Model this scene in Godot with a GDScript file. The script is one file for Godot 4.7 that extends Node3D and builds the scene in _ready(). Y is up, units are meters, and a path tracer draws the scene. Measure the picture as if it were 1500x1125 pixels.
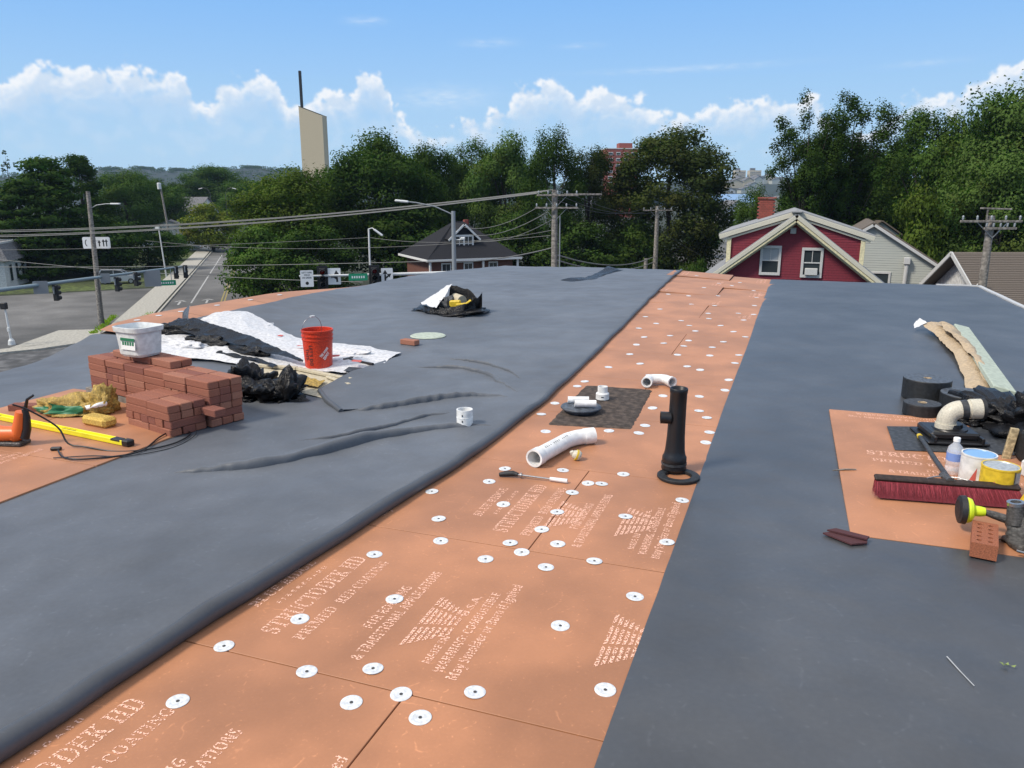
extends Node3D
# A flat roof being re-covered with rubber membrane, above a street corner with houses and trees.
# The roof has its own axes: u runs across the building, v along it; the building is turned YAW to the street grid.

const YAW := 0.349066
const EYE := 10.0
var rng := RandomNumberGenerator.new()
var M := {}
var taken := {}


func _ready() -> void:
	rng.seed = 11
	var cam := Camera3D.new()
	cam.name = "camera"
	cam.fov = 53.04
	cam.near = 0.05
	cam.far = 9000.0
	cam.position = Vector3(0, EYE, 0)
	cam.rotation_degrees = Vector3(-13.593, 0, 0)
	add_child(cam)
	cam.current = true
	var env := Environment.new()
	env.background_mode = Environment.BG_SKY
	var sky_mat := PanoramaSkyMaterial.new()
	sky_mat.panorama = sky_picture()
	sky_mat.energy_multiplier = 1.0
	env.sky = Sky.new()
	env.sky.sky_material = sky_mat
	env.tonemap_mode = Environment.TONE_MAPPER_LINEAR
	env.tonemap_exposure = 1.04
	env.fog_enabled = true
	env.fog_density = 0.00012
	env.fog_light_color = Color(0.72, 0.84, 0.97)
	env.sdfgi_enabled = true
	env.ssao_enabled = true
	env.ssil_enabled = true
	var we := WorldEnvironment.new()
	we.name = "environment"
	we.environment = env
	add_child(we)
	# the sun stands high at the left, a little behind us, behind thin cloud: soft, weak shadows
	var sun := DirectionalLight3D.new()
	sun.name = "sun"
	sun.light_color = Color(1.0, 0.96, 0.9)
	sun.light_energy = 1.15
	sun.light_angular_distance = 12.0
	sun.shadow_enabled = true
	sun.look_at_from_position(Vector3(-0.62, 0.74, 0.3), Vector3.ZERO, Vector3.UP)
	add_child(sun)

	materials()
	ground_and_streets()
	roof_building()
	houses()
	far_places()
	trees()
	street_furniture()
	cables()
	roof_left_things()
	roof_middle_things()
	roof_right_things()


# ------------------------------------------------------------------ sky

func sky_picture() -> ImageTexture:
	# air, a ring of cumulus all round the horizon and thin streaks above; nothing else
	var w := 4096
	var h := 2048
	var im := Image.create(w, h, false, Image.FORMAT_RGB8)
	var puff := FastNoiseLite.new()
	puff.seed = 5
	puff.noise_type = FastNoiseLite.TYPE_CELLULAR
	puff.cellular_return_type = FastNoiseLite.RETURN_DISTANCE
	puff.frequency = 1.0
	puff.fractal_type = FastNoiseLite.FRACTAL_FBM
	puff.fractal_octaves = 4
	puff.fractal_gain = 0.55
	puff.domain_warp_enabled = false
	var soft := FastNoiseLite.new()
	soft.seed = 8
	soft.frequency = 1.0
	soft.fractal_octaves = 4
	var tops: Array[Vector2] = [
		Vector2(-39.9, 5.7), Vector2(-35.8, 7.4), Vector2(-33.3, 7.1), Vector2(-32, 7), Vector2(-29.8, 7.9), Vector2(-27.2, 8), Vector2(-26.4, 8.3), Vector2(-24.5, 8.3), Vector2(-22.0, 8.1), Vector2(-21.2, 6.7), Vector2(-20.6, 6.3), Vector2(-19.2, 7.8), Vector2(-17.3, 8.5), Vector2(-16.3, 8.0), Vector2(-15.4, 6.4), Vector2(-14.8, 6.4), Vector2(-13.2, 7.3), Vector2(-11.1, 7.6), Vector2(-10.4, 8.7), Vector2(-9.4, 8.7), Vector2(-8.7, 8.1), Vector2(-8.3, 6.4), Vector2(-7.2, 5.3), Vector2(-5.3, 4.7), Vector2(-2.9, 5.7), Vector2(-0.7, 6.5), Vector2(0.5, 7.7), Vector2(3.1, 8.3), Vector2(4.8, 7.5), Vector2(6.7, 7.4), Vector2(9, 7.1), Vector2(10, 6.1), Vector2(11.9, 6.1), Vector2(15.4, 6.7), Vector2(18.5, 6.9), Vector2(20.2, 6.9), Vector2(21.2, 5.4), Vector2(22.9, 4.3), Vector2(24.5, 4.5), Vector2(25.6, 6.3), Vector2(26.4, 6.9), Vector2(28.5, 6.4), Vector2(29.5, 7.5), Vector2(31.2, 8), Vector2(33.8, 8.1), Vector2(36.5, 6.7)]
	var top_of := PackedFloat32Array()
	top_of.resize(w)
	for x in w:
		var az := x * 360.0 / w
		if az > 180.0:
			az -= 360.0
		var t := 6.6 + 3.2 * soft.get_noise_2d(cos(deg_to_rad(az)) * 7.0, sin(deg_to_rad(az)) * 7.0 + 3.0)
		if az > -44.0 and az < 41.0:
			var own := t
			for i in tops.size() - 1:
				if az >= tops[i].x and az < tops[i + 1].x:
					own = lerpf(tops[i].y, tops[i + 1].y, smoothstep(0.0, 1.0, (az - tops[i].x) / (tops[i + 1].x - tops[i].x)))
			t = lerpf(t, own, smoothstep(-44.0, -39.0, az) * (1.0 - smoothstep(36.0, 41.0, az)))
		top_of[x] = t
	# thin streaks: centre azimuth, elevation, half length, half height, strength
	var streaks := [[-10.0, 11.5, 1.4, 0.28, 0.4], [-1.7, 10.3, 2.0, 0.3, 0.34], [4.7, 10.1, 1.6, 0.2, 0.28], [12.2, 8.5, 7.0, 0.24, 0.34], [-4.8, 6.8, 3.6, 0.8, 0.45], [26.5, 8.1, 2.6, 0.22, 0.22], [-48, 12, 5, 0.4, 0.3], [55, 11, 6, 0.4, 0.3], [100, 12, 6, 0.4, 0.3], [150, 10, 6, 0.4, 0.3], [-110, 11, 6, 0.4, 0.3]]
	for y in h:
		var el := 90.0 - (y + 0.5) * 180.0 / h
		var up := sin(deg_to_rad(maxf(el, 0.0)))
		# clear air, linear values
		var zen := Vector3(0.105, 0.27, 0.68)
		var mid := Vector3(0.235, 0.5, 0.92)
		var low := Vector3(0.47, 0.69, 0.89)
		var air := mid.lerp(zen, smoothstep(0.1, 0.95, up)) if up > 0.24 else mid.lerp(zen, smoothstep(0.1, 0.95, up)).lerp(low, 1.0 - smoothstep(0.0, 0.27, up))
		if el < 0.0:
			air = Vector3(0.16, 0.17, 0.14)
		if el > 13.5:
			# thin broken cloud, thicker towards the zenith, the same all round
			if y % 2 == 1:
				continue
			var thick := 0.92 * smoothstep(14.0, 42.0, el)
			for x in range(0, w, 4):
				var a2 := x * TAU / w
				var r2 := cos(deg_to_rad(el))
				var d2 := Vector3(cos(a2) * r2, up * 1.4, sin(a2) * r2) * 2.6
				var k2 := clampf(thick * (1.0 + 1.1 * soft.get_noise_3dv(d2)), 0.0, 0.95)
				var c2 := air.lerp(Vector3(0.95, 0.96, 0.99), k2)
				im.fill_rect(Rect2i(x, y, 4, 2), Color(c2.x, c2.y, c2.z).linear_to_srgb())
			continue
		if el < -1.0:
			im.fill_rect(Rect2i(0, y, w, 1), Color(air.x, air.y, air.z).linear_to_srgb())
			continue
		for x in w:
			var az := x * 360.0 / w
			if az > 180.0:
				az -= 360.0
			var c := air
			if el > 0.0:
				for s in streaks:
					var dx: float = (az - s[0]) / s[2]
					var dy: float = (el - s[1] - 0.02 * (az - s[0])) / s[3]
					var k := dx * dx + dy * dy
					if k < 2.5:
						var wisp := 0.6 + 0.9 * soft.get_noise_2d(az * 0.7, el * 5.0)
						c = c.lerp(Vector3(0.8, 0.88, 0.97), clampf(float(s[4]) * exp(-1.6 * k) * wisp, 0.0, 0.6))
				var t := top_of[x]
				if el < t + 1.6:
					var big := puff.get_noise_2d(az * 0.62, el * 0.75)
					var b := 0.5 - 0.5 * big
					var wob := soft.get_noise_2d(az * 0.5 + 40.0, el * 0.6)
					var fine := soft.get_noise_2d(az * 2.6, el * 2.9 + 9.0)
					var edge := t - 0.85 + 1.1 * (b - 0.35) + 1.1 * wob + 0.35 * fine - el
					var a := smoothstep(-0.1, 0.42, edge)
					var keep := smoothstep(2.6, 6.0, el + 4.0 * wob)
					a *= lerpf(0.12, 1.0, keep)
					if a > 0.003:
						var b2 := 0.5 - 0.5 * puff.get_noise_2d((az - 0.36) * 0.62, (el + 0.34) * 0.75)
						var wob2 := soft.get_noise_2d((az - 0.5) * 0.5 + 40.0, (el + 0.5) * 0.6)
						var relief := clampf(0.5 + 1.7 * (b - b2) + 2.2 * (wob - wob2) + 0.25 * fine, 0.0, 1.0)
						var rim := 1.0 - smoothstep(0.0, 2.6 + 1.2 * wob2, edge)
						var lit := clampf(0.14 + 0.75 * relief * (0.35 + 0.65 * rim) + 0.26 * rim * rim, 0.0, 1.0)
						var cloud := Vector3(0.5, 0.66, 0.86).lerp(Vector3(0.95, 0.96, 0.975), lit)
						c = c.lerp(cloud, a * lerpf(0.24, 0.97, pow(rim, 0.8)))
			im.set_pixel(x, y, Color(minf(c.x, 1.0), minf(c.y, 1.0), minf(c.z, 1.0)).linear_to_srgb())
	return ImageTexture.create_from_image(im)


# ------------------------------------------------------------------ helpers: places and names

func roof_y(u: float, v: float) -> float:
	var d := 1.70 - 0.2 * clampf((v - 5.0) / 10.0, 0.0, 1.0)
	d += 0.11 * smoothstep(-2.2, -0.4, u) * smoothstep(10.0, 16.0, v)
	d -= 0.2 * smoothstep(5.8, 7.6, -u) * smoothstep(5.5, 7.0, v) * (1.0 - smoothstep(9.5, 12.5, v))
	return EYE - d


func at(u: float, v: float, h := 0.0) -> Vector3:
	return Vector3(u * cos(YAW) + v * sin(YAW), roof_y(u, v) + h, u * sin(YAW) - v * cos(YAW))


# a point of the roof in the roof's own axes (x = u, z = -v), for meshes whose node is turned by -YAW
func loc(u: float, v: float, h := 0.0) -> Vector3:
	return Vector3(u, roof_y(u, v) + h, -v)


func numbered(called: String) -> String:
	taken[called] = taken.get(called, -1) + 1
	return called if taken[called] == 0 else "%s_%03d" % [called, taken[called]]


func tag(o: Node, label := "", category := "", group := "", kind := "") -> Node:
	if label:
		o.set_meta("label", label)
	if category:
		o.set_meta("category", category)
	if group:
		o.set_meta("group", group)
	if kind:
		o.set_meta("kind", kind)
	return o


func thing(called: String, label: String, category: String, pos: Vector3, turn := 0.0, group := "") -> Node3D:
	var o := Node3D.new()
	o.name = numbered(called)
	add_child(o)
	o.position = pos
	o.rotation.y = turn
	tag(o, label, category, group)
	return o


# a thing standing on the roof: its x axis runs along u, its z axis along -v
func rthing(called: String, label: String, category: String, u: float, v: float, h := 0.0, turn := 0.0, group := "") -> Node3D:
	return thing(called, label, category, at(u, v, h), turn - YAW, group)


func part(called: String, mesh: Mesh, mat: Material, parent: Node = null) -> MeshInstance3D:
	var o := MeshInstance3D.new()
	o.mesh = mesh
	o.material_override = mat
	if parent == null or parent == self:
		o.name = numbered(called)
		add_child(o)
	else:
		o.name = called
		parent.add_child(o, true)
	return o


func setting(called: String, mesh: Mesh, mat: Material, parent: Node = null) -> MeshInstance3D:
	var o := part(called, mesh, mat, parent)
	if parent == null:
		o.set_meta("kind", "structure")
	return o


func copy_of(o: Node3D, label := "") -> Node3D:
	var c: Node3D = o.duplicate()
	var base := RegEx.create_from_string("_\\d{3}$").sub(o.name, "")
	c.name = numbered(base)
	add_child(c)
	if label:
		c.set_meta("label", label)
	return c


# ------------------------------------------------------------------ helpers: shapes

func st() -> SurfaceTool:
	var s := SurfaceTool.new()
	s.begin(Mesh.PRIMITIVE_TRIANGLES)
	return s


func done(s: SurfaceTool) -> ArrayMesh:
	s.generate_normals()
	s.index()
	return s.commit()


func tri(s: SurfaceTool, a: Vector3, b: Vector3, c: Vector3, out: Vector3) -> void:
	if (c - a).cross(b - a).dot(out) < 0.0:
		var k := b
		b = c
		c = k
	s.add_vertex(a)
	s.add_vertex(b)
	s.add_vertex(c)


func quad(s: SurfaceTool, a: Vector3, b: Vector3, c: Vector3, d: Vector3, out: Vector3) -> void:
	tri(s, a, b, c, out)
	tri(s, a, c, d, out)


func box(s: SurfaceTool, c: Vector3, size: Vector3, b := Basis.IDENTITY, bev := 0.0) -> void:
	s.set_smooth_group(-1)
	var h := size * 0.5
	bev = minf(bev, minf(h.x, minf(h.y, h.z)) * 0.8)
	for ax in 3:
		var p := (ax + 1) % 3
		var q := (ax + 2) % 3
		for sg in [-1.0, 1.0]:
			var n := Vector3.ZERO
			n[ax] = sg
			var f := []
			for k in [[-1, -1], [1, -1], [1, 1], [-1, 1]]:
				var v := Vector3.ZERO
				v[ax] = sg * h[ax]
				v[p] = k[0] * (h[p] - bev)
				v[q] = k[1] * (h[q] - bev)
				f.append(c + b * v)
			quad(s, f[0], f[1], f[2], f[3], b * n)
	if bev <= 0.0:
		return
	for ax in 3:
		var p := (ax + 1) % 3
		var q := (ax + 2) % 3
		for i in [-1.0, 1.0]:
			for j in [-1.0, 1.0]:
				var f := []
				for k in [[-1, 0], [1, 0], [1, 1], [-1, 1]]:
					var v := Vector3.ZERO
					v[ax] = k[0] * (h[ax] - bev)
					v[p] = i * (h[p] - (bev if k[1] == 1 else 0.0))
					v[q] = j * (h[q] - (0.0 if k[1] == 1 else bev))
					f.append(c + b * v)
				var n := Vector3.ZERO
				n[p] = i
				n[q] = j
				quad(s, f[0], f[1], f[2], f[3], b * n)
	for i in [-1.0, 1.0]:
		for j in [-1.0, 1.0]:
			for k in [-1.0, 1.0]:
				var sg := Vector3(i, j, k)
				tri(s, c + b * (sg * Vector3(h.x, h.y - bev, h.z - bev)), c + b * (sg * Vector3(h.x - bev, h.y, h.z - bev)), c + b * (sg * Vector3(h.x - bev, h.y - bev, h.z)), b * sg)


func box_mesh(size: Vector3, bev := 0.0) -> ArrayMesh:
	var s := st()
	box(s, Vector3.ZERO, size, Basis.IDENTITY, bev)
	return done(s)


# a bar of rectangular section from a to b; wide measures across, thick along «up»
func bar(s: SurfaceTool, a: Vector3, b: Vector3, wide: float, thick: float, up := Vector3.UP, bev := 0.0) -> void:
	var z := (b - a).normalized()
	var x := up.cross(z)
	if x.length() < 0.01:
		x = Vector3.RIGHT.cross(z)
	x = x.normalized()
	box(s, (a + b) * 0.5, Vector3(wide, thick, a.distance_to(b)), Basis(x, z.cross(x), z), bev)


# turned body: profile of (radius, height) points from the bottom centre outwards, up and back in
func lathe(s: SurfaceTool, prof: Array, segs := 24, xf := Transform3D.IDENTITY, sharp := true, squash := Vector2.ONE) -> void:
	for j in prof.size() - 1:
		var p: Vector2 = prof[j]
		var q: Vector2 = prof[j + 1]
		s.set_smooth_group(j + 1 if sharp else 1)
		var t := q - p
		for i in segs:
			var a0 := TAU * i / segs
			var a1 := TAU * (i + 1) / segs
			var am := (a0 + a1) * 0.5
			var d0 := Vector3(cos(a0) * squash.x, 0, sin(a0) * squash.y)
			var d1 := Vector3(cos(a1) * squash.x, 0, sin(a1) * squash.y)
			var out := xf.basis * Vector3(cos(am) * t.y, -t.x, sin(am) * t.y)
			var a := xf * (d0 * p.x + Vector3.UP * p.y)
			var b := xf * (d1 * p.x + Vector3.UP * p.y)
			var c := xf * (d1 * q.x + Vector3.UP * q.y)
			var d := xf * (d0 * q.x + Vector3.UP * q.y)
			if p.x > 1e-5:
				tri(s, a, b, c if q.x > 1e-5 else d, out)
			if q.x > 1e-5:
				tri(s, a, c, d, out)


func lathe_mesh(prof: Array, segs := 24, sharp := true, xf := Transform3D.IDENTITY) -> ArrayMesh:
	var s := st()
	lathe(s, prof, segs, xf, sharp)
	return done(s)


# a round bar along points; radii is a number or one number per point
func tube(s: SurfaceTool, pts: Array, radii, segs := 8, caps := true) -> void:
	var n := pts.size()
	var rings := []
	var side := Vector3.ZERO
	for i in n:
		var dir: Vector3 = (pts[mini(i + 1, n - 1)] - pts[maxi(i - 1, 0)]).normalized()
		if i == 0:
			side = dir.cross(Vector3.UP if absf(dir.y) < 0.9 else Vector3.RIGHT).normalized()
		else:
			side = (side - dir * side.dot(dir)).normalized()
		var other := dir.cross(side)
		var r: float = radii[i] if radii is Array else radii
		var ring := []
		for k in segs:
			var a := TAU * k / segs
			ring.append(pts[i] + (side * cos(a) + other * sin(a)) * r)
		rings.append(ring)
	s.set_smooth_group(1)
	for i in n - 1:
		for k in segs:
			var k1 := (k + 1) % segs
			var out: Vector3 = rings[i][k] + rings[i][k1] - pts[i] * 2.0
			quad(s, rings[i][k], rings[i][k1], rings[i + 1][k1], rings[i + 1][k], out)
	if caps:
		s.set_smooth_group(-1)
		for k in segs:
			tri(s, pts[0], rings[0][k], rings[0][(k + 1) % segs], pts[0] - pts[1])
			tri(s, pts[n - 1], rings[n - 1][k], rings[n - 1][(k + 1) % segs], pts[n - 1] - pts[n - 2])


func tube_mesh(pts: Array, radii, segs := 8, caps := true) -> ArrayMesh:
	var s := st()
	tube(s, pts, radii, segs, caps)
	return done(s)


# a hollow pipe along points: outer skin, inner skin and the two rims
func pipe(s: SurfaceTool, pts: Array, outer: float, inner: float, segs := 20) -> void:
	tube(s, pts, outer, segs, false)
	var n := pts.size()
	var rings := []
	var side := Vector3.ZERO
	for i in n:
		var dir: Vector3 = (pts[mini(i + 1, n - 1)] - pts[maxi(i - 1, 0)]).normalized()
		if i == 0:
			side = dir.cross(Vector3.UP if absf(dir.y) < 0.9 else Vector3.RIGHT).normalized()
		else:
			side = (side - dir * side.dot(dir)).normalized()
		var other := dir.cross(side)
		var ring := []
		for k in segs:
			var a := TAU * k / segs
			ring.append(side * cos(a) + other * sin(a))
		rings.append(ring)
	s.set_smooth_group(2)
	for i in n - 1:
		for k in segs:
			var k1 := (k + 1) % segs
			quad(s, pts[i] + rings[i][k] * inner, pts[i] + rings[i][k1] * inner, pts[i + 1] + rings[i + 1][k1] * inner, pts[i + 1] + rings[i + 1][k] * inner, -(rings[i][k] + rings[i][k1]))
	s.set_smooth_group(-1)
	for e in [[0, 1], [n - 1, n - 2]]:
		for k in segs:
			var k1: int = (k + 1) % segs
			var o: Vector3 = pts[e[0]]
			quad(s, o + rings[e[0]][k] * inner, o + rings[e[0]][k1] * inner, o + rings[e[0]][k1] * outer, o + rings[e[0]][k] * outer, o - pts[e[1]])


# a flat polygon pushed out along z by depth, then moved by xf
func prism(s: SurfaceTool, poly: PackedVector2Array, depth: float, xf := Transform3D.IDENTITY) -> void:
	s.set_smooth_group(-1)
	var ids := Geometry2D.triangulate_polygon(poly)
	var hd := depth * 0.5
	for i in range(0, ids.size(), 3):
		for z in [-hd, hd]:
			var p := []
			for k in 3:
				var q := poly[ids[i + k]]
				p.append(xf * Vector3(q.x, q.y, z))
			tri(s, p[0], p[1], p[2], xf.basis * Vector3(0, 0, signf(z)))
	var cw := Geometry2D.is_polygon_clockwise(poly)
	for i in poly.size():
		var a := poly[i]
		var b := poly[(i + 1) % poly.size()]
		var e := b - a
		var n := Vector3(e.y, -e.x, 0)
		if cw:
			n = -n
		quad(s, xf * Vector3(a.x, a.y, -hd), xf * Vector3(b.x, b.y, -hd), xf * Vector3(b.x, b.y, hd), xf * Vector3(a.x, a.y, hd), xf.basis * n)


# a smooth sheet of nx by ny points, p[j * nx + i]; up tells the side its normals face
func sheet(p: PackedVector3Array, nx: int, ny: int, up := Vector3.UP, flip_free := false) -> ArrayMesh:
	var nrm := PackedVector3Array()
	nrm.resize(p.size())
	for j in ny:
		for i in nx:
			var dx := p[j * nx + mini(i + 1, nx - 1)] - p[j * nx + maxi(i - 1, 0)]
			var dy := p[mini(j + 1, ny - 1) * nx + i] - p[maxi(j - 1, 0) * nx + i]
			nrm[j * nx + i] = dx.cross(dy).normalized()
	var sum := Vector3.ZERO
	for n in nrm:
		sum += n
	var turn := sum.dot(up) < 0.0 and not flip_free
	if turn:
		for k in nrm.size():
			nrm[k] = -nrm[k]
	var ids := PackedInt32Array()
	for j in ny - 1:
		for i in nx - 1:
			var a := j * nx + i
			if turn:
				ids.append_array([a, a + nx, a + 1, a + 1, a + nx, a + nx + 1])
			else:
				ids.append_array([a, a + 1, a + nx, a + 1, a + nx + 1, a + nx])
	# front faces run clockwise: dx cross dy is the outward side of an anticlockwise quad, so turn each triangle round
	for k in range(0, ids.size(), 3):
		var t := ids[k + 1]
		ids[k + 1] = ids[k + 2]
		ids[k + 2] = t
	var arr := []
	arr.resize(Mesh.ARRAY_MAX)
	arr[Mesh.ARRAY_VERTEX] = p
	arr[Mesh.ARRAY_NORMAL] = nrm
	arr[Mesh.ARRAY_INDEX] = ids
	var m := ArrayMesh.new()
	m.add_surface_from_arrays(Mesh.PRIMITIVE_TRIANGLES, arr)
	return m


func along(rail: Array, t: float) -> Vector3:
	var total := 0.0
	for i in rail.size() - 1:
		total += rail[i].distance_to(rail[i + 1])
	var want := t * total
	for i in rail.size() - 1:
		var d: float = rail[i].distance_to(rail[i + 1])
		if want <= d or i == rail.size() - 2:
			return rail[i].lerp(rail[i + 1], clampf(want / maxf(d, 1e-6), 0.0, 1.0))
		want -= d
	return rail[-1]


# a sheet stretched between two rails of points, lifted by creases
func loft(a: Array, b: Array, nx: int, ny: int, amp: float, freq: float, seed_: int, bow := 0.0) -> ArrayMesh:
	var f := ridged(seed_, freq)
	var g := smooth_noise(seed_ + 7, freq * 0.4)
	var p := PackedVector3Array()
	for j in ny:
		var t := float(j) / (ny - 1)
		for i in nx:
			var s_ := float(i) / (nx - 1)
			var v := along(a, s_).lerp(along(b, s_), t)
			v.y += bow * sin(PI * t)
			v.y += amp * (0.6 * absf(f.get_noise_3dv(v)) + 0.7 * (g.get_noise_3dv(v) + 0.4))
			v.x += amp * 0.5 * g.get_noise_3dv(v * 1.7 + Vector3(9, 0, 0))
			p.append(v)
	return sheet(p, nx, ny)


func ridged(seed_: int, freq: float) -> FastNoiseLite:
	var f := FastNoiseLite.new()
	f.seed = seed_
	f.frequency = freq
	f.fractal_type = FastNoiseLite.FRACTAL_RIDGED
	f.fractal_octaves = 3
	return f


func smooth_noise(seed_: int, freq: float, octaves := 2) -> FastNoiseLite:
	var f := FastNoiseLite.new()
	f.seed = seed_
	f.frequency = freq
	f.fractal_octaves = octaves
	return f


# a crumpled heap: a ball squashed on to the ground and folded by ridged noise. keep(i, j) picks the faces of this mesh
func crumple(size: Vector3, amp: float, freq: float, seed_: int, nu := 44, nv := 24, keep = null, lift := 0.0) -> ArrayMesh:
	var f := ridged(seed_, freq)
	var g := smooth_noise(seed_ + 3, freq * 0.45, 2)
	var p := []
	for j in nv + 1:
		var th := PI * j / nv
		for i in nu + 1:
			var ph := TAU * (i % nu) / nu
			var d := Vector3(sin(th) * cos(ph), cos(th), sin(th) * sin(ph))
			var q := Vector3(signf(d.x) * pow(absf(d.x), 0.8), d.y, signf(d.z) * pow(absf(d.z), 0.8))
			# rounded pillows parted by sharp creases
			var k := 1.0 + amp * (0.35 - 0.8 * f.get_noise_3dv(d) + 1.5 * g.get_noise_3dv(d)) + lift
			var v := Vector3(q.x * size.x, maxf(d.y * 0.9 + 0.35, 0.0) * size.y, q.z * size.z)
			v = Vector3(v.x * k, v.y * k, v.z * k)
			if v.y < 0.004:
				v.y = 0.004
			p.append(v)
	var s := st()
	s.set_smooth_group(1)
	for j in nv:
		for i in nu:
			if keep != null and not keep.call(i, j):
				continue
			var a: Vector3 = p[j * (nu + 1) + i]
			var b: Vector3 = p[j * (nu + 1) + i + 1]
			var c: Vector3 = p[(j + 1) * (nu + 1) + i + 1]
			var d2: Vector3 = p[(j + 1) * (nu + 1) + i]
			var out := (a + c) * 0.5 - Vector3(0, size.y * 0.2, 0)
			if j > 0:
				tri(s, a, b, c, out)
			if j < nv - 1:
				tri(s, a, c, d2, out)
	return done(s)


func words(s: SurfaceTool, text: String, font: Font, xf: Transform3D, length: float, cap: float) -> void:
	var t := TextMesh.new()
	t.text = text
	t.font = font
	t.font_size = 32
	t.pixel_size = 0.01
	t.depth = 0.0
	t.curve_step = 2.0
	t.horizontal_alignment = HORIZONTAL_ALIGNMENT_LEFT
	t.vertical_alignment = VERTICAL_ALIGNMENT_BOTTOM
	var bb := t.get_aabb()
	if bb.size.x < 1e-4:
		return
	var kx := length / bb.size.x
	var ky := cap / 0.235
	var fix := Transform3D(Basis.from_scale(Vector3(kx, ky, 1.0)), Vector3(-bb.position.x * kx, 0, 0))
	s.append_from(t, 0, xf * fix)


# ------------------------------------------------------------------ materials

func noise_tex(seed_: int, freq: float, octaves: int, lo: Color, hi: Color, kind := 0, size := 512, p0 := 0.25, p1 := 0.75) -> NoiseTexture2D:
	var n := FastNoiseLite.new()
	n.seed = seed_
	n.frequency = freq
	n.fractal_octaves = octaves
	if kind == 1:
		n.fractal_type = FastNoiseLite.FRACTAL_RIDGED
	elif kind == 2:
		n.noise_type = FastNoiseLite.TYPE_CELLULAR
	var t := NoiseTexture2D.new()
	t.width = size
	t.height = size
	t.seamless = true
	t.noise = n
	var g := Gradient.new()
	g.offsets = PackedFloat32Array([0.0, p0, p1, 1.0])
	g.colors = PackedColorArray([lo, lo, hi, hi])
	t.color_ramp = g
	return t


func grey(a: float) -> Color:
	return Color(a, a, a)


# linear base colour, roughness, then textures: tint multiplies the colour, bump is relief in centimetres
func mat(key: String, lin: Color, rough: float, tint: Texture2D = null, scale := 1.0, bump: Texture2D = null, relief := 0.0, metal := 0.0, tint2: Texture2D = null, scale2 := 1.0) -> StandardMaterial3D:
	var m := StandardMaterial3D.new()
	m.resource_name = key
	m.albedo_color = lin.linear_to_srgb()
	m.roughness = rough
	m.metallic = metal
	if tint or bump:
		m.uv1_triplanar = true
		m.uv1_world_triplanar = true
		m.uv1_scale = Vector3.ONE * scale
	if tint:
		m.albedo_texture = tint
	if bump:
		m.heightmap_enabled = true
		m.heightmap_texture = bump
		m.heightmap_scale = relief
	if tint2:
		m.detail_enabled = true
		m.detail_albedo = tint2
		m.detail_blend_mode = BaseMaterial3D.BLEND_MODE_MUL
		m.detail_uv_layer = BaseMaterial3D.DETAIL_UV_2
		m.uv2_triplanar = true
		m.uv2_world_triplanar = true
		m.uv2_scale = Vector3.ONE * scale2
	M[key] = m
	return m


func layered(size: int, seed_: int, spots: float, scuffs: float, range_: float) -> ImageTexture:
	# blotches, grain and scuff marks mixed into one grey picture
	var a := smooth_noise(seed_, 0.006, 5).get_seamless_image(size, size)
	var b := smooth_noise(seed_ + 1, 0.09, 3).get_seamless_image(size, size)
	var r := ridged(seed_ + 2, 0.012).get_seamless_image(size, size)
	var da := a.get_data()
	var db := b.get_data()
	var dr := r.get_data()
	var out := PackedByteArray()
	out.resize(size * size)
	for i in size * size:
		var x := (da[i] / 255.0 - 0.5) * range_ + (db[i] / 255.0 - 0.5) * range_ * 0.45
		var k := 0.72 + x
		if dr[i] > 216 and da[i] > 118:
			k += scuffs * (dr[i] - 216) / 39.0
		if db[i] > 205:
			k += spots * (db[i] - 205) / 50.0
		out[i] = clampi(int(k * 255.0), 0, 255)
	return ImageTexture.create_from_image(Image.create_from_data(size, size, false, Image.FORMAT_L8, out))


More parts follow.
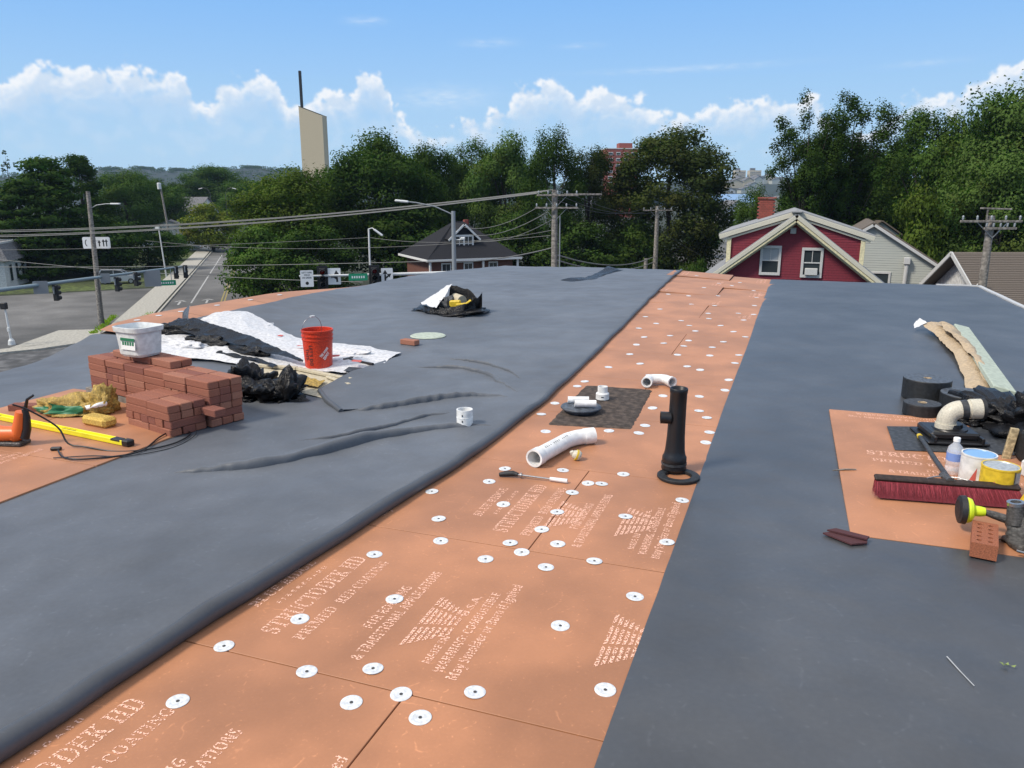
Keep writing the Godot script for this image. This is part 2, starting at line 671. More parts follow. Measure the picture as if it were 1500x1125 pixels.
func materials() -> void:
	var grain := noise_tex(1, 0.12, 4, grey(0.72), grey(1.0))
	var blotch := noise_tex(2, 0.012, 5, grey(0.66), grey(1.0))
	var patches := noise_tex(3, 0.006, 4, grey(0.74), grey(1.0))
	var bumps := noise_tex(4, 0.1, 4, grey(0.0), grey(1.0), 0, 512, 0.1, 0.9)
	var waves := noise_tex(5, 0.012, 3, grey(0.0), grey(1.0), 0, 512, 0.1, 0.9)
	var creases := noise_tex(6, 0.02, 3, grey(0.0), grey(1.0), 1, 512, 0.1, 0.95)
	var subtle := noise_tex(16, 0.02, 4, grey(0.87), grey(1.0))
	var medium := noise_tex(17, 0.03, 5, grey(0.74), grey(1.0), 0, 512, 0.3, 0.6)
	var rubber := layered(1024, 21, 0.14, 0.13, 0.11)
	var boards := layered(1024, 33, 0.18, 0.14, 0.05)
	# the membrane: black rubber under a film of pale dust
	var m := mat("membrane", Color(0.2, 0.22, 0.252), 0.55, rubber, 0.33, waves, 0.5, 0.0, subtle, 0.047)
	m.metallic_specular = 0.46
	m.rim_enabled = true
	m.rim = 0.45
	m.rim_tint = 0.4
	mat("membrane_roll", Color(0.14, 0.152, 0.172), 0.45, rubber, 0.5)
	m = mat("membrane_clean", Color(0.124, 0.131, 0.142), 0.4, rubber, 0.29, waves, 0.5, 0.0, subtle, 0.053)
	m.metallic_specular = 0.66
	mat("membrane_new", Color(0.19, 0.208, 0.238), 0.54, rubber, 0.33, waves, 0.5, 0.0, subtle, 0.06)
	mat("board", Color(0.93, 0.4, 0.187), 0.55, boards, 0.55, bumps, 0.03, 0.0, subtle, 0.11)
	m = M.board
	m.rim_enabled = true
	m.rim = 0.7
	m.rim_tint = 0.75
	mat("board_edge", Color(0.33, 0.2, 0.1), 0.9, grain, 3.0)
	m = mat("print", Color(0.88, 0.52, 0.385), 0.7, null)
	var worn := noise_tex(7, 0.16, 4, Color(1, 1, 1, 0), Color(1, 1, 1, 1), 0, 512, 0.47, 0.49)
	m.albedo_texture = worn
	m.uv1_triplanar = true
	m.uv1_world_triplanar = true
	m.uv1_scale = Vector3.ONE * 1.1
	m.transparency = BaseMaterial3D.TRANSPARENCY_ALPHA_SCISSOR
	m.alpha_scissor_threshold = 0.5
	mat("plate", Color(0.8, 0.82, 0.83), 0.36, subtle, 4.0, null, 0.0, 0.15)
	mat("screw", Color(0.05, 0.05, 0.05), 0.5)
	mat("deck", Color(0.07, 0.06, 0.05), 0.9, grain, 1.0)
	mat("flashing", Color(0.75, 0.75, 0.74), 0.4, grain, 2.0)
	mat("brick_a", Color(0.35, 0.128, 0.078), 0.88, medium, 9.0, bumps, 0.1)
	mat("brick_b", Color(0.27, 0.095, 0.066), 0.88, medium, 9.0, bumps, 0.1)
	mat("brick_c", Color(0.41, 0.17, 0.107), 0.88, medium, 9.0, bumps, 0.1)
	mat("brick_orange", Color(0.38, 0.125, 0.06), 0.85, medium, 9.0, bumps, 0.1)
	mat("pvc", Color(0.88, 0.88, 0.86), 0.35, subtle, 1.3)
	mat("pvc_old", Color(0.62, 0.58, 0.47), 0.5, subtle, 6.0)
	mat("black_plastic", Color(0.012, 0.012, 0.014), 0.38, grain, 3.0)
	mat("black_rubber", Color(0.018, 0.02, 0.023), 0.55, blotch, 5.0, bumps, 0.1)
	mat("dark_grey", Color(0.05, 0.055, 0.062), 0.55, blotch, 4.0)
	mat("blue_grey", Color(0.1, 0.12, 0.15), 0.5, blotch, 4.0)
	mat("bag_black", Color(0.007, 0.007, 0.008), 0.28, null, 4.0, creases, 0.5)
	mat("bag_white", Color(0.7, 0.7, 0.71), 0.5, subtle, 1.7, creases, 0.35)
	mat("red_ink", Color(0.5, 0.1, 0.08), 0.6)
	mat("felt", Color(0.11, 0.082, 0.066), 0.95, blotch, 2.2, bumps, 0.5)
	mat("bucket", Color(0.78, 0.055, 0.018), 0.38, grain, 1.0)
	mat("white_paint", Color(0.78, 0.78, 0.76), 0.5, subtle, 1.5)
	mat("white_print", Color(0.82, 0.82, 0.8), 0.55)
	mat("chalk", Color(0.4, 0.41, 0.42), 0.9)
	mat("tub", Color(0.76, 0.78, 0.77), 0.3, subtle, 1.5)
	(M.bag_black as StandardMaterial3D).metallic_specular = 0.36
	mat("green_ink", Color(0.02, 0.16, 0.07), 0.5)
	mat("yellow", Color(0.74, 0.52, 0.03), 0.45, subtle, 2.0)
	mat("level_yellow", Color(0.8, 0.72, 0.02), 0.4)
	mat("lime", Color(0.62, 0.75, 0.02), 0.4)
	mat("bag_yellow", Color(0.62, 0.41, 0.09), 0.6, blotch, 6.0, creases, 0.5)
	mat("sponge", Color(0.72, 0.5, 0.12), 0.95, noise_tex(9, 0.06, 3, Color(0.55, 0.4, 0.3), grey(1.0), 2, 256, 0.1, 0.4), 6.0, bumps, 0.4)
	mat("tool_orange", Color(0.7, 0.14, 0.025), 0.4)
	mat("steel", Color(0.55, 0.55, 0.55), 0.3, grain, 3.0, null, 0.0, 0.9)
	mat("dark_metal", Color(0.16, 0.155, 0.15), 0.4, blotch, 9.0, bumps, 0.2, 0.6)
	mat("tan_paper", Color(0.52, 0.4, 0.26), 0.7, subtle, 2.5, creases, 0.5)
	mat("tan_board", Color(0.55, 0.49, 0.36), 0.75, subtle, 3.0)
	mat("pale_green", Color(0.47, 0.53, 0.43), 0.6, subtle, 1.5)
	mat("bristle", Color(0.13, 0.005, 0.012), 0.6)
	mat("bristle_worn", Color(0.27, 0.03, 0.045), 0.7)
	mat("broom_wood", Color(0.04, 0.022, 0.016), 0.6, blotch, 5.0)
	mat("wood_new", Color(0.6, 0.48, 0.27), 0.7, blotch, 5.0)
	mat("wood_old", Color(0.3, 0.27, 0.235), 0.9, blotch, 1.2, bumps, 0.5)
	mat("blue_lid", Color(0.2, 0.38, 0.62), 0.3, null)
	mat("tin", Color(0.55, 0.57, 0.56), 0.4, subtle, 3.0, null, 0.0, 0.4)
	mat("maroon", Color(0.1, 0.03, 0.035), 0.8, grain, 4.0, bumps, 0.2)
	mat("leaf_bit", Color(0.2, 0.26, 0.08), 0.7)
	m = mat("clear_plastic", Color(0.9, 0.95, 1.0), 0.08)
	m.albedo_color.a = 0.35
	m.transparency = BaseMaterial3D.TRANSPARENCY_ALPHA
	mat("label_blue", Color(0.18, 0.28, 0.6), 0.5)
	# the street and the houses
	mat("grass", Color(0.11, 0.15, 0.03), 0.95, blotch, 0.22, null, 0.0, 0.0, patches, 0.02)
	mat("ground", Color(0.035, 0.045, 0.018), 0.95, blotch, 0.06)
	mat("asphalt", Color(0.31, 0.302, 0.288), 0.9, layered(512, 51, 0.1, 0.12, 0.16), 0.08, null, 0.0, 0.0, patches, 0.013)
	mat("asphalt_dark", Color(0.13, 0.13, 0.132), 0.9, blotch, 0.12)
	mat("concrete", Color(0.42, 0.4, 0.345), 0.9, subtle, 0.35)
	mat("road_white", Color(0.62, 0.62, 0.6), 0.8, noise_tex(12, 0.05, 3, grey(0.55), grey(1.0)), 0.5)
	mat("road_yellow", Color(0.5, 0.4, 0.13), 0.8, noise_tex(13, 0.05, 3, grey(0.55), grey(1.0)), 0.5)
	mat("house_red", Color(0.2, 0.014, 0.03), 0.7, subtle, 0.9)
	mat("cream", Color(0.72, 0.66, 0.42), 0.6, subtle, 0.8)
	mat("cream_pale", Color(0.76, 0.73, 0.6), 0.6, grain, 0.8)
	mat("trim", Color(0.72, 0.72, 0.7), 0.55, grain, 0.8)
	mat("roof_grey", Color(0.36, 0.37, 0.38), 0.85, grain, 0.8)
	mat("siding_grey", Color(0.4, 0.42, 0.38), 0.75)
	mat("roof_brown", Color(0.2, 0.165, 0.135), 0.9, noise_tex(14, 0.08, 3, grey(0.6), grey(1.0)), 0.6)
	mat("roof_slate", Color(0.03, 0.031, 0.036), 0.95, subtle, 0.7)
	(M.roof_slate as StandardMaterial3D).metallic_specular = 0.2
	mat("roof_mid", Color(0.2, 0.2, 0.21), 0.85, blotch, 0.6)
	mat("wall_white", Color(0.66, 0.66, 0.64), 0.7, subtle, 0.4)
	mat("wall_brick", Color(0.24, 0.1, 0.07), 0.85, noise_tex(15, 0.12, 3, grey(0.5), grey(1.0)), 0.5)
	mat("tower_brick", Color(0.3, 0.075, 0.055), 0.85, subtle, 0.3)
	mat("church", Color(0.72, 0.62, 0.44), 0.8, grain, 0.6)
	mat("window", Color(0.03, 0.04, 0.045), 0.12)
	mat("curtain", Color(0.34, 0.36, 0.37), 0.4)
	mat("blue_roof", Color(0.2, 0.33, 0.52), 0.6)
	mat("pole_wood", Color(0.33, 0.3, 0.265), 0.9, blotch, 0.8)
	mat("galvanised", Color(0.42, 0.45, 0.47), 0.5, grain, 1.0, null, 0.0, 0.4)
	mat("pole_white", Color(0.62, 0.63, 0.62), 0.5)
	mat("arm_metal", Color(0.33, 0.42, 0.46), 0.45, grain, 1.0, null, 0.0, 0.3)
	mat("signal_black", Color(0.012, 0.012, 0.013), 0.5)
	mat("sign_back", Color(0.23, 0.24, 0.25), 0.6)
	mat("sign_white", Color(0.75, 0.76, 0.76), 0.5)
	mat("sign_green", Color(0.012, 0.26, 0.13), 0.5)
	mat("ink_black", Color(0.015, 0.015, 0.015), 0.6)
	mat("cable", Color(0.19, 0.19, 0.18), 0.6)
	mat("cable_dark", Color(0.03, 0.03, 0.03), 0.6)
	mat("bark", Color(0.07, 0.055, 0.045), 0.95, blotch, 0.8)
	mat("car_silver", Color(0.45, 0.48, 0.52), 0.25, null, 1.0, null, 0.0, 0.5)
	mat("car_white", Color(0.72, 0.73, 0.74), 0.3)
	mat("tyre", Color(0.015, 0.015, 0.015), 0.8)
	mat("red_lens", Color(0.3, 0.01, 0.01), 0.2)
	mat("hill_wood", Color(0.022, 0.04, 0.028), 0.95, blotch, 0.01)
	for k in [["dark", Color(0.048, 0.086, 0.018)], ["mid", Color(0.075, 0.13, 0.026)], ["light", Color(0.085, 0.14, 0.034)], ["olive", Color(0.082, 0.122, 0.02)], ["yellow", Color(0.16, 0.19, 0.026)], ["copper", Color(0.062, 0.08, 0.022)]]:
		var f := mat("leaf_" + k[0], k[1], 0.85)
		f.vertex_color_use_as_albedo = true
		f.metallic_specular = 0.12
		f.backlight_enabled = true
		f.backlight = Color(0.5, 0.72, 0.16)


# ------------------------------------------------------------------ ground and streets

const RD := Vector3(-0.305, 0, -0.952)   # along the street that runs away at the left
const RP := Vector3(0.952, 0, -0.305)    # across it, to the right


func road(o: float, s: float, h := 0.0) -> Vector3:
	return RP * o + RD * s + Vector3.UP * h


func flat(pts: Array) -> ArrayMesh:
	var poly := PackedVector2Array()
	for p in pts:
		poly.append(Vector2(p.x, p.z))
	var s := st()
	s.set_smooth_group(-1)
	var ids := Geometry2D.triangulate_polygon(poly)
	for i in range(0, ids.size(), 3):
		tri(s, pts[ids[i]], pts[ids[i + 1]], pts[ids[i + 2]], Vector3.UP)
	return done(s)


# a raised strip (pavement, kerb) between two lines of points
func raised(l: Array, r: Array, h: float) -> ArrayMesh:
	var s := st()
	s.set_smooth_group(-1)
	var u := Vector3.UP * h
	for i in l.size() - 1:
		quad(s, l[i] + u, r[i] + u, r[i + 1] + u, l[i + 1] + u, Vector3.UP)
		quad(s, l[i], l[i + 1], l[i + 1] + u, l[i] + u, l[i] - r[i])
		quad(s, r[i], r[i + 1], r[i + 1] + u, r[i] + u, r[i] - l[i])
	quad(s, l[0], r[0], r[0] + u, l[0] + u, l[0] - l[1])
	return done(s)


func ground_and_streets() -> void:
	setting("ground", flat([Vector3(-1900, 0, 150), Vector3(1500, 0, 150), Vector3(1500, 0, -1800), Vector3(-1900, 0, -1800)]), M.ground)
	setting("lawn", flat([road(-12.2, 97, 0.02), road(-60, 88, 0.02), road(-70, 150, 0.02), road(-12, 135, 0.02)]), M.grass)
	setting("lawn", flat([road(-11.9, 135, 0.024), road(-30, 135, 0.024), road(-30, 230, 0.024), road(-11.9, 230, 0.024)]), M.grass)
	setting("street", flat([road(-9.2, 58, 0.004), road(4.2, 58, 0.004), road(4.2, 262, 0.004), road(-9.2, 262, 0.004)]), M.asphalt)
	setting("cross_street", flat([road(-90, 36, 0.008), road(60, 30, 0.008), road(60, 60, 0.008), road(-9.2, 60, 0.008), road(-14, 60, 0.008), road(-90, 57, 0.008)]), M.asphalt_dark)
	setting("parking_lot", flat([road(-12, 62, 0.012), road(-16.5, 58.5, 0.012), road(-90, 57.5, 0.012), road(-90, 88, 0.012), road(-46, 89, 0.012), road(-12, 96, 0.012)]), M.asphalt)
	setting("far_street", flat([Vector3(1, 0.016, -60), Vector3(10, 0.016, -58), Vector3(65, 0.016, -212), Vector3(55, 0.016, -214)]), M.asphalt)
	# pavement and kerb of the street corner
	var sl := []
	var sr := []
	for k in [[-12.0, 64.0], [-12.0, 100.0], [-12.0, 140.0], [-12.2, 190.0], [-13.0, 235.0]]:
		sl.append(road(k[0], k[1]))
		sr.append(road(k[0] + 2.5, k[1]))
	setting("pavement", raised(sl, sr, 0.13), M.concrete)
	var cl := []
	var cr := []
	for k in [[-44.0, 56.6], [-30.0, 57.2], [-20.0, 58.0], [-15.6, 59.4], [-13.0, 61.4], [-12.0, 63.9]]:
		cl.append(road(k[0], k[1]))
		cr.append(road(k[0] + 0.7, k[1] - 1.25))
	setting("kerb", raised(cl, cr, 0.14), M.concrete)
	var kl := []
	var kr := []
	for s_ in [63.0, 120.0, 235.0]:
		kl.append(road(-9.3, s_))
		kr.append(road(-9.12, s_))
	setting("kerb", raised(kl, kr, 0.12), M.concrete)
	setting("driveway_apron", flat([road(-17, 59.6, 0.02), road(-12.3, 62.4, 0.02), road(-12.2, 66.5, 0.02), road(-15.5, 67.0, 0.02)]), M.concrete)
	# painted lines
	var s := st()
	for q in [[64.0, 79.0], [81.0, 110.0], [113.0, 150.0]]:
		bar(s, road(-7.0, q[0], 0.01), road(-7.0, q[1], 0.01), 0.16, 0.006)
	setting("white_lane_line", done(s), M.road_white)
	s = st()
	for o in [-4.25, -3.95]:
		bar(s, road(o, 64, 0.01), road(o, 128, 0.01), 0.15, 0.006)
	setting("yellow_centre_line", done(s), M.road_yellow)
	s = st()
	bar(s, road(-9.0, 66.2, 0.01), road(-7.3, 66.2, 0.01), 0.5, 0.006)
	bar(s, road(-6.6, 69.5, 0.01), road(-4.6, 69.5, 0.01), 0.5, 0.006)
	setting("stop_line", done(s), M.road_white)
	s = st()
	for k in [[-8.1, 80.0], [-5.6, 80.5]]:
		bar(s, road(k[0], k[1], 0.01), road(k[0], k[1] + 2.6, 0.01), 0.2, 0.006)
		bar(s, road(k[0], k[1] + 3.4, 0.01), road(k[0] - 0.5, k[1] + 2.4, 0.01), 0.2, 0.007)
		bar(s, road(k[0], k[1] + 3.4, 0.01), road(k[0] + 0.5, k[1] + 2.4, 0.01), 0.2, 0.008)
	setting("lane_arrow", done(s), M.road_white)
	s = st()
	for q in [[-9.0, 128.0], [-9.0, 131.5]]:
		bar(s, road(q[0], q[1], 0.01), road(4.0, q[1], 0.01), 0.45, 0.006)
	setting("crosswalk_lines", done(s), M.road_white)
	# weeds in the verge strips
	for w in [[-9.9, 65.5, 74.5, "weeds"], [-12.5, 64.5, 74.0, "weeds"]]:
		var g := st()
		for k in 200:
			var p := road(w[0] + rng.randf_range(-0.28, 0.28) + (0.0 if w[0] > -12.0 else -0.1), rng.randf_range(w[1], w[2]), 0.0)
			var d := Vector3(rng.randf_range(-1, 1), 0, rng.randf_range(-1, 1)).normalized() * 0.1
			var hgt := rng.randf_range(0.08, 0.3)
			g.set_smooth_group(-1)
			tri(g, p - d, p + d, p + Vector3(rng.randf_range(-0.2, 0.2), hgt, rng.randf_range(-0.2, 0.2)), Vector3(0.2, 0.8, 0.6))
		var o := part("weeds", done(g), M.leaf_yellow)
		tag(o, "strip of weeds growing along the street side of the pavement" if w[0] > -12.0 else "strip of weeds growing between the pavement and the parking lot", "weeds", "", "stuff")


# ------------------------------------------------------------------ the building we stand on

func left_edge(v: float) -> float:
	var pts := [Vector2(-7.3, -6), Vector2(-7.33, 5.27), Vector2(-7.42, 6.3), Vector2(-7.6, 7.0), Vector2(-7.7, 7.6), Vector2(-7.66, 8.2), Vector2(-7.5, 9.0), Vector2(-7.36, 10.4), Vector2(-7.38, 11.8), Vector2(-7.16, 13.8), Vector2(-6.72, 15.1), Vector2(-6.1, 16.3), Vector2(-6.0, 17)]
	return curve_at(pts, v)


func rim_width(v: float) -> float:
	return 0.74 * smoothstep(6.5, 6.7, v) * pow(1.0 - smoothstep(6.0, 13.0, v), 0.8)


func curve_at(pts: Array, v: float) -> float:
	for i in pts.size() - 1:
		if v <= pts[i + 1].y or i == pts.size() - 2:
			return lerpf(pts[i].x, pts[i + 1].x, clampf((v - pts[i].y) / (pts[i + 1].y - pts[i].y), 0.0, 1.0))
	return pts[0].x


func roll_edge(v: float) -> float:
	var pts := [Vector2(-2.19, -3), Vector2(-2.17, 1.4), Vector2(-2.12, 2.16), Vector2(-2.0, 3.33), Vector2(-1.89, 5.0), Vector2(-1.87, 6.0), Vector2(-1.9, 7.2), Vector2(-1.96, 9.0), Vector2(-2.05, 11.2), Vector2(-2.15, 14.0), Vector2(-2.21, 16.62)]
	var a := 0.0
	for k in 5:
		a += curve_at(pts, clampf(v + (k - 2) * 0.35, -3.0, 16.6)) * 0.2
	return a


func back_edge(u: float) -> float:
	return curve_at([Vector2(16.3, -8), Vector2(16.3, -6.1), Vector2(16.6, -4.1), Vector2(16.62, -2.2), Vector2(16.62, -1.3), Vector2(16.47, -0.4), Vector2(16.45, 4)], u)


func seg_dist(p: Vector2, line: Array) -> Vector2:
	# distance to a line of points and the share of the way along it
	var best := 1e9
	var t_best := 0.0
	for i in line.size() - 1:
		var a: Vector2 = line[i]
		var b: Vector2 = line[i + 1]
		var t := clampf((p - a).dot(b - a) / (b - a).length_squared(), 0.0, 1.0)
		var side := (b - a).cross(p - a)
		var d := p.distance_to(a.lerp(b, t)) * (1.0 if side > 0.0 else -1.0)
		if absf(d) < absf(best):
			best = d
			t_best = (i + t) / (line.size() - 1)
	return Vector2(best, t_best)


func roof_building() -> void:
	var g := Node3D.new()
	g.name = numbered("flat_roofed_building")
	add_child(g)
	g.rotation.y = -YAW
	tag(g, "the large building in the foreground whose flat roof is being re-covered", "building", "", "structure")
	# deck under boards and membrane, walls down to the street
	var rim := []
	for k in 24:
		var v := -5.0 + 21.3 * k / 23.0
		rim.append(Vector2(left_edge(v) + 0.02, v))
	for k in 12:
		var u := -5.6 + 8.8 * k / 11.0
		rim.append(Vector2(u, back_edge(u) - 0.02))
	for k in 10:
		rim.append(Vector2(3.24, 16.2 - 21.2 * k / 9.0))
	var s := st()
	for i in rim.size():
		var a: Vector2 = rim[i]
		var b: Vector2 = rim[(i + 1) % rim.size()]
		s.set_smooth_group(-1)
		quad(s, Vector3(a.x, 0, -a.y), Vector3(b.x, 0, -b.y), loc(b.x, b.y, -0.03), loc(a.x, a.y, -0.03), Vector3(b.y - a.y, 0, (b.x - a.x)) * -1.0)
	setting("wall", done(s), M.wall_brick, g)
	var p := PackedVector3Array()
	for j in 60:
		var v := -5.0 + 21.45 * j / 59.0
		for i in 40:
			p.append(loc(lerpf(left_edge(v) + 0.01, 3.24, i / 39.0), minf(v, back_edge(lerpf(left_edge(v), 3.24, i / 39.0)) - 0.03), -0.03))
	setting("roof_deck", sheet(p, 40, 60), M.deck, g)
	# pale metal edging along the right and back right rim
	s = st()
	var e := []
	for k in 8:
		e.append(loc(2.55 + 0.7 * k / 7.0, 16.45, 0.018))
	for k in 14:
		e.append(loc(3.26, 16.4 - 10.0 * k / 13.0, 0.018))
	for i in e.size() - 1:
		bar(s, e[i], e[i + 1], 0.07, 0.022)
	setting("metal_edging", done(s), M.flashing, g)

	membranes()
	board_strip()


# a wrinkle that rises gently on its far side and lies over on the near one
func fold_mesh(line: Array, high: float) -> ArrayMesh:
	var prof := [Vector2(3.8, -0.12), Vector2(2.6, 0.03), Vector2(1.6, 0.2), Vector2(0.85, 0.56), Vector2(0.36, 0.9), Vector2(0.0, 1.0), Vector2(-0.3, 0.93), Vector2(-0.5, 0.68), Vector2(-0.6, 0.36), Vector2(-0.64, 0.05), Vector2(-0.66, -0.25)]
	var wave := smooth_noise(int(high * 1000.0), 1.6, 2)
	var n := 80
	var p := PackedVector3Array()
	var rail := []
	for q in line:
		rail.append(Vector3(q.x, 0, q.y))
	for j in n:
		var t := j / float(n - 1)
		var c := smooth_at(rail, t)
		var d := (smooth_at(rail, minf(t + 0.02, 1.0)) - smooth_at(rail, maxf(t - 0.02, 0.0))).normalized()
		var side := Vector3(-d.z, 0, d.x)
		var k := pow(sin(PI * clampf(t, 0.0, 1.0)), 0.7) * (1.0 + 0.22 * wave.get_noise_1d(t * 5.0))
		for q in prof:
			var o: Vector3 = c + side * q.x * high * lerpf(0.4, 1.0, k) + side * 0.02 * wave.get_noise_1d(t * 9.0 + 40.0)
			p.append(loc(o.x, o.z, 0.014 + q.y * high * k - 0.02 * (1.0 - k)))
	return sheet(p, prof.size(), n)


func membranes() -> void:
	var big := smooth_noise(31, 0.55, 3)
	var fine := smooth_noise(32, 2.4, 2)
	# big folds: line, height; they lie over towards us
	var folds := [
		[[Vector2(-3.62, 3.58), Vector2(-3.35, 3.73), Vector2(-3.05, 4.0), Vector2(-2.72, 4.66), Vector2(-2.3, 5.1), Vector2(-1.95, 5.24)], 0.06],
		[[Vector2(-3.36, 5.15), Vector2(-3.09, 5.37), Vector2(-2.77, 5.72), Vector2(-2.49, 5.95), Vector2(-2.1, 6.03)], 0.053],
		[[Vector2(-3.74, 6.52), Vector2(-3.28, 6.82), Vector2(-2.84, 6.8), Vector2(-2.45, 6.45), Vector2(-2.1, 6.1)], 0.03],
		[[Vector2(-3.3, 4.35), Vector2(-2.9, 4.75), Vector2(-2.6, 5.3), Vector2(-2.3, 5.5)], 0.03],
		[[Vector2(-3.5, 7.2), Vector2(-3.1, 7.2), Vector2(-2.6, 6.95), Vector2(-2.2, 6.5)], 0.02],
	]
	# left membrane: one sheet from the rim to the rolled edge beside the boards
	var n := Node3D.new()
	n.name = numbered("rubber_membrane")
	add_child(n)
	n.rotation.y = -YAW
	tag(n, "left sheet of dark grey rubber roof membrane with wrinkles and a rolled edge", "roof membrane")
	var nx := 110
	var ny := 420
	var p := PackedVector3Array()
	p.resize(nx * ny)
	for j in ny:
		var v := -2.0 + 18.62 * j / (ny - 1)
		var l := left_edge(v)
		if v > 6.5 and v < 13.0:
			l += rim_width(v)
		var r := roll_edge(v) - 0.035
		for i in nx:
			var u := lerpf(l, r, pow(float(i) / (nx - 1), 0.72))
			var vv := minf(v, back_edge(u))
			var h := 0.012 + 0.006 * fine.get_noise_2d(u, vv) + 0.012 * (big.get_noise_2d(u, vv) + 0.3)
			if u < -3.95 and v > 1.8 and v < 5.4:
				h = minf(h, 0.011)
			p[j * nx + i] = loc(u, vv, h)
	part("membrane_sheet", sheet(p, nx, ny), M.membrane, n)
	for f in folds:
		part("fold", fold_mesh(f[0], f[1]), M.membrane, n)
	# its rolled edge: a soft bulge that thins away from us
	var pts := []
	var rad := []
	var lump := smooth_noise(77, 1.3, 2)
	for k in 110:
		var v := -2.0 + 18.6 * k / 109.0
		var r := lerpf(0.046, 0.023, smoothstep(1.0, 8.0, v)) * (1.0 + 0.12 * lump.get_noise_1d(v * 1.4) + 0.08 * lump.get_noise_1d(v * 9.0))
		pts.append(loc(roll_edge(v) - r + 0.016 * lump.get_noise_1d(v * 0.8 + 50.0), v, r * 0.92))
		rad.append(r)
	part("rolled_edge", tube_mesh(pts, rad, 18), M.membrane_roll, n)
	# corner that has come loose next to the opening: raised lip and slope
	var la := [Vector3(-3.73, 0.0, 7.75), Vector3(-3.86, 0.03, 6.9), Vector3(-3.9, 0.04, 6.2), Vector3(-3.85, 0.034, 5.62), Vector3(-3.6, 0.026, 5.36), Vector3(-3.34, 0.02, 5.15)]
	var lb := [Vector3(-3.0, 0.0, 7.7), Vector3(-2.95, 0.012, 7.0), Vector3(-2.85, 0.014, 6.5), Vector3(-2.75, 0.014, 6.2), Vector3(-2.75, 0.02, 5.85), Vector3(-2.7, 0.02, 5.72)]
	var a := []
	var b := []
	for q in la:
		a.append(loc(q.x, q.z, q.y + 0.014))
	for q in lb:
		b.append(loc(q.x, q.z, -0.02))
	part("loose_flap", loft(a, b, 50, 26, 0.012, 1.6, 41), M.membrane, n)
	var lip := []
	for q in la:
		lip.append(loc(q.x, q.z, q.y * 0.55 + 0.01))
	part("flap_lip", tube_mesh(lip, [0.006, 0.016, 0.022, 0.026, 0.028, 0.024], 10), M.membrane_roll, n)
	# right membrane
	n = Node3D.new()
	n.name = numbered("rubber_membrane")
	add_child(n)
	n.rotation.y = -YAW
	tag(n, "right sheet of dark grey rubber roof membrane, flat and dusty", "roof membrane")
	nx = 70
	ny = 220
	p = PackedVector3Array()
	p.resize(nx * ny)
	for j in ny:
		var v := -2.0 + 18.47 * j / (ny - 1)
		var l := -0.452 + 0.03 * smoothstep(6.0, 9.5, v) + 0.004 * big.get_noise_2d(v * 2.0, 4.0)
		for i in nx:
			var u := lerpf(l, 3.25, float(i) / (nx - 1))
			p[j * nx + i] = loc(u, minf(v, back_edge(u)), 0.005 if i == 0 else (0.009 if u > 0.2 and v > 3.8 and v < 6.8 else 0.011 + 0.004 * fine.get_noise_2d(u, v) + 0.006 * big.get_noise_2d(u, v)))
	part("membrane_sheet", sheet(p, nx, ny), M.membrane_clean, n)
	var s := st()
	bar(s, loc(0.66, 2.99, 0.0165), loc(0.69, 2.9, 0.0165), 0.004, 0.002)
	bar(s, loc(0.69, 2.9, 0.0165), loc(0.72, 2.82, 0.0165), 0.003, 0.002)
	part("chalk_mark", done(s), M.chalk, n)
	# torn black strip curling up near the far rim
	var cp := []
	for k in [[-4.1, 13.9, 0.015], [-3.95, 14.1, 0.05], [-3.75, 14.4, 0.02], [-3.7, 15.2, 0.03], [-3.66, 15.9, 0.1], [-3.6, 16.2, 0.03]]:
		cp.append(loc(k[0], k[1], k[2]))
	var cq := []
	for k in [[-3.85, 13.8, 0.014], [-3.7, 14.0, 0.015], [-3.55, 14.3, 0.014], [-3.5, 15.2, 0.014], [-3.45, 15.9, 0.03], [-3.4, 16.2, 0.014]]:
		cq.append(loc(k[0], k[1], k[2]))
	var o := part("membrane_scrap", loft(cp, cq, 40, 8, 0.03, 2.0, 5), M.bag_black)
	o.rotation.y = -YAW
	tag(o, "curled black strip of scrap membrane lying near the far rim of the roof", "scrap")


# ------------------------------------------------------------------ fibreboards with print and fastener plates

func print_block() -> ArrayMesh:
	# the maker's print, in board axes: x = across (u), z = -v; letters run along v with their tops towards -u
	var serif := SystemFont.new()
	serif.font_names = PackedStringArray(["Droid Serif"])
	serif.font_weight = 700
	var sans := SystemFont.new()
	sans.font_names = PackedStringArray(["Droid Sans"])
	sans.font_weight = 700
	var s := st()
	for l in [
		["BLUE RIDGE", serif, -0.82, 0.31, 0.44, 0.05], ["F I B E R B O A R D", sans, -0.755, 0.37, 0.36, 0.024], ["STRUCTODEK HD", serif, -0.6, 0.16, 0.71, 0.085],
		["PRIMED", serif, -0.49, 0.16, 0.26, 0.05], ["RED COATING", serif, -0.49, 0.46, 0.41, 0.05], ["FOR ROOFING", sans, -0.275, 0.33, 0.36, 0.05],
		["& TRADITIONAL APPLICATIONS", sans, -0.205, 0.12, 0.74, 0.05], ["MADE IN", sans, 0.045, 0.19, 0.19, 0.035], ["U.S.A.", sans, 0.045, 0.55, 0.17, 0.035],
		["WARNING: COMBUSTIBLE", sans, 0.115, 0.15, 0.62, 0.042], ["May Smolder or Burn if Ignited", sans, 0.185, 0.13, 0.74, 0.046]]:
		words(s, l[0], l[1], Transform3D(Basis(Vector3(0, 0, -1), Vector3(-1, 0, 0), Vector3(0, 1, 0)), Vector3(l[2], 0.0012, -l[3])), l[4], l[5])
	return done_flat(s)


func done_flat(s: SurfaceTool) -> ArrayMesh:
	return s.commit()


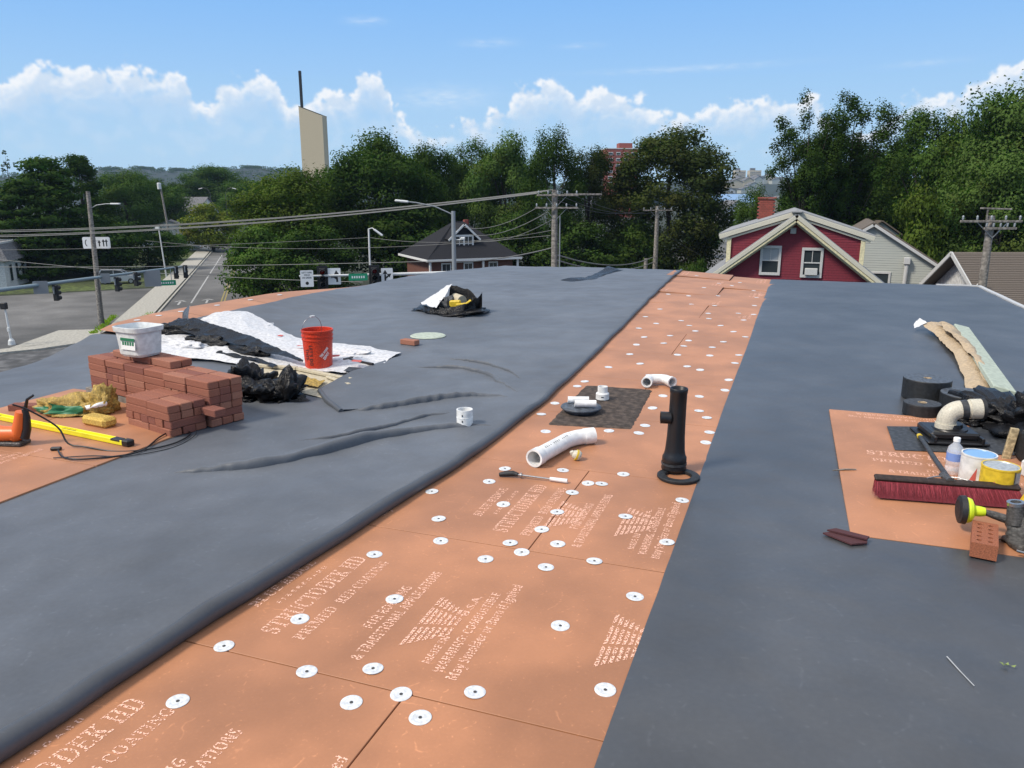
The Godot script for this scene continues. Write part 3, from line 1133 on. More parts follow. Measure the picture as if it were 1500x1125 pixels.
func logo_block() -> ArrayMesh:
	# hatched triangle logo: slanted bars clipped to a triangle
	var s := st()
	s.set_smooth_group(-1)
	for k in 7:
		var t := k / 7.0
		var u0 := -0.165 + 0.165 * t
		var u1 := u0 + 0.015
		# triangle corners (u, v): (-0.165, 0.35) tip on the left line, (0, 0.68), (0, 0.28)
		var v0 := lerpf(0.62, 0.30, t) - 0.02
		var v1 := lerpf(0.68, 0.58, t)
		var z0 := 0.3 + 0.02 * k
		v0 = lerpf(0.28, 0.42, t)
		for c in 5:
			var a := lerpf(v0, v1, c / 5.0)
			var b := lerpf(v0, v1, (c + 0.86) / 5.0)
			var sk := 0.012 * (1 if c % 2 == 0 else -1)
			quad(s, Vector3(u0, 0.0012, -a), Vector3(u0, 0.0012, -b), Vector3(u1, 0.0012, -b - sk), Vector3(u1, 0.0012, -a - sk), Vector3.UP)
		z0 = v0
	return done(s)


func plate_mesh() -> ArrayMesh:
	return lathe_mesh([Vector2(0.039, 0.0), Vector2(0.0385, 0.0016), Vector2(0.033, 0.0028), Vector2(0.026, 0.0028), Vector2(0.022, 0.0018), Vector2(0.016, 0.0018), Vector2(0.01, 0.0006), Vector2(0.0, 0.0006)], 22)


func board_strip() -> void:
	var pm := print_block()
	var lm := logo_block()
	var plate := plate_mesh()
	var screw := lathe_mesh([Vector2(0.0062, 0.0), Vector2(0.0062, 0.0016), Vector2(0.003, 0.0022), Vector2(0.0, 0.0016)], 10)
	var spots: Array[Vector2] = [
		Vector2(-1.89, 1.8), Vector2(-1.97, 2.13), Vector2(-1.81, 2.4), Vector2(-1.82, 3.03), Vector2(-1.57, 2.1), Vector2(-1.35, 2.2), Vector2(-1.32, 2), Vector2(-1.18, 2.1), Vector2(-1.06, 2.01), Vector2(-0.94, 2.2),
		Vector2(-0.51, 2.37), Vector2(-0.78, 2.72), Vector2(-0.54, 3.06), Vector2(-1.52, 2.68), Vector2(-1.58, 3.28), Vector2(-1.71, 3.53), Vector2(-1.29, 3.17), Vector2(-1.24, 3.38), Vector2(-1.15, 3.3), Vector2(-0.99, 3.19),
		Vector2(-1.01, 3.45), Vector2(-0.79, 3.33), Vector2(-0.495, 3.66), Vector2(-1.14, 3.59), Vector2(-1.45, 3.84), Vector2(-1.13, 3.84), Vector2(-1.13, 4.15), Vector2(-1.66, 4.15), Vector2(-1.08, 4.33), Vector2(-1, 4.35),
		Vector2(-0.91, 4.56), Vector2(-0.76, 3.91), Vector2(-0.5, 4.25), Vector2(-1.65, 4.4), Vector2(-1.29, 4.5), Vector2(-1.92, 3.88), Vector2(-1.64, 5.24), Vector2(-1.2, 5.41), Vector2(-0.98, 5.43), Vector2(-0.49, 5.62),
		Vector2(-0.49, 5.37), Vector2(-0.97, 5.63), Vector2(-1.81, 5.66), Vector2(-1.75, 6.79), Vector2(-1.77, 6.6), Vector2(-1.8, 6), Vector2(-1.22, 7.21), Vector2(-0.98, 6.52), Vector2(-0.68, 6.6), Vector2(-0.63, 6.16),
		Vector2(-0.55, 5.99), Vector2(-1, 6.12), Vector2(-0.49, 6.88), Vector2(-0.49, 7.27), Vector2(-0.49, 8), Vector2(-0.79, 7.59), Vector2(-0.93, 7.7), Vector2(-0.77, 8.28), Vector2(-1.1, 8.21), Vector2(-1.59, 8.08),
		Vector2(-1.4, 7.67), Vector2(-1.67, 7.42), Vector2(-1.62, 8.6), Vector2(-1.62, 9.07), Vector2(-1.34, 8.78), Vector2(-1.34, 9.25), Vector2(-1.79, 9.62), Vector2(-1.1, 8.69), Vector2(-1.09, 9.02), Vector2(-0.79, 8.72),
		Vector2(-0.7, 9.07), Vector2(-0.48, 8.4), Vector2(-0.48, 9.45), Vector2(-0.64, 9.75), Vector2(-1.09, 9.65), Vector2(-1.21, 10.01), Vector2(-0.83, 10.13), Vector2(-1.36, 10.34), Vector2(-1.64, 10.03), Vector2(-1.87, 10.51),
		Vector2(-1.03, 10.62), Vector2(-1.09, 11.1), Vector2(-0.69, 11.26), Vector2(-0.58, 10.66), Vector2(-1.42, 11.88), Vector2(-1.08, 11.89), Vector2(-1.79, 11.23), Vector2(-1.59, 12.84), Vector2(-1.93, 12.89), Vector2(-1.14, 13.06),
		Vector2(-0.52, 12.18), Vector2(-0.48, 11.23), Vector2(-1.47, 13.97), Vector2(-1.05, 14.7), Vector2(-0.54, 13.27), Vector2(-1.3, 14.89), Vector2(-0.95, 15.32), Vector2(-1.82, 15.79), Vector2(-0.64, 14.27)]
	var o := Node3D.new()
	o.name = numbered("fibreboard_strip")
	add_child(o)
	o.rotation.y = -YAW
	tag(o, "long strip of orange primed fibreboards with fastener plates between the two membranes", "roof boards")
	for row in range(-2, 12):
		var v0 := 2.11 + 1.22 * row
		var v1 := minf(v0 + 1.22, 16.6)
		var cols := [[-2.38, -0.28]] if row % 2 == 0 else [[-2.38, -1.165], [-1.165, -0.28]]
		if row == 1:
			cols = [[-2.38, -1.13], [-1.13, -0.28]]
		for c in cols:
			var gap := 0.003
			var a := loc((c[0] + c[1]) * 0.5, v0 + gap)
			var b := loc((c[0] + c[1]) * 0.5, v1 - gap)
			var s := st()
			var tilt := b - a
			var z := -tilt.normalized()
			var rise: float = (roof_y(c[1], (v0 + v1) * 0.5) - roof_y(c[0], (v0 + v1) * 0.5)) / (c[1] - c[0])
			var x := Vector3(1, rise, 0).normalized()
			var y := z.cross(x).normalized()
			var basis_ := Basis(x, y, x.cross(y))
			box(s, Vector3(0, -0.0065, 0), Vector3(c[1] - c[0] - gap * 2.0, 0.013, tilt.length()), Basis.IDENTITY, 0.0015)
			var bd := part("fibreboard", done(s), M.board, o)
			bd.transform = Transform3D(basis_, (a + b) * 0.5)
			var here := bd.transform.affine_inverse()
			# the print of this board
			var shifts := []
			if row == 0:
				shifts = [0.0]
			elif row % 2 == 0:
				shifts = [0.0] if row % 4 == 0 else [-0.2, 0.95]
			elif c[0] < -1.5 or row == -1:
				shifts = [-0.15] if row < 0 else [-0.98]
			else:
				shifts = [0.53]
			if c[0] > -1.5 and row == -1:
				shifts = []
			for sh in shifts:
				var pr := part("print", pm, M.print, bd)
				pr.transform = here * Transform3D(Basis.IDENTITY, Vector3(-1.2 + sh, (here.affine_inverse() * Vector3.ZERO).y, -v0))
				pr.position.y = 0.0
			for q in [[-1.17, 0.0]] if row == 0 else ([[-0.98, 0.02], [-0.6, 0.05]] if row == 1 else ([[-1.1, 0.0]] if row % 2 == 0 else [[-0.7, 0.1]])):
				if q[0] > c[0] + 0.1 and q[0] < c[1]:
					var lg := part("logo_print", lm, M.print, bd)
					lg.transform = here * Transform3D(Basis.IDENTITY, Vector3(q[0], 0, -v0 - q[1] + 0.02))
					lg.position.y = 0.0002
			if row == 0:
				var lg2 := part("logo_print", lm, M.print, bd)
				lg2.transform = here * Transform3D(Basis.IDENTITY, Vector3(-0.42, 0, -v0 - 0.1))
				lg2.position.y = 0.0002
			for p in spots:
				if p.y >= v0 and p.y < v0 + 1.22 and p.x >= c[0] and p.x < c[1]:
					var f := part("fastener_plate", plate, M.plate, bd)
					var w := here * loc(p.x, p.y)
					f.position = Vector3(w.x, 0.0016, w.z)
					f.rotation = Vector3(rng.randf_range(-0.05, 0.05), rng.randf() * 6.0, rng.randf_range(-0.05, 0.05))
					if p.y < 5.0:
						var sc := part("screw", screw, M.screw, bd)
						sc.position = Vector3(w.x, 0.0024, w.z)
	# a narrow run of boards along the left rim
	o = Node3D.new()
	o.name = numbered("fibreboard_strip")
	add_child(o)
	o.rotation.y = -YAW
	tag(o, "narrow tapering strip of orange fibreboard along the left rim above the street", "roof boards")
	for k in 5:
		var v0 := 6.66 + 1.22 * k
		var p := PackedVector3Array()
		for j in 8:
			var v := v0 + 1.212 * j / 7.0
			var wd := rim_width(v)
			for i in 5:
				p.append(loc(left_edge(v) - 0.01 + (wd + 0.1) * i / 4.0, v, 0.004))
		var bd := part("fibreboard", sheet(p, 5, 8), M.board, o)
		for q in [Vector2(-7.5, 7.2), Vector2(-7.5, 7.55), Vector2(-7.47, 7.9), Vector2(-7.4, 8.5), Vector2(-7.32, 9.1), Vector2(-7.26, 9.7)]:
			if q.y >= v0 and q.y < v0 + 1.22:
				var f := part("fastener_plate", plate, M.plate, bd)
				f.position = loc(q.x, q.y, 0.006)


# ------------------------------------------------------------------ houses

# a window set into a wall that faces +z: casing, sill, sash bars and two panes
func window(parent: Node, c: Vector3, w: float, h: float, trim: Material, lower: Material, upper: Material, cols := 1, trim_w := 0.12) -> void:
	var s := st()
	for k in [-1.0, 1.0]:
		box(s, c + Vector3(k * (w + trim_w) * 0.5, 0, 0.03), Vector3(trim_w, h, 0.06), Basis.IDENTITY, 0.008)
		box(s, c + Vector3(0, k * (h + trim_w) * 0.5, 0.034), Vector3(w + trim_w * 2.0, trim_w, 0.068), Basis.IDENTITY, 0.008)
	box(s, c + Vector3(0, 0, 0.02), Vector3(w, 0.05, 0.04))
	for k in range(1, cols):
		box(s, c + Vector3(-w * 0.5 + w * k / cols, h * 0.25 + 0.0125, 0.018), Vector3(0.03, h * 0.5 - 0.025, 0.03))
	var f := part("window", done(s), trim, parent)
	part("pane", moved_box(c + Vector3(0, h * 0.25, -0.002), Vector3(w, h * 0.5, 0.02)), upper, f)
	part("pane", moved_box(c + Vector3(0, -h * 0.25, -0.006), Vector3(w, h * 0.5, 0.02)), lower, f)


func moved_box(c: Vector3, size: Vector3, b := Basis.IDENTITY, bev := 0.0) -> ArrayMesh:
	var s := st()
	box(s, c, size, b, bev)
	return done(s)


# a roof slab from a to b in the xy plane, running from z0 to z1
func slab(s: SurfaceTool, a: Vector2, b: Vector2, z0: float, z1: float, thick: float) -> void:
	var d := (b - a).normalized()
	var n := Vector2(-d.y, d.x)
	if n.y < 0.0:
		n = -n
	var c := (a + b) * 0.5 + n * thick * 0.5
	box(s, Vector3(c.x, c.y, (z0 + z1) * 0.5), Vector3(a.distance_to(b), thick, absf(z1 - z0)), Basis(Vector3(d.x, d.y, 0), Vector3(-d.y, d.x, 0), Vector3(0, 0, 1)), 0.01)


# clapboards: overlapping boards from y0 to y1, their ends given by a left and a right line; each a wedge
func clapboards(y0: float, y1: float, step: float, left: Callable, right: Callable, z: float) -> ArrayMesh:
	var s := st()
	s.set_smooth_group(-1)
	var y := y0
	while y < y1:
		var t := minf(y + step, y1)
		var a0 := Vector3(left.call(y), y, z + 0.022)
		var b0 := Vector3(right.call(y), y, z + 0.022)
		var a1 := Vector3(left.call(t), t, z + 0.004)
		var b1 := Vector3(right.call(t), t, z + 0.004)
		quad(s, a0, b0, b1, a1, Vector3(0, 0.1, 1))
		quad(s, a0, b0, Vector3(b0.x, y, z), Vector3(a0.x, y, z), Vector3.DOWN)
		y = t
	return done(s)


# bare body of a gabled house along z, gable towards +z
func gable_walls(w: float, eave: float, ridge: float, z0: float, z1: float) -> ArrayMesh:
	var s := st()
	prism(s, PackedVector2Array([Vector2(-w, 0), Vector2(w, 0), Vector2(w, eave), Vector2(0, ridge), Vector2(-w, eave)]), absf(z1 - z0), Transform3D(Basis.IDENTITY, Vector3(0, 0, (z0 + z1) * 0.5)))
	return done(s)


func red_house() -> void:
	var h := thing("red_house", "dark red clapboard house with a cream trimmed steep front gable", "house", Vector3(12.3, 0, -34), -0.33)
	h.scale.x = 0.92
	var apex := 9.3
	var k := 0.715
	# body: steep gable in front, dormer walls set back on both sides
	part("wall", gable_walls(4.8, apex - 4.8 * k - 0.05, apex - 0.05, -9.0, -0.03), M.house_red, h)
	var s := st()
	prism(s, PackedVector2Array([Vector2(-3.08, 4.5), Vector2(3.12, 4.5), Vector2(3.12, 8.28), Vector2(0, 9.36), Vector2(-3.08, 8.28)]), 8.0, Transform3D(Basis.IDENTITY, Vector3(0, 0, -4.5)))
	part("dormer_wall", done(s), M.house_red, h)
	var cb := part("clapboards", clapboards(3.0, 9.2, 0.11, func(y): return -minf(4.8, (apex - y) / k), func(y): return minf(4.8, (apex - y) / k), -0.03), M.house_red, h)
	tag(cb, "", "", "", "stuff")
	cb = part("clapboards", clapboards(5.5, 9.2, 0.11, func(y): return -minf(3.06, maxf((9.36 - y) / 0.35, 0.05)), func(y): return minf(3.1, maxf((9.36 - y) / 0.35, 0.05)), -0.5), M.house_red, h)
	tag(cb, "", "", "", "stuff")
	# main roof: overhanging rakes, then the slopes below the dormers
	s = st()
	for sd in [-1.0, 1.0]:
		slab(s, Vector2(0, apex), Vector2(sd * 5.3, apex - 5.3 * k), -0.5, 0.5, 0.06)
		slab(s, Vector2(sd * 3.2, apex - 3.2 * k - 0.004), Vector2(sd * 5.3, apex - 5.3 * k - 0.004), -9.2, -0.5, 0.06)
	var rf := part("roof", done(s), M.roof_grey, h)
	s = st()
	slab(s, Vector2(0.02, 9.42), Vector2(-3.5, 8.36), -8.9, -0.3, 0.09)
	slab(s, Vector2(-0.02, 9.42), Vector2(3.5, 8.36), -8.9, -0.3, 0.09)
	part("dormer_roof", done(s), M.roof_grey, h)
	# rake boards: a deep pale fascia, a cream moulding and a yellow line under it, both sides
	for sd in [-1.0, 1.0]:
		s = st()
		slab(s, Vector2(0, apex - 0.17), Vector2(sd * 5.3, apex - 0.17 - 5.3 * k), 0.44, 0.53, 0.17)
		part("rake_board", done(s), M.cream_pale, h)
		s = st()
		slab(s, Vector2(0, apex - 0.31), Vector2(sd * 5.3, apex - 0.31 - 5.3 * k), 0.36, 0.5, 0.1)
		slab(s, Vector2(0, apex - 0.42), Vector2(sd * 5.1, apex - 0.42 - 5.1 * k), 0.0, 0.12, 0.1)
		part("rake_moulding", done(s), M.cream, h)
		s = st()
		slab(s, Vector2(0, apex - 0.36), Vector2(sd * 5.2, apex - 0.36 - 5.2 * k), 0.0, 0.4, 0.05)
		part("soffit", done(s), M.cream_pale, h)
		s = st()
		slab(s, Vector2(0, 9.24), Vector2(sd * 3.46, 8.2), -0.42, -0.27, 0.2)
		slab(s, Vector2(0, 9.12), Vector2(sd * 3.3, 8.12), -0.47, -0.36, 0.09)
		part("dormer_fascia", done(s), M.cream_pale, h)
		part("corner_board", moved_box(Vector3(sd * 3.02, 7.0, -0.46), Vector3(0.2, 2.5, 0.14), Basis.IDENTITY, 0.01), M.cream, h)
	part("ridge_cap", moved_box(Vector3(0, apex + 0.12, 0.1), Vector3(0.5, 0.1, 0.9), Basis.IDENTITY, 0.03), M.roof_grey, h)
	window(h, Vector3(-1.03, 7.32, 0.0), 0.72, 1.05, M.trim, M.window, M.curtain, 2)
	window(h, Vector3(0.84, 7.26, 0.0), 0.72, 1.05, M.trim, M.window, M.window, 2)
	s = st()
	box(s, Vector3(0.84, 6.88, 0.09), Vector3(0.56, 0.3, 0.2), Basis.IDENTITY, 0.02)
	part("air_conditioner", done(s), M.trim, h)
	part("vent_cover", moved_box(Vector3(-0.1, 8.62, 0.03), Vector3(0.26, 0.26, 0.08), Basis.IDENTITY, 0.02), M.trim, h)
	part("downpipe", tube_mesh([Vector3(3.6, 6.6, 0.35), Vector3(3.6, 3.0, 0.35)], 0.05, 8), M.trim, h)
	# chimney of separate courses
	var ch := Node3D.new()
	ch.name = "chimney"
	h.add_child(ch)
	s = st()
	for r in 13:
		for q in 4:
			box(s, Vector3(-1.85 + q * 0.205 + (0.1 if r % 2 == 1 else 0.0) - 0.02, 8.85 + r * 0.088, -6.0), Vector3(0.195, 0.08, 0.8 + 0.02 * rng.randf()), Basis.IDENTITY, 0.006)
	tag(part("brick_courses", done(s), M.tower_brick, ch), "", "", "", "stuff")
	part("chimney_core", moved_box(Vector3(-1.5, 9.3, -6.0), Vector3(0.82, 1.26, 0.74)), M.roof_brown, ch)
	part("chimney_cap", moved_box(Vector3(-1.5, 10.0, -6.0), Vector3(0.98, 0.07, 0.95), Basis.IDENTITY, 0.01), M.tower_brick, ch)


func houses() -> void:
	red_house()
	# grey-green house behind it
	var h := thing("grey_house", "grey green clapboard house with a white edged gable right of the red house", "house", Vector3(21.2, 0, -46), -0.38)
	h.scale.x = 0.95
	part("wall", gable_walls(4.5, 5.75, 8.5, -9.0, 0.0), M.siding_grey, h)
	var cb := part("clapboards", clapboards(2.5, 8.45, 0.14, func(y): return -minf(4.5, (8.5 - y) / 0.611), func(y): return minf(4.5, (8.5 - y) / 0.611), 0.0), M.siding_grey, h)
	tag(cb, "", "", "", "stuff")
	var s := st()
	for sd in [-1.0, 1.0]:
		slab(s, Vector2(0, 8.55), Vector2(sd * 4.9, 8.55 - 4.9 * 0.611), -9.3, 0.3, 0.1)
	part("roof", done(s), M.roof_brown, h)
	s = st()
	for sd in [-1.0, 1.0]:
		slab(s, Vector2(0, 8.38), Vector2(sd * 4.85, 8.38 - 4.85 * 0.611), 0.22, 0.32, 0.16)
	part("rake_board", done(s), M.trim, h)
	window(h, Vector3(0.7, 5.0, 0.02), 0.85, 1.3, M.trim, M.window, M.window, 1)
	part("downpipe", tube_mesh([Vector3(2.05, 6.5, 0.2), Vector3(2.0, 2.5, 0.2)], 0.12, 10), M.trim, h)
	part("downpipe_head", moved_box(Vector3(2.05, 6.45, 0.2), Vector3(0.36, 0.4, 0.36), Basis.IDENTITY, 0.03), M.trim, h)
	h = thing("brown_house", "house with a brown gable roof showing left of the grey house ridge", "house", Vector3(28.2, 0, -60), -0.2)
	part("wall", gable_walls(3.5, 5.8, 8.2, -7.0, 0.0), M.siding_grey, h)
	s = st()
	for sd in [-1.0, 1.0]:
		slab(s, Vector2(0, 8.25), Vector2(sd * 3.9, 8.25 - 3.9 * 0.68), -7.3, 0.3, 0.1)
	part("roof", done(s), M.roof_brown, h)
	# house with the brown shingle slope at the right edge: ridge runs to the right, slope towards us
	h = thing("shingled_house", "house at the right edge with a broad brown shingled roof slope", "house", Vector3(22.9, 0, -38), 0.0)
	s = st()
	prism(s, PackedVector2Array([Vector2(-4, 0), Vector2(4, 0), Vector2(4, 4.2), Vector2(0, 7.1), Vector2(-4, 4.2)]), 11.0, Transform3D(Basis(Vector3(0, 0, -1), Vector3.UP, Vector3(1, 0, 0)), Vector3(6.2, 0, -2.6)))
	part("wall", done(s), M.wall_white, h)
	# shingle courses on the near slope
	var rows := 40
	s = st()
	for r in rows:
		var t0 := float(r) / rows
		var t1 := float(r + 1.25) / rows
		var a := Vector3(6.0, lerpf(7.25, 4.05, t0), lerpf(-2.6, 1.75, t0))
		var b := Vector3(6.0, lerpf(7.25, 4.05, t1) + 0.018, lerpf(-2.6, 1.75, t1) + 0.02)
		var n := (b - a).normalized()
		box(s, (a + b) * 0.5, Vector3(12.0, 0.02, a.distance_to(b)), Basis(Vector3.RIGHT, n.cross(Vector3.RIGHT), n))
	var roof := part("roof", done(s), M.roof_brown, h)
	part("far_slope", moved_box(Vector3(6.0, 5.6, -4.85), Vector3(12.0, 0.1, 5.6), Basis(Vector3.RIGHT, -0.61)), M.roof_brown, roof)
	s = st()
	bar(s, Vector3(0.0, 7.2, -2.6), Vector3(0.0, 4.0, 1.85), 0.07, 0.2)
	bar(s, Vector3(0.0, 7.2, -2.6), Vector3(0.0, 4.0, -7.0), 0.07, 0.2)
	part("rake_board", done(s), M.trim, h)
	s = st()
	prism(s, PackedVector2Array([Vector2(-1.6, 3.2), Vector2(0.3, 3.2), Vector2(0.62, 6.1)]), 0.08, Transform3D(Basis.IDENTITY, Vector3(-0.15, 0, -0.2)))
	part("gable_return", done(s), M.roof_brown, h)
	s = st()
	bar(s, Vector3(0.45, 6.2, -0.14), Vector3(-1.75, 3.1, -0.14), 0.08, 0.14)
	bar(s, Vector3(0.45, 6.2, -0.14), Vector3(0.2, 3.1, -0.14), 0.08, 0.12)
	part("return_trim", done(s), M.trim, h)
	# slate hip roofed house behind the left part of the roof
	h = thing("hip_roofed_house", "brick house with a dark hipped roof, white eaves and a white framed dormer", "house", Vector3(-4.9, 0, -71), 0.42)
	h.scale = Vector3(0.78, 0.96, 0.78)
	part("wall", moved_box(Vector3(0, 2.6, 0), Vector3(9.6, 5.2, 9.6)), M.wall_brick, h)
	s = st()
	s.set_smooth_group(-1)
	var e := [Vector3(-5.6, 5.15, 5.6), Vector3(5.6, 5.15, 5.6), Vector3(5.6, 5.15, -5.6), Vector3(-5.6, 5.15, -5.6)]
	var r0 := Vector3(-0.6, 8.3, 0.3)
	var r1 := Vector3(0.7, 8.3, -0.3)
	quad(s, e[0], e[1], r1, r0, Vector3(0, 1, 1))
	tri(s, e[1], e[2], r1, Vector3(1, 1, 0))
	quad(s, e[2], e[3], r0, r1, Vector3(0, 1, -1))
	tri(s, e[3], e[0], r0, Vector3(-1, 1, 0))
	part("roof", done(s), M.roof_slate, h)
	s = st()
	for k in 4:
		var a2: Vector3 = e[k]
		var b2: Vector3 = e[(k + 1) % 4]
		bar(s, a2 + Vector3.DOWN * 0.1, b2 + Vector3.DOWN * 0.1, 0.12, 0.2)
	part("eaves_board", done(s), M.white_paint, h)
	part("soffit", moved_box(Vector3(0, 5.1, 0), Vector3(11.1, 0.05, 11.1)), M.trim, h)
	var dm := Node3D.new()
	dm.name = "dormer"
	h.add_child(dm)
	dm.position = Vector3(-0.6, 5.45, 3.5)
	dm.scale = Vector3(1.3, 1.2, 1.2)
	part("dormer_wall", gable_walls(1.05, 1.3, 2.15, -3.0, 0.0), M.roof_slate, dm)
	s = st()
	for sd in [-1.0, 1.0]:
		slab(s, Vector2(0, 2.22), Vector2(sd * 1.45, 1.05), -3.0, 0.25, 0.09)
	part("dormer_roof", done(s), M.roof_slate, dm)
	s = st()
	for sd in [-1.0, 1.0]:
		slab(s, Vector2(0, 2.12), Vector2(sd * 1.42, 0.97), 0.2, 0.3, 0.15)
	part("dormer_trim", done(s), M.white_paint, dm)
	s = st()
	for k in [-0.82, 0.0, 0.82]:
		box(s, Vector3(k, 0.78, 0.04), Vector3(0.14, 1.1, 0.08))
	for y in [0.2, 1.36]:
		box(s, Vector3(0, y, 0.042), Vector3(1.78, 0.14, 0.084))
	for k in [-0.41, 0.41]:
		box(s, Vector3(k, 0.78, 0.03), Vector3(0.05, 1.1, 0.05))
		box(s, Vector3(k, 0.78, 0.034), Vector3(0.7, 0.05, 0.05))
	part("window_frame", done(s), M.white_paint, dm)
	part("pane", moved_box(Vector3(-0.41, 0.78, 0.01), Vector3(0.68, 1.05, 0.03)), M.window, dm)
	part("pane", moved_box(Vector3(0.41, 0.78, 0.01), Vector3(0.68, 1.05, 0.03)), M.window, dm)
	for x in [-3.2, -0.6, 2.4]:
		window(h, Vector3(x, 3.9, 4.82), 0.9, 1.5, M.white_paint, M.window, M.window, 2)
	for x in [-5.2, 1.0, 5.2]:
		part("porch_post", moved_box(Vector3(x, 2.5, 5.3), Vector3(0.22, 5.0, 0.22), Basis.IDENTITY, 0.02), M.white_paint, h)
	part("chimney", moved_box(Vector3(1.3, 7.9, -0.8), Vector3(0.5, 1.0, 0.5), Basis.IDENTITY, 0.02), M.tower_brick, h)
	# white building at the left edge
	h = thing("white_building", "small white building with a grey mansard roof at the left edge", "building", Vector3(-63.5, 0, -88.5), 0.32)
	part("wall", moved_box(Vector3(0, 1.7, 0), Vector3(12, 3.4, 9)), M.wall_white, h)
	s = st()
	s.set_smooth_group(-1)
	var lo := [Vector3(-6.6, 3.2, 5.1), Vector3(6.6, 3.2, 5.1), Vector3(6.6, 3.2, -5.1), Vector3(-6.6, 3.2, -5.1)]
	var hi := [Vector3(-5.6, 5.1, 4.1), Vector3(5.6, 5.1, 4.1), Vector3(5.6, 5.1, -4.1), Vector3(-5.6, 5.1, -4.1)]
	for k in 4:
		quad(s, lo[k], lo[(k + 1) % 4], hi[(k + 1) % 4], hi[k], lo[k] + lo[(k + 1) % 4])
	quad(s, hi[0], hi[1], hi[2], hi[3], Vector3.UP)
	quad(s, lo[0], lo[1], lo[2], lo[3], Vector3.DOWN)
	part("roof", done(s), M.roof_mid, h)
	s = st()
	for k in 4:
		bar(s, hi[k], hi[(k + 1) % 4], 0.2, 0.22)
	part("roof_edge", done(s), M.trim, h)
	for x in [-4.6, -2.8, -1.0, 0.8, 2.6, 4.4]:
		window(h, Vector3(x, 1.75, 4.52), 0.95, 1.9, M.trim, M.window, M.window, 1)
	for z in [-2.4, 0.0, 2.4]:
		var fr := part("window", moved_box(Vector3(6.02, 1.75, z), Vector3(0.08, 2.1, 1.2), Basis.IDENTITY, 0.01), M.trim, h)
		part("pane", moved_box(Vector3(6.05, 1.75, z), Vector3(0.08, 1.8, 0.9)), M.window, fr)
	# houses among the trees at the far left
	simple_house("white_house", "white house with a grey roof at the bend of the street", Vector3(-66.5, 0, -152), 5.2, 3.6, 5.6, 9.0, 0.35, M.wall_white, M.roof_mid)
	simple_house("white_house", "small white gabled house behind the lane sign, half hidden by trees", Vector3(-84, 0, -150), 4.0, 5.0, 7.4, 8.0, 0.2, M.wall_white, M.roof_mid)
	simple_house("white_house", "pale house half hidden in the dark trees at the far left", Vector3(-92, 0, -128), 4.0, 5.5, 7.8, 8.0, -0.4, M.wall_white, M.roof_mid)
	simple_house("long_grey_building", "long building with a grey roof behind the yellow green small tree", Vector3(-74, 0, -192), 10.5, 6.6, 10.1, 12.0, 1.45, M.wall_white, M.roof_mid)
	simple_house("grey_house", "pale grey house with a dark porch beside the far street", Vector3(92, 0, -322), 6.0, 5.0, 9.0, 9.0, 0.3, M.trim, M.roof_mid)


func simple_house(called: String, label: String, pos: Vector3, w: float, eave: float, ridge: float, deep: float, turn: float, wall: Material, roof: Material) -> void:
	var h := thing(called, label, "house" if called != "long_grey_building" else "building", pos, turn)
	part("wall", gable_walls(w * 0.5 if called == "long_grey_building" else w, eave, ridge, -deep, 0.0), wall, h)
	var ww := w * 0.5 if called == "long_grey_building" else w
	var k := (ridge - eave) / ww
	var s := st()
	for sd in [-1.0, 1.0]:
		slab(s, Vector2(0, ridge + 0.05), Vector2(sd * (ww + 0.4), ridge + 0.05 - (ww + 0.4) * k), -deep - 0.4, 0.4, 0.12)
	part("roof", done(s), roof, h)
	for x in [-0.5, 0.5]:
		window(h, Vector3(x * ww, eave * 0.62, 0.02), 0.9, 1.3, M.trim, M.window, M.window, 1)


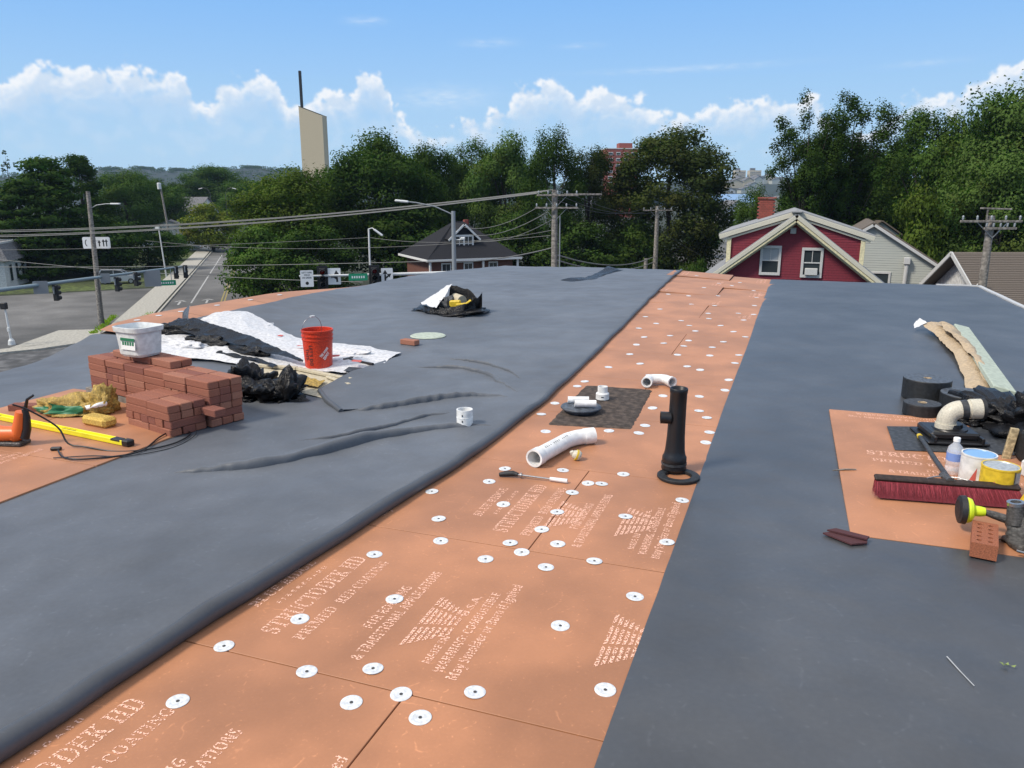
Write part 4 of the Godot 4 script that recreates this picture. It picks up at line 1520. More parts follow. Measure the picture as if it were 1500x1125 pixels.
func far_places() -> void:
	# beige church tower with a dark spire post
	var h := thing("church_tower", "tall beige slab of a modern church tower with a slanted top and dark spire", "church tower", Vector3(-44.2, 0, -180), -0.06)
	var s := st()
	prism(s, PackedVector2Array([Vector2(-2.6, 0), Vector2(2.6, 0), Vector2(2.6, 27.6), Vector2(-2.55, 29.5)]), 3.4)
	part("tower_slab", done(s), M.church, h)
	s = st()
	bar(s, Vector3(2.64, 27.64, 1.66), Vector3(-2.6, 29.58, 1.66), 0.12, 0.14)
	bar(s, Vector3(2.64, 27.64, -1.66), Vector3(-2.6, 29.58, -1.66), 0.12, 0.14)
	part("coping", done(s), M.dark_grey, h)
	part("spire", moved_box(Vector3(-2.35, 32.6, 0), Vector3(0.55, 9.0, 0.55), Basis.IDENTITY, 0.06), M.signal_black, h)
	# brick apartment block
	h = thing("apartment_tower", "red brick apartment tower rising between two round trees", "building", Vector3(56.5, 0, -425), 0.1)
	part("wall", moved_box(Vector3(0, 17.4, 0), Vector3(17.0, 34.8, 16.0)), M.tower_brick, h)
	part("penthouse", moved_box(Vector3(3.0, 36.4, 0), Vector3(7.0, 3.2, 6.0)), M.tower_brick, h)
	part("side_wing", moved_box(Vector3(-11.0, 15.6, -2.0), Vector3(5.4, 31.2, 10.0)), M.roof_mid, h)
	for f in 11:
		for x in [-6.0, -2.0, 2.0, 6.0]:
			var y := 2.4 + f * 3.0
			if y < 16.0:
				continue
			var w := part("window", moved_box(Vector3(x, y, 8.03), Vector3(2.4, 1.5, 0.1)), M.trim, h)
			part("pane", moved_box(Vector3(x, y - 0.1, 8.07), Vector3(2.0, 0.9, 0.06)), M.window, w)
	part("parapet", moved_box(Vector3(0, 34.9, 0), Vector3(17.3, 0.5, 16.3), Basis.IDENTITY, 0.05), M.trim, h)
	# wooded hill at the left, town on a slope at the right
	var ridge := smooth_noise(3, 0.004, 3)
	var p := PackedVector3Array()
	var nx := 90
	for j in 8:
		for i in nx:
			var x := -1700.0 + 2000.0 * i / (nx - 1)
			var t := j / 7.0
			var top := 54.0 + 10.0 * exp(-pow((x + 620.0) / 260.0, 2.0)) - 26.0 * smoothstep(-760.0, -1100.0, x) + 8.0 * ridge.get_noise_1d(x) - 30.0 * smoothstep(-200.0, 250.0, x)
			p.append(Vector3(x, top * sin(t * PI * 0.5) - 1.0, -1150.0 - 350.0 * t))
	setting("wooded_hill", sheet(p, nx, 8), M.hill_wood)
	var crown := crown_mesh("dome", 900, 14, 18, 1.5)
	var mm := MultiMesh.new()
	mm.transform_format = MultiMesh.TRANSFORM_3D
	mm.mesh = crown
	mm.instance_count = 5200
	for k in 5200:
		var i := rng.randi_range(0, 8 * nx - 1)
		if k % 3 == 0:
			i = 7 * nx + k % nx
		var q := p[i] + Vector3(rng.randf_range(-14, 14), -3.0, rng.randf_range(-26, 26))
		var sc := rng.randf_range(0.5, 1.1)
		mm.set_instance_transform(k, Transform3D(Basis(Vector3.UP, rng.randf() * TAU).scaled(Vector3(sc * 1.5, sc, sc * 1.5)), q))
	var forest := MultiMeshInstance3D.new()
	forest.name = "hill_forest"
	forest.multimesh = mm
	forest.material_override = M.leaf_mid
	add_child(forest)
	tag(forest, "far wooded hillside behind the street at the left", "forest", "", "stuff")
	for k in [[-560.0, 52.0, -1490.0, "white house on the far wooded hill, above the long grey roof"], [-520.0, 46.0, -1470.0, "lower pale house on the far wooded hill near the olive tree"], [-690.0, 47.0, -1440.0, "white house on the far wooded hill, left one of three"]]:
		var hh := thing("hill_house", k[3], "house", Vector3(k[0], k[1], k[2]))
		part("wall", gable_walls(7.0, 6.0, 10.0, -10.0, 0.0), M.wall_white, hh)
		s = st()
		for sd in [-1.0, 1.0]:
			slab(s, Vector2(0, 10.1), Vector2(sd * 7.6, 5.8), -10.5, 0.5, 0.3)
		part("roof", done(s), M.roof_mid, hh)
	p = PackedVector3Array()
	for j in 6:
		for i in 30:
			var t := j / 5.0
			p.append(Vector3(180.0 + 700.0 * i / 29.0 + 0.0, 39.0 * sin(t * PI * 0.5) - 1.0 + 3.0 * ridge.get_noise_1d(i * 30.0), -700.0 - 800.0 * t))
	setting("town_hill", sheet(p, 30, 6), M.hill_wood)
	for k in [[456.0, 24.0, "left one of two pale tower blocks on the far skyline"], [486.0, 26.0, "right one of two pale tower blocks on the far skyline"]]:
		h = thing("tower_block", k[2], "building", Vector3(k[0], 38.0, -1600.0))
		part("wall", moved_box(Vector3(0, 12.0, 0), Vector3(k[1] * 0.9, 27.0, 16.0)), M.church, h)
		part("roof_plant", moved_box(Vector3(-4.0, 27.5, 0), Vector3(9.0, 5.0, 8.0)), M.roof_mid, h)
		for f in 7:
			part("window_band", moved_box(Vector3(0, 2.0 + f * 3.3, 8.1), Vector3(k[1] * 0.8, 1.3, 0.2)), M.roof_mid, h)
	var low := [[400, -1180, 16, 9, 0], [428, -1160, 20, 8, 1], [452, -1210, 26, 9, 0], [372, -1010, 18, 8, 2], [350, -960, 14, 9, 0], [388, -950, 22, 8, 1], [420, -1040, 18, 9, 2], [332, -860, 16, 9, 0], [300, -800, 14, 8, 1], [322, -790, 12, 9, 2], [470, -1250, 40, 10, 1], [510, -1260, 34, 11, 1], [276, -730, 13, 7, 0], [252, -690, 12, 7, 2], [228, -640, 15, 6, 0]]
	rng.seed = 77
	for k in 26:
		var zz := -rng.randf_range(600.0, 1330.0)
		low.append([-zz * rng.randf_range(0.262, 0.345), zz, rng.randf_range(10.0, 22.0), rng.randf_range(7.0, 12.0), rng.randi() % 3])
	for k in low:
		var t := clampf((-k[1] - 700.0) / 800.0, 0.0, 1.0)
		h = thing("town_house", "small pale house in the far town on the slope, between the trees", "house", Vector3(k[0], 39.0 * sin(t * PI * 0.5) - 2.0, k[1]), 0.2, "houses in the far town")
		part("wall", gable_walls(k[2] * 0.5, k[3] * 0.8, k[3] * 1.15, -10.0, 0.0), [M.trim, M.church, M.siding_grey][k[4]], h)
		s = st()
		for sd in [-1.0, 1.0]:
			slab(s, Vector2(0, k[3] * 1.17), Vector2(sd * k[2] * 0.54, k[3] * 0.78), -10.5, 0.5, 0.3)
		part("roof", done(s), M.roof_mid, h)
	h = thing("blue_roofed_building", "low building with a broad light blue roof beside the far street", "building", Vector3(150.0, 0, -540.0), 0.1)
	part("wall", moved_box(Vector3(0, 3.6, 0), Vector3(27, 7.2, 16)), M.trim, h)
	s = st()
	prism(s, PackedVector2Array([Vector2(-9, 7.1), Vector2(9, 7.1), Vector2(0, 12.6)]), 28.0, Transform3D(Basis(Vector3(0, 0, -1), Vector3.UP, Vector3(1, 0, 0)), Vector3.ZERO))
	part("roof", done(s), M.blue_roof, h)
	h = thing("long_cream_building", "long low cream building above the light blue roof", "building", Vector3(192.0, 6.0, -705.0), 0.05)
	part("wall", moved_box(Vector3(0, 3.0, 0), Vector3(40, 8, 12)), M.cream_pale, h)
	part("roof", moved_box(Vector3(0, 7.4, 0), Vector3(41, 1.0, 13)), M.roof_mid, h)


# ------------------------------------------------------------------ trees

func blobs_of(kind: String, n: int) -> Array:
	# clumps of a crown 10 high and 4 in half width: [centre, radius, flatness]
	var out := []
	while out.size() < n:
		var d := Vector3(rng.randfn(), rng.randfn(), rng.randfn()).normalized()
		var r := sqrt(rng.randf_range(0.25, 1.0))
		var c := Vector3.ZERO
		var rad := rng.randf_range(0.7, 1.25)
		var fl := 0.8
		match kind:
			"maple":
				c = Vector3(d.x * 3.3 * r, 5.6 + d.y * 3.6 * r, d.z * 3.3 * r)
				c += Vector3(sin(c.y * 1.3), 0, cos(c.y * 1.7)) * 0.35
			"tall":
				var y := rng.randf_range(0.8, 9.2)
				var w := 3.3 * pow(maxf(1.0 - pow(absf(y - 4.4) / 5.4, 2.2), 0.02), 0.7)
				var a := rng.randf() * TAU
				c = Vector3(cos(a) * w * r, y, sin(a) * w * r)
				rad = rng.randf_range(0.55, 1.0)
			"dome":
				r = sqrt(rng.randf_range(0.55, 1.0))
				c = Vector3(d.x * 3.45 * r, 4.9 + d.y * 4.4 * r, d.z * 3.45 * r)
				rad = rng.randf_range(0.55, 0.95)
			"airy":
				# five upright lobes with gaps between them
				var lobe := rng.randi_range(0, 4)
				var lc := Vector3(cos(lobe * 1.26 + 0.4) * 1.9, 6.0 + 0.7 * sin(lobe * 2.3), sin(lobe * 1.26 + 0.4) * 1.9) if lobe < 4 else Vector3(0.2, 7.2, 0)
				c = lc + Vector3(d.x * 1.5 * r, d.y * 2.6 * r, d.z * 1.5 * r)
				rad = rng.randf_range(0.42, 0.74)
				fl = 0.6
			"pine":
				var y := rng.randf_range(0.6, 9.5)
				var w := 3.6 * (1.0 - pow(y / 10.0, 1.7)) + 0.2
				var a := rng.randf() * TAU
				c = Vector3(cos(a) * w * r, y, sin(a) * w * r)
				rad = rng.randf_range(0.6, 1.1)
				fl = 0.42
			"spruce":
				var y := rng.randf_range(0.3, 9.6)
				var w := 3.3 * (1.0 - y / 10.0) + 0.12
				var a := rng.randf() * TAU
				c = Vector3(cos(a) * w * r, y, sin(a) * w * r)
				rad = rng.randf_range(0.4, 0.8) * (1.1 - y / 11.0)
				fl = 0.4
			_:
				c = Vector3(d.x * 3.2 * r, 4.7 + d.y * 4.3 * r, d.z * 3.2 * r)
				rad = rng.randf_range(0.7, 1.3)
		if c.y < 0.5:
			c.y = 0.5 + rng.randf() * 0.5
		out.append([c, rad, fl])
	return out


func crown_mesh(kind: String, leaves: int, n: int, seed_: int, big := 1.0, blobs: Array = [], aspect := 1.0) -> ArrayMesh:
	rng.seed = seed_
	if blobs.is_empty():
		blobs = blobs_of(kind, n)
	var vs := PackedVector3Array()
	var ns := PackedVector3Array()
	var cs := PackedColorArray()
	var ids := PackedInt32Array()
	var total := 0.0
	for b in blobs:
		total += b[1] * b[1]
	for b in blobs:
		var count := int(leaves * b[1] * b[1] / total)
		var tone := rng.randf_range(0.7, 1.3)
		var warm := rng.randf_range(0.85, 1.2)
		for k in count:
			var d := Vector3(rng.randfn(), rng.randfn(), rng.randfn()).normalized()
			var r: float = b[1] * (0.3 + 0.75 * sqrt(rng.randf()) + 0.22 * rng.randfn())
			var c: Vector3 = b[0] + Vector3(d.x * r, d.y * r * b[2], d.z * r)
			var n2 := (d * 0.75 + Vector3(rng.randf_range(-1, 1), rng.randf_range(-0.2, 1.2), rng.randf_range(-1, 1)) * 0.8).normalized()
			var t := n2.cross(Vector3(rng.randf_range(-1, 1), rng.randf_range(-1, 1), rng.randf_range(-1, 1))).normalized()
			var q := n2.cross(t)
			var l := rng.randf_range(0.11, 0.21) * big
			var w := l * 0.62
			var base := vs.size()
			var fix := Vector3(1, 1.0 / aspect, 1)
			var tl := t * l * fix
			var qw := q * w * fix
			var nb := n2 * l * 0.15 * fix
			vs.append_array([c - tl, c + qw - nb, c + tl, c - qw - nb])
			var sn := (n2 * 0.35 + d * 0.9).normalized()
			ns.append_array([sn, sn, sn, sn])
			var f := tone * rng.randf_range(0.88, 1.12)
			var col := Color(f * warm, f, f * 0.95)
			cs.append_array([col, col, col, col])
			ids.append_array([base, base + 1, base + 2, base, base + 2, base + 3])
	var arr := []
	arr.resize(Mesh.ARRAY_MAX)
	arr[Mesh.ARRAY_VERTEX] = vs
	arr[Mesh.ARRAY_NORMAL] = ns
	arr[Mesh.ARRAY_COLOR] = cs
	arr[Mesh.ARRAY_INDEX] = ids
	var m := ArrayMesh.new()
	m.add_surface_from_arrays(Mesh.PRIMITIVE_TRIANGLES, arr)
	return m


func trunk_mesh(blobs: Array, limbs: int, r: float) -> ArrayMesh:
	var s := st()
	var top := 7.4
	var spine := [Vector3(0, -0.3, 0), Vector3(0.05, 1.5, 0.04), Vector3(-0.08, 3.4, 0.1), Vector3(0.12, 5.4, -0.06), Vector3(0.02, top, 0.05), Vector3(0.1, 9.0, 0.0)]
	tube(s, spine, [r * 1.25, r, r * 0.85, r * 0.6, r * 0.35, r * 0.08], 7)
	for k in mini(limbs, blobs.size()):
		var c: Vector3 = blobs[k][0]
		var y := clampf(c.y * 0.55, 1.2, 6.6)
		var a := Vector3(0, y, 0)
		var mid := a.lerp(c, 0.5) + Vector3(0, -0.25 + 0.5 * rng.randf(), 0)
		tube(s, [a, mid, c], [r * 0.4, r * 0.24, r * 0.06], 5, false)
	return done(s)


func trees() -> void:
	var kinds := {"maple": [52000, 84, 14, 0.2], "tall": [32000, 80, 12, 0.2], "dome": [52000, 110, 10, 0.2], "airy": [34000, 140, 60, 0.13], "pine": [20000, 90, 16, 0.2], "spruce": [6000, 80, 8, 0.16], "round": [16000, 70, 8, 0.18], "shrub": [12000, 60, 4, 0.12]}
	var models := {}
	var spots := [
		["spruce_tree", "spruce", "dark", -70.8, -112, 16.9, 2.6, "dark spruce with a bare spiky tip at the far left edge"],
		["pine_tree", "pine", "dark", -58.6, -100, 14.8, 5.9, "broad dark pine rising behind the white building at left"],
		["pine_tree", "pine", "dark", -58.7, -108, 15.7, 4, "dark pine with a thin tip just left of the street lamp pole"],
		["pine_tree", "pine", "dark", -59.9, -96, 12.2, 5.1, "lower dark evergreen at the left edge, under the spruce"],
		["leafy_tree", "maple", "mid", -73.3, -150, 15.5, 5.6, "mid green tree seen just right of the tall wooden lamp pole"],
		["leafy_tree", "maple", "mid", -74.6, -165, 14.7, 5.9, "small round green tree left of the slim far pole"],
		["shrub_mass", "shrub", "dark", -55.3, -104, 8.1, 5.9, "dark undergrowth behind the parking lot and the lane sign"],
		["shrub_mass", "shrub", "dark", -65.8, -108, 7.5, 6.7, "dark undergrowth behind the white building at left"],
		["shrub_mass", "shrub", "dark", -52.4, -112, 6.2, 4.6, "dark bushes between the wooden lamp pole and the slim sign pole"],
		["shrub_mass", "shrub", "mid", -55.7, -128, 4.8, 2.7, "green bushes beside the pavement, below the white house"],
		["leafy_tree", "maple", "mid", -89.8, -240, 20, 10.2, "far round green tree standing above the long grey roof"],
		["leafy_tree", "maple", "dark", -95.7, -230, 15.4, 7.3, "far dark tree behind the slim pole, left of the long grey roof"],
		["leafy_tree", "maple", "mid", -70.2, -210, 14.9, 7.5, "far green tree at the right end of the long grey roof"],
		["small_tree", "round", "yellow", -57.5, -150, 9.2, 5.3, "yellow green flat topped small tree over the end of the street"],
		["leafy_tree", "maple", "olive", -23.1, -82, 13.3, 5.4, "wide olive green tree in front of the beige church tower"],
		["small_tree", "round", "mid", -23.5, -74, 7.5, 3.4, "low bushy tree hanging over the right side of the street"],
		["small_tree", "round", "dark", -18.8, -72, 8.1, 3.8, "low dark tree behind the white lane signs"],
		["leafy_tree", "maple", "dark", -15.4, -90, 17.5, 6.2, "tall dark maple right of the beige church tower"],
		["leafy_tree", "maple", "dark", -10.2, -100, 16.9, 4.1, "dark tree between the tall maple and the lighter row"],
		["small_tree", "round", "dark", -11.9, -86, 9.3, 5.3, "dark low tree behind the street lamp arm, left of the slate roofed house"],
		["leafy_tree", "tall", "mid", -5.3, -104, 17.4, 4.2, "slim topped green tree behind the ridge of the slate roofed house"],
		["leafy_tree", "maple", "light", -0.7, -98, 17.5, 4.5, "lighter green tree left of the large wooden power pole"],
		["leafy_tree", "tall", "dark", 4.4, -82, 16.9, 3.3, "dark upright tree directly behind the large wooden power pole"],
		["leafy_tree", "tall", "copper", 8.3, -86, 15.5, 3.8, "brownish green tree left of the brick apartment tower"],
		["small_tree", "round", "dark", 6.6, -80, 8.2, 4.3, "dark low tree just right of the large wooden power pole"],
		["small_tree", "round", "dark", 0.7, -84, 8.6, 4.5, "dark low tree behind the right end of the slate roof"],
		["leafy_tree", "dome", "copper", 17.1, -86, 17.6, 6.1, "big round brownish tree behind the second power pole"],
		["small_tree", "round", "mid", 12.8, -84, 8, 3.3, "green low tree left of the second power pole"],
		["small_tree", "round", "mid", 32.8, -135, 6.8, 3.1, "small green tree beside the far street, left of the red house"],
		["shrub_mass", "shrub", "dark", 14.7, -62, 5.5, 1.4, "low dark hedge in front of the far street, left of the red house"],
		["leafy_tree", "tall", "mid", 22.1, -72, 11.1, 1.9, "slim green tree just behind the brick chimney"],
		["ash_tree", "airy", "dark", 22.8, -62, 17.8, 3, "left one of the two tall airy trees behind the red house"],
		["ash_tree", "airy", "dark", 26.7, -63, 18.6, 3.2, "right one of the two tall airy trees behind the red house"],
		["leafy_tree", "maple", "dark", 26.9, -66, 11.1, 4.7, "dark dense tree below the two tall airy trees"],
		["leafy_tree", "maple", "dark", 39.5, -84, 15.9, 4.5, "dark tree filling the gap right of the tall airy trees"],
		["leafy_tree", "tall", "mid", 38.6, -74, 18.3, 4.1, "tall green tree between the airy pair and the right hand grove"],
		["willow_tree", "round", "olive", 29.1, -56, 11.5, 2.4, "olive drooping tree behind the grey house gable"],
		["leafy_tree", "maple", "mid", 40.5, -70, 18, 4.1, "green tree behind the far right power pole"],
		["leafy_tree", "maple", "light", 38.7, -62, 18.9, 4.6, "tallest light green tree at the right edge"],
		["leafy_tree", "maple", "light", 34.8, -56, 13, 3.8, "light green tree over the brown shingled roof"],
		["small_tree", "round", "dark", 33, -58, 10.2, 3, "dark tree behind the ridge of the brown shingled roof"],
		["small_tree", "round", "dark", 32.3, -68, 9.4, 3.6, "dark tree right behind the ridge of the grey house"],
	]
	var i := 0
	for t in spots:
		i += 1
		var kind: String = t[1]
		var variant := i % (2 if kind in ["maple", "airy", "tall", "pine", "round", "shrub"] else 1)
		var key := kind + str(variant)
		if not models.has(key):
			var q: Array = kinds[kind]
			rng.seed = 100 + i
			var blobs := blobs_of(kind, q[1])
			models[key] = [crown_mesh(kind, q[0], q[1], 200 + i, 0.54 if kind in ["maple", "dome"] else 0.6 if kind in ["airy", "tall"] else 0.8, blobs, (t[5] / 10.0) / (t[6] / 4.0)), trunk_mesh(blobs, q[2], q[3])]
		var cat: String = "shrubs" if t[0] == "shrub_mass" else "tree"
		var o := thing(t[0], t[7], cat, Vector3(t[3], 0, t[4]), fmod(i * 2.399, TAU))
		if t[0] == "shrub_mass":
			tag(o, "", "", "", "stuff")
		var fy: float = t[5] / 9.7
		var fx: float = t[6] / 3.25
		var cr := part("crown", models[key][0], M["leaf_" + t[2]], o)
		cr.scale = Vector3(fx, fy, fx)
		var tr := part("trunk", models[key][1], M.bark, o)
		tr.scale = Vector3(fx, fy, fx)


# ------------------------------------------------------------------ poles, signals, signs, cars

# a three-lamp signal whose lamps look along +z, hung at its middle
func signal_head(label: String, pos: Vector3, turn: float, plate := false) -> void:
	var o := thing("traffic_signal", label, "traffic light", pos, turn)
	o.scale = Vector3.ONE * (0.9 if plate else 0.68)
	part("housing", moved_box(Vector3(0, 0, 0), Vector3(0.36, 1.12, 0.2), Basis.IDENTITY, 0.03), M.signal_black, o)
	part("bracket", moved_box(Vector3(0, 0.2, -0.16), Vector3(0.08, 0.5, 0.12), Basis.IDENTITY, 0.01), M.galvanised, o)
	if plate:
		part("backplate", moved_box(Vector3(0, 0, -0.02), Vector3(0.62, 1.4, 0.02)), M.signal_black, o)
	for k in 3:
		var y := 0.36 - 0.36 * k
		var v := st()
		tube(v, [Vector3(0, y, 0.1), Vector3(0, y - 0.02, 0.38)], 0.155, 14, false)
		var vz := part("visor", done(v), M.signal_black, o)
		part("lens", lathe_mesh([Vector2(0.14, 0.0), Vector2(0.1, 0.03), Vector2(0.0, 0.045)], 14, false, Transform3D(Basis(Vector3.RIGHT, PI / 2), Vector3(0, y, 0.1))), M.red_lens if k == 0 else M.ink_black, vz)


func arrow(s: SurfaceTool, a: Vector3, b: Vector3, w: float) -> void:
	var d := (b - a).normalized()
	var n := Vector3(-d.y, d.x, 0)
	var neck := b - d * w * 2.0
	s.set_smooth_group(-1)
	quad(s, a - n * w * 0.45, a + n * w * 0.45, neck + n * w * 0.45, neck - n * w * 0.45, Vector3.BACK)
	tri(s, neck - n * w * 1.2, neck + n * w * 1.2, b, Vector3.BACK)


func sign_board(label: String, pos: Vector3, size: Vector2, turn: float, face: Material, radius := 0.04) -> Node3D:
	var o := thing("road_sign", label, "road sign", pos, turn)
	var p := PackedVector2Array()
	for k in 4:
		var c := Vector2((size.x * 0.5 - radius) * (1 if k in [0, 3] else -1), (size.y * 0.5 - radius) * (1 if k < 2 else -1))
		for j in 5:
			p.append(c + Vector2.from_angle(PI * 0.5 * k + PI * 0.125 * j) * radius)
	var s := st()
	prism(s, p, 0.02)
	part("panel", done(s), face, o)
	return o


func sign_words(o: Node3D, lines: Array, mat_: Material, font_name := "Droid Sans") -> void:
	var f := SystemFont.new()
	f.font_names = PackedStringArray([font_name])
	f.font_weight = 700
	var s := st()
	for l in lines:
		words(s, l[0], f, Transform3D(Basis.IDENTITY, Vector3(-l[2] * 0.5 + (l[4] if l.size() > 4 else 0.0), l[1], 0.0115)), l[2], l[3])
	part("lettering", done_flat(s), mat_, o)


func wood_pole(label: String, base: Vector3, top: Vector3, r: float, arms: Array) -> Node3D:
	var o := thing("utility_pole", label, "utility pole", base)
	var t := top - base
	part("shaft", tube_mesh([Vector3(0, -0.2, 0), t * 0.5 + Vector3(0.03, 0, 0), t], [r * 1.25, r, r * 0.8], 10), M.pole_wood, o)
	for a in arms:
		# height, left end, right end, set back
		var s := st()
		box(s, Vector3((a[1] + a[2]) * 0.5, a[0], r + 0.06), Vector3(a[2] - a[1], 0.095, 0.09), Basis.IDENTITY, 0.01)
		var arm := part("crossarm", done(s), M.pole_wood, o)
		var n := 5
		for k in n:
			var x := lerpf(a[1] + 0.1, a[2] - 0.1, k / float(n - 1))
			part("insulator", lathe_mesh([Vector2(0.03, 0.0), Vector2(0.05, 0.05), Vector2(0.035, 0.08), Vector2(0.055, 0.13), Vector2(0.03, 0.18), Vector2(0.0, 0.2)], 8, false, Transform3D(Basis.IDENTITY, Vector3(x, a[0] + 0.06, r + 0.06))), M.galvanised, arm)
		if a[2] - a[1] > 2.0:
			s = st()
			bar(s, Vector3(0, a[0] - 0.7, r), Vector3(a[1] * 0.5, a[0] - 0.04, r + 0.02), 0.05, 0.02)
			bar(s, Vector3(0, a[0] - 0.7, r), Vector3(a[2] * 0.5, a[0] - 0.04, r + 0.02), 0.05, 0.02)
			part("brace", done(s), M.galvanised, arm)
	return o


func lamp_head(parent: Node3D, pts: Array, r: float, m: Material) -> void:
	part("lamp_arm", tube_mesh(pts, r, 8), m, parent)
	var e: Vector3 = pts[-1]
	var d: Vector3 = (pts[-1] - pts[-2]).normalized()
	var s := st()
	bar(s, e - d * 0.1, e + d * 0.65, 0.3, 0.13, Vector3.UP, 0.05)
	part("lamp_head", done(s), M.pole_white, parent)


func car(label: String, pos: Vector3, turn: float, paint: Material) -> void:
	# x runs forward, 4.6 m long
	var o := thing("parked_car", label, "car", pos, turn)
	var s := st()
	prism(s, PackedVector2Array([Vector2(-2.3, 0.35), Vector2(2.25, 0.32), Vector2(2.3, 0.62), Vector2(2.15, 0.86), Vector2(1.15, 1.02), Vector2(-2.15, 1.04), Vector2(-2.3, 0.9)]), 1.8)
	part("body", done(s), paint, o)
	s = st()
	prism(s, PackedVector2Array([Vector2(1.15, 1.0), Vector2(0.35, 1.6), Vector2(-1.75, 1.66), Vector2(-2.12, 1.02)]), 1.6)
	var cab := part("cabin", done(s), M.window, o)
	part("roof_panel", moved_box(Vector3(-0.7, 1.67, 0), Vector3(2.2, 0.06, 1.5), Basis(Vector3.BACK, -0.03), 0.02), paint, o)
	s = st()
	for z in [-0.81, 0.81]:
		bar(s, Vector3(1.15, 1.02, z), Vector3(0.33, 1.64, z), 0.05, 0.07)
		bar(s, Vector3(-0.4, 1.02, z), Vector3(-0.4, 1.66, z), 0.05, 0.09)
		bar(s, Vector3(-2.12, 1.02, z), Vector3(-1.74, 1.67, z), 0.05, 0.16)
	part("pillar", done(s), paint, cab)
	for x in [-1.4, 1.42]:
		for z in [-0.82, 0.82]:
			var w := part("wheel", lathe_mesh([Vector2(0.0, -0.1), Vector2(0.3, -0.1), Vector2(0.34, -0.06), Vector2(0.34, 0.06), Vector2(0.3, 0.1), Vector2(0.0, 0.1)], 18, true, Transform3D(Basis(Vector3.RIGHT, PI / 2), Vector3(x, 0.34, z))), M.tyre, o)
			part("rim", lathe_mesh([Vector2(0.0, -0.105), Vector2(0.2, -0.105), Vector2(0.2, 0.105), Vector2(0.0, 0.105)], 12, true, Transform3D(Basis(Vector3.RIGHT, PI / 2), Vector3(x, 0.34, z))), M.steel, w)
	for z in [-0.7, 0.7]:
		part("headlight", moved_box(Vector3(2.2, 0.74, z), Vector3(0.14, 0.16, 0.34), Basis.IDENTITY, 0.03), M.pole_white, o)
		part("tail_light", moved_box(Vector3(-2.27, 0.86, z), Vector3(0.1, 0.24, 0.3), Basis.IDENTITY, 0.03), M.red_lens, o)


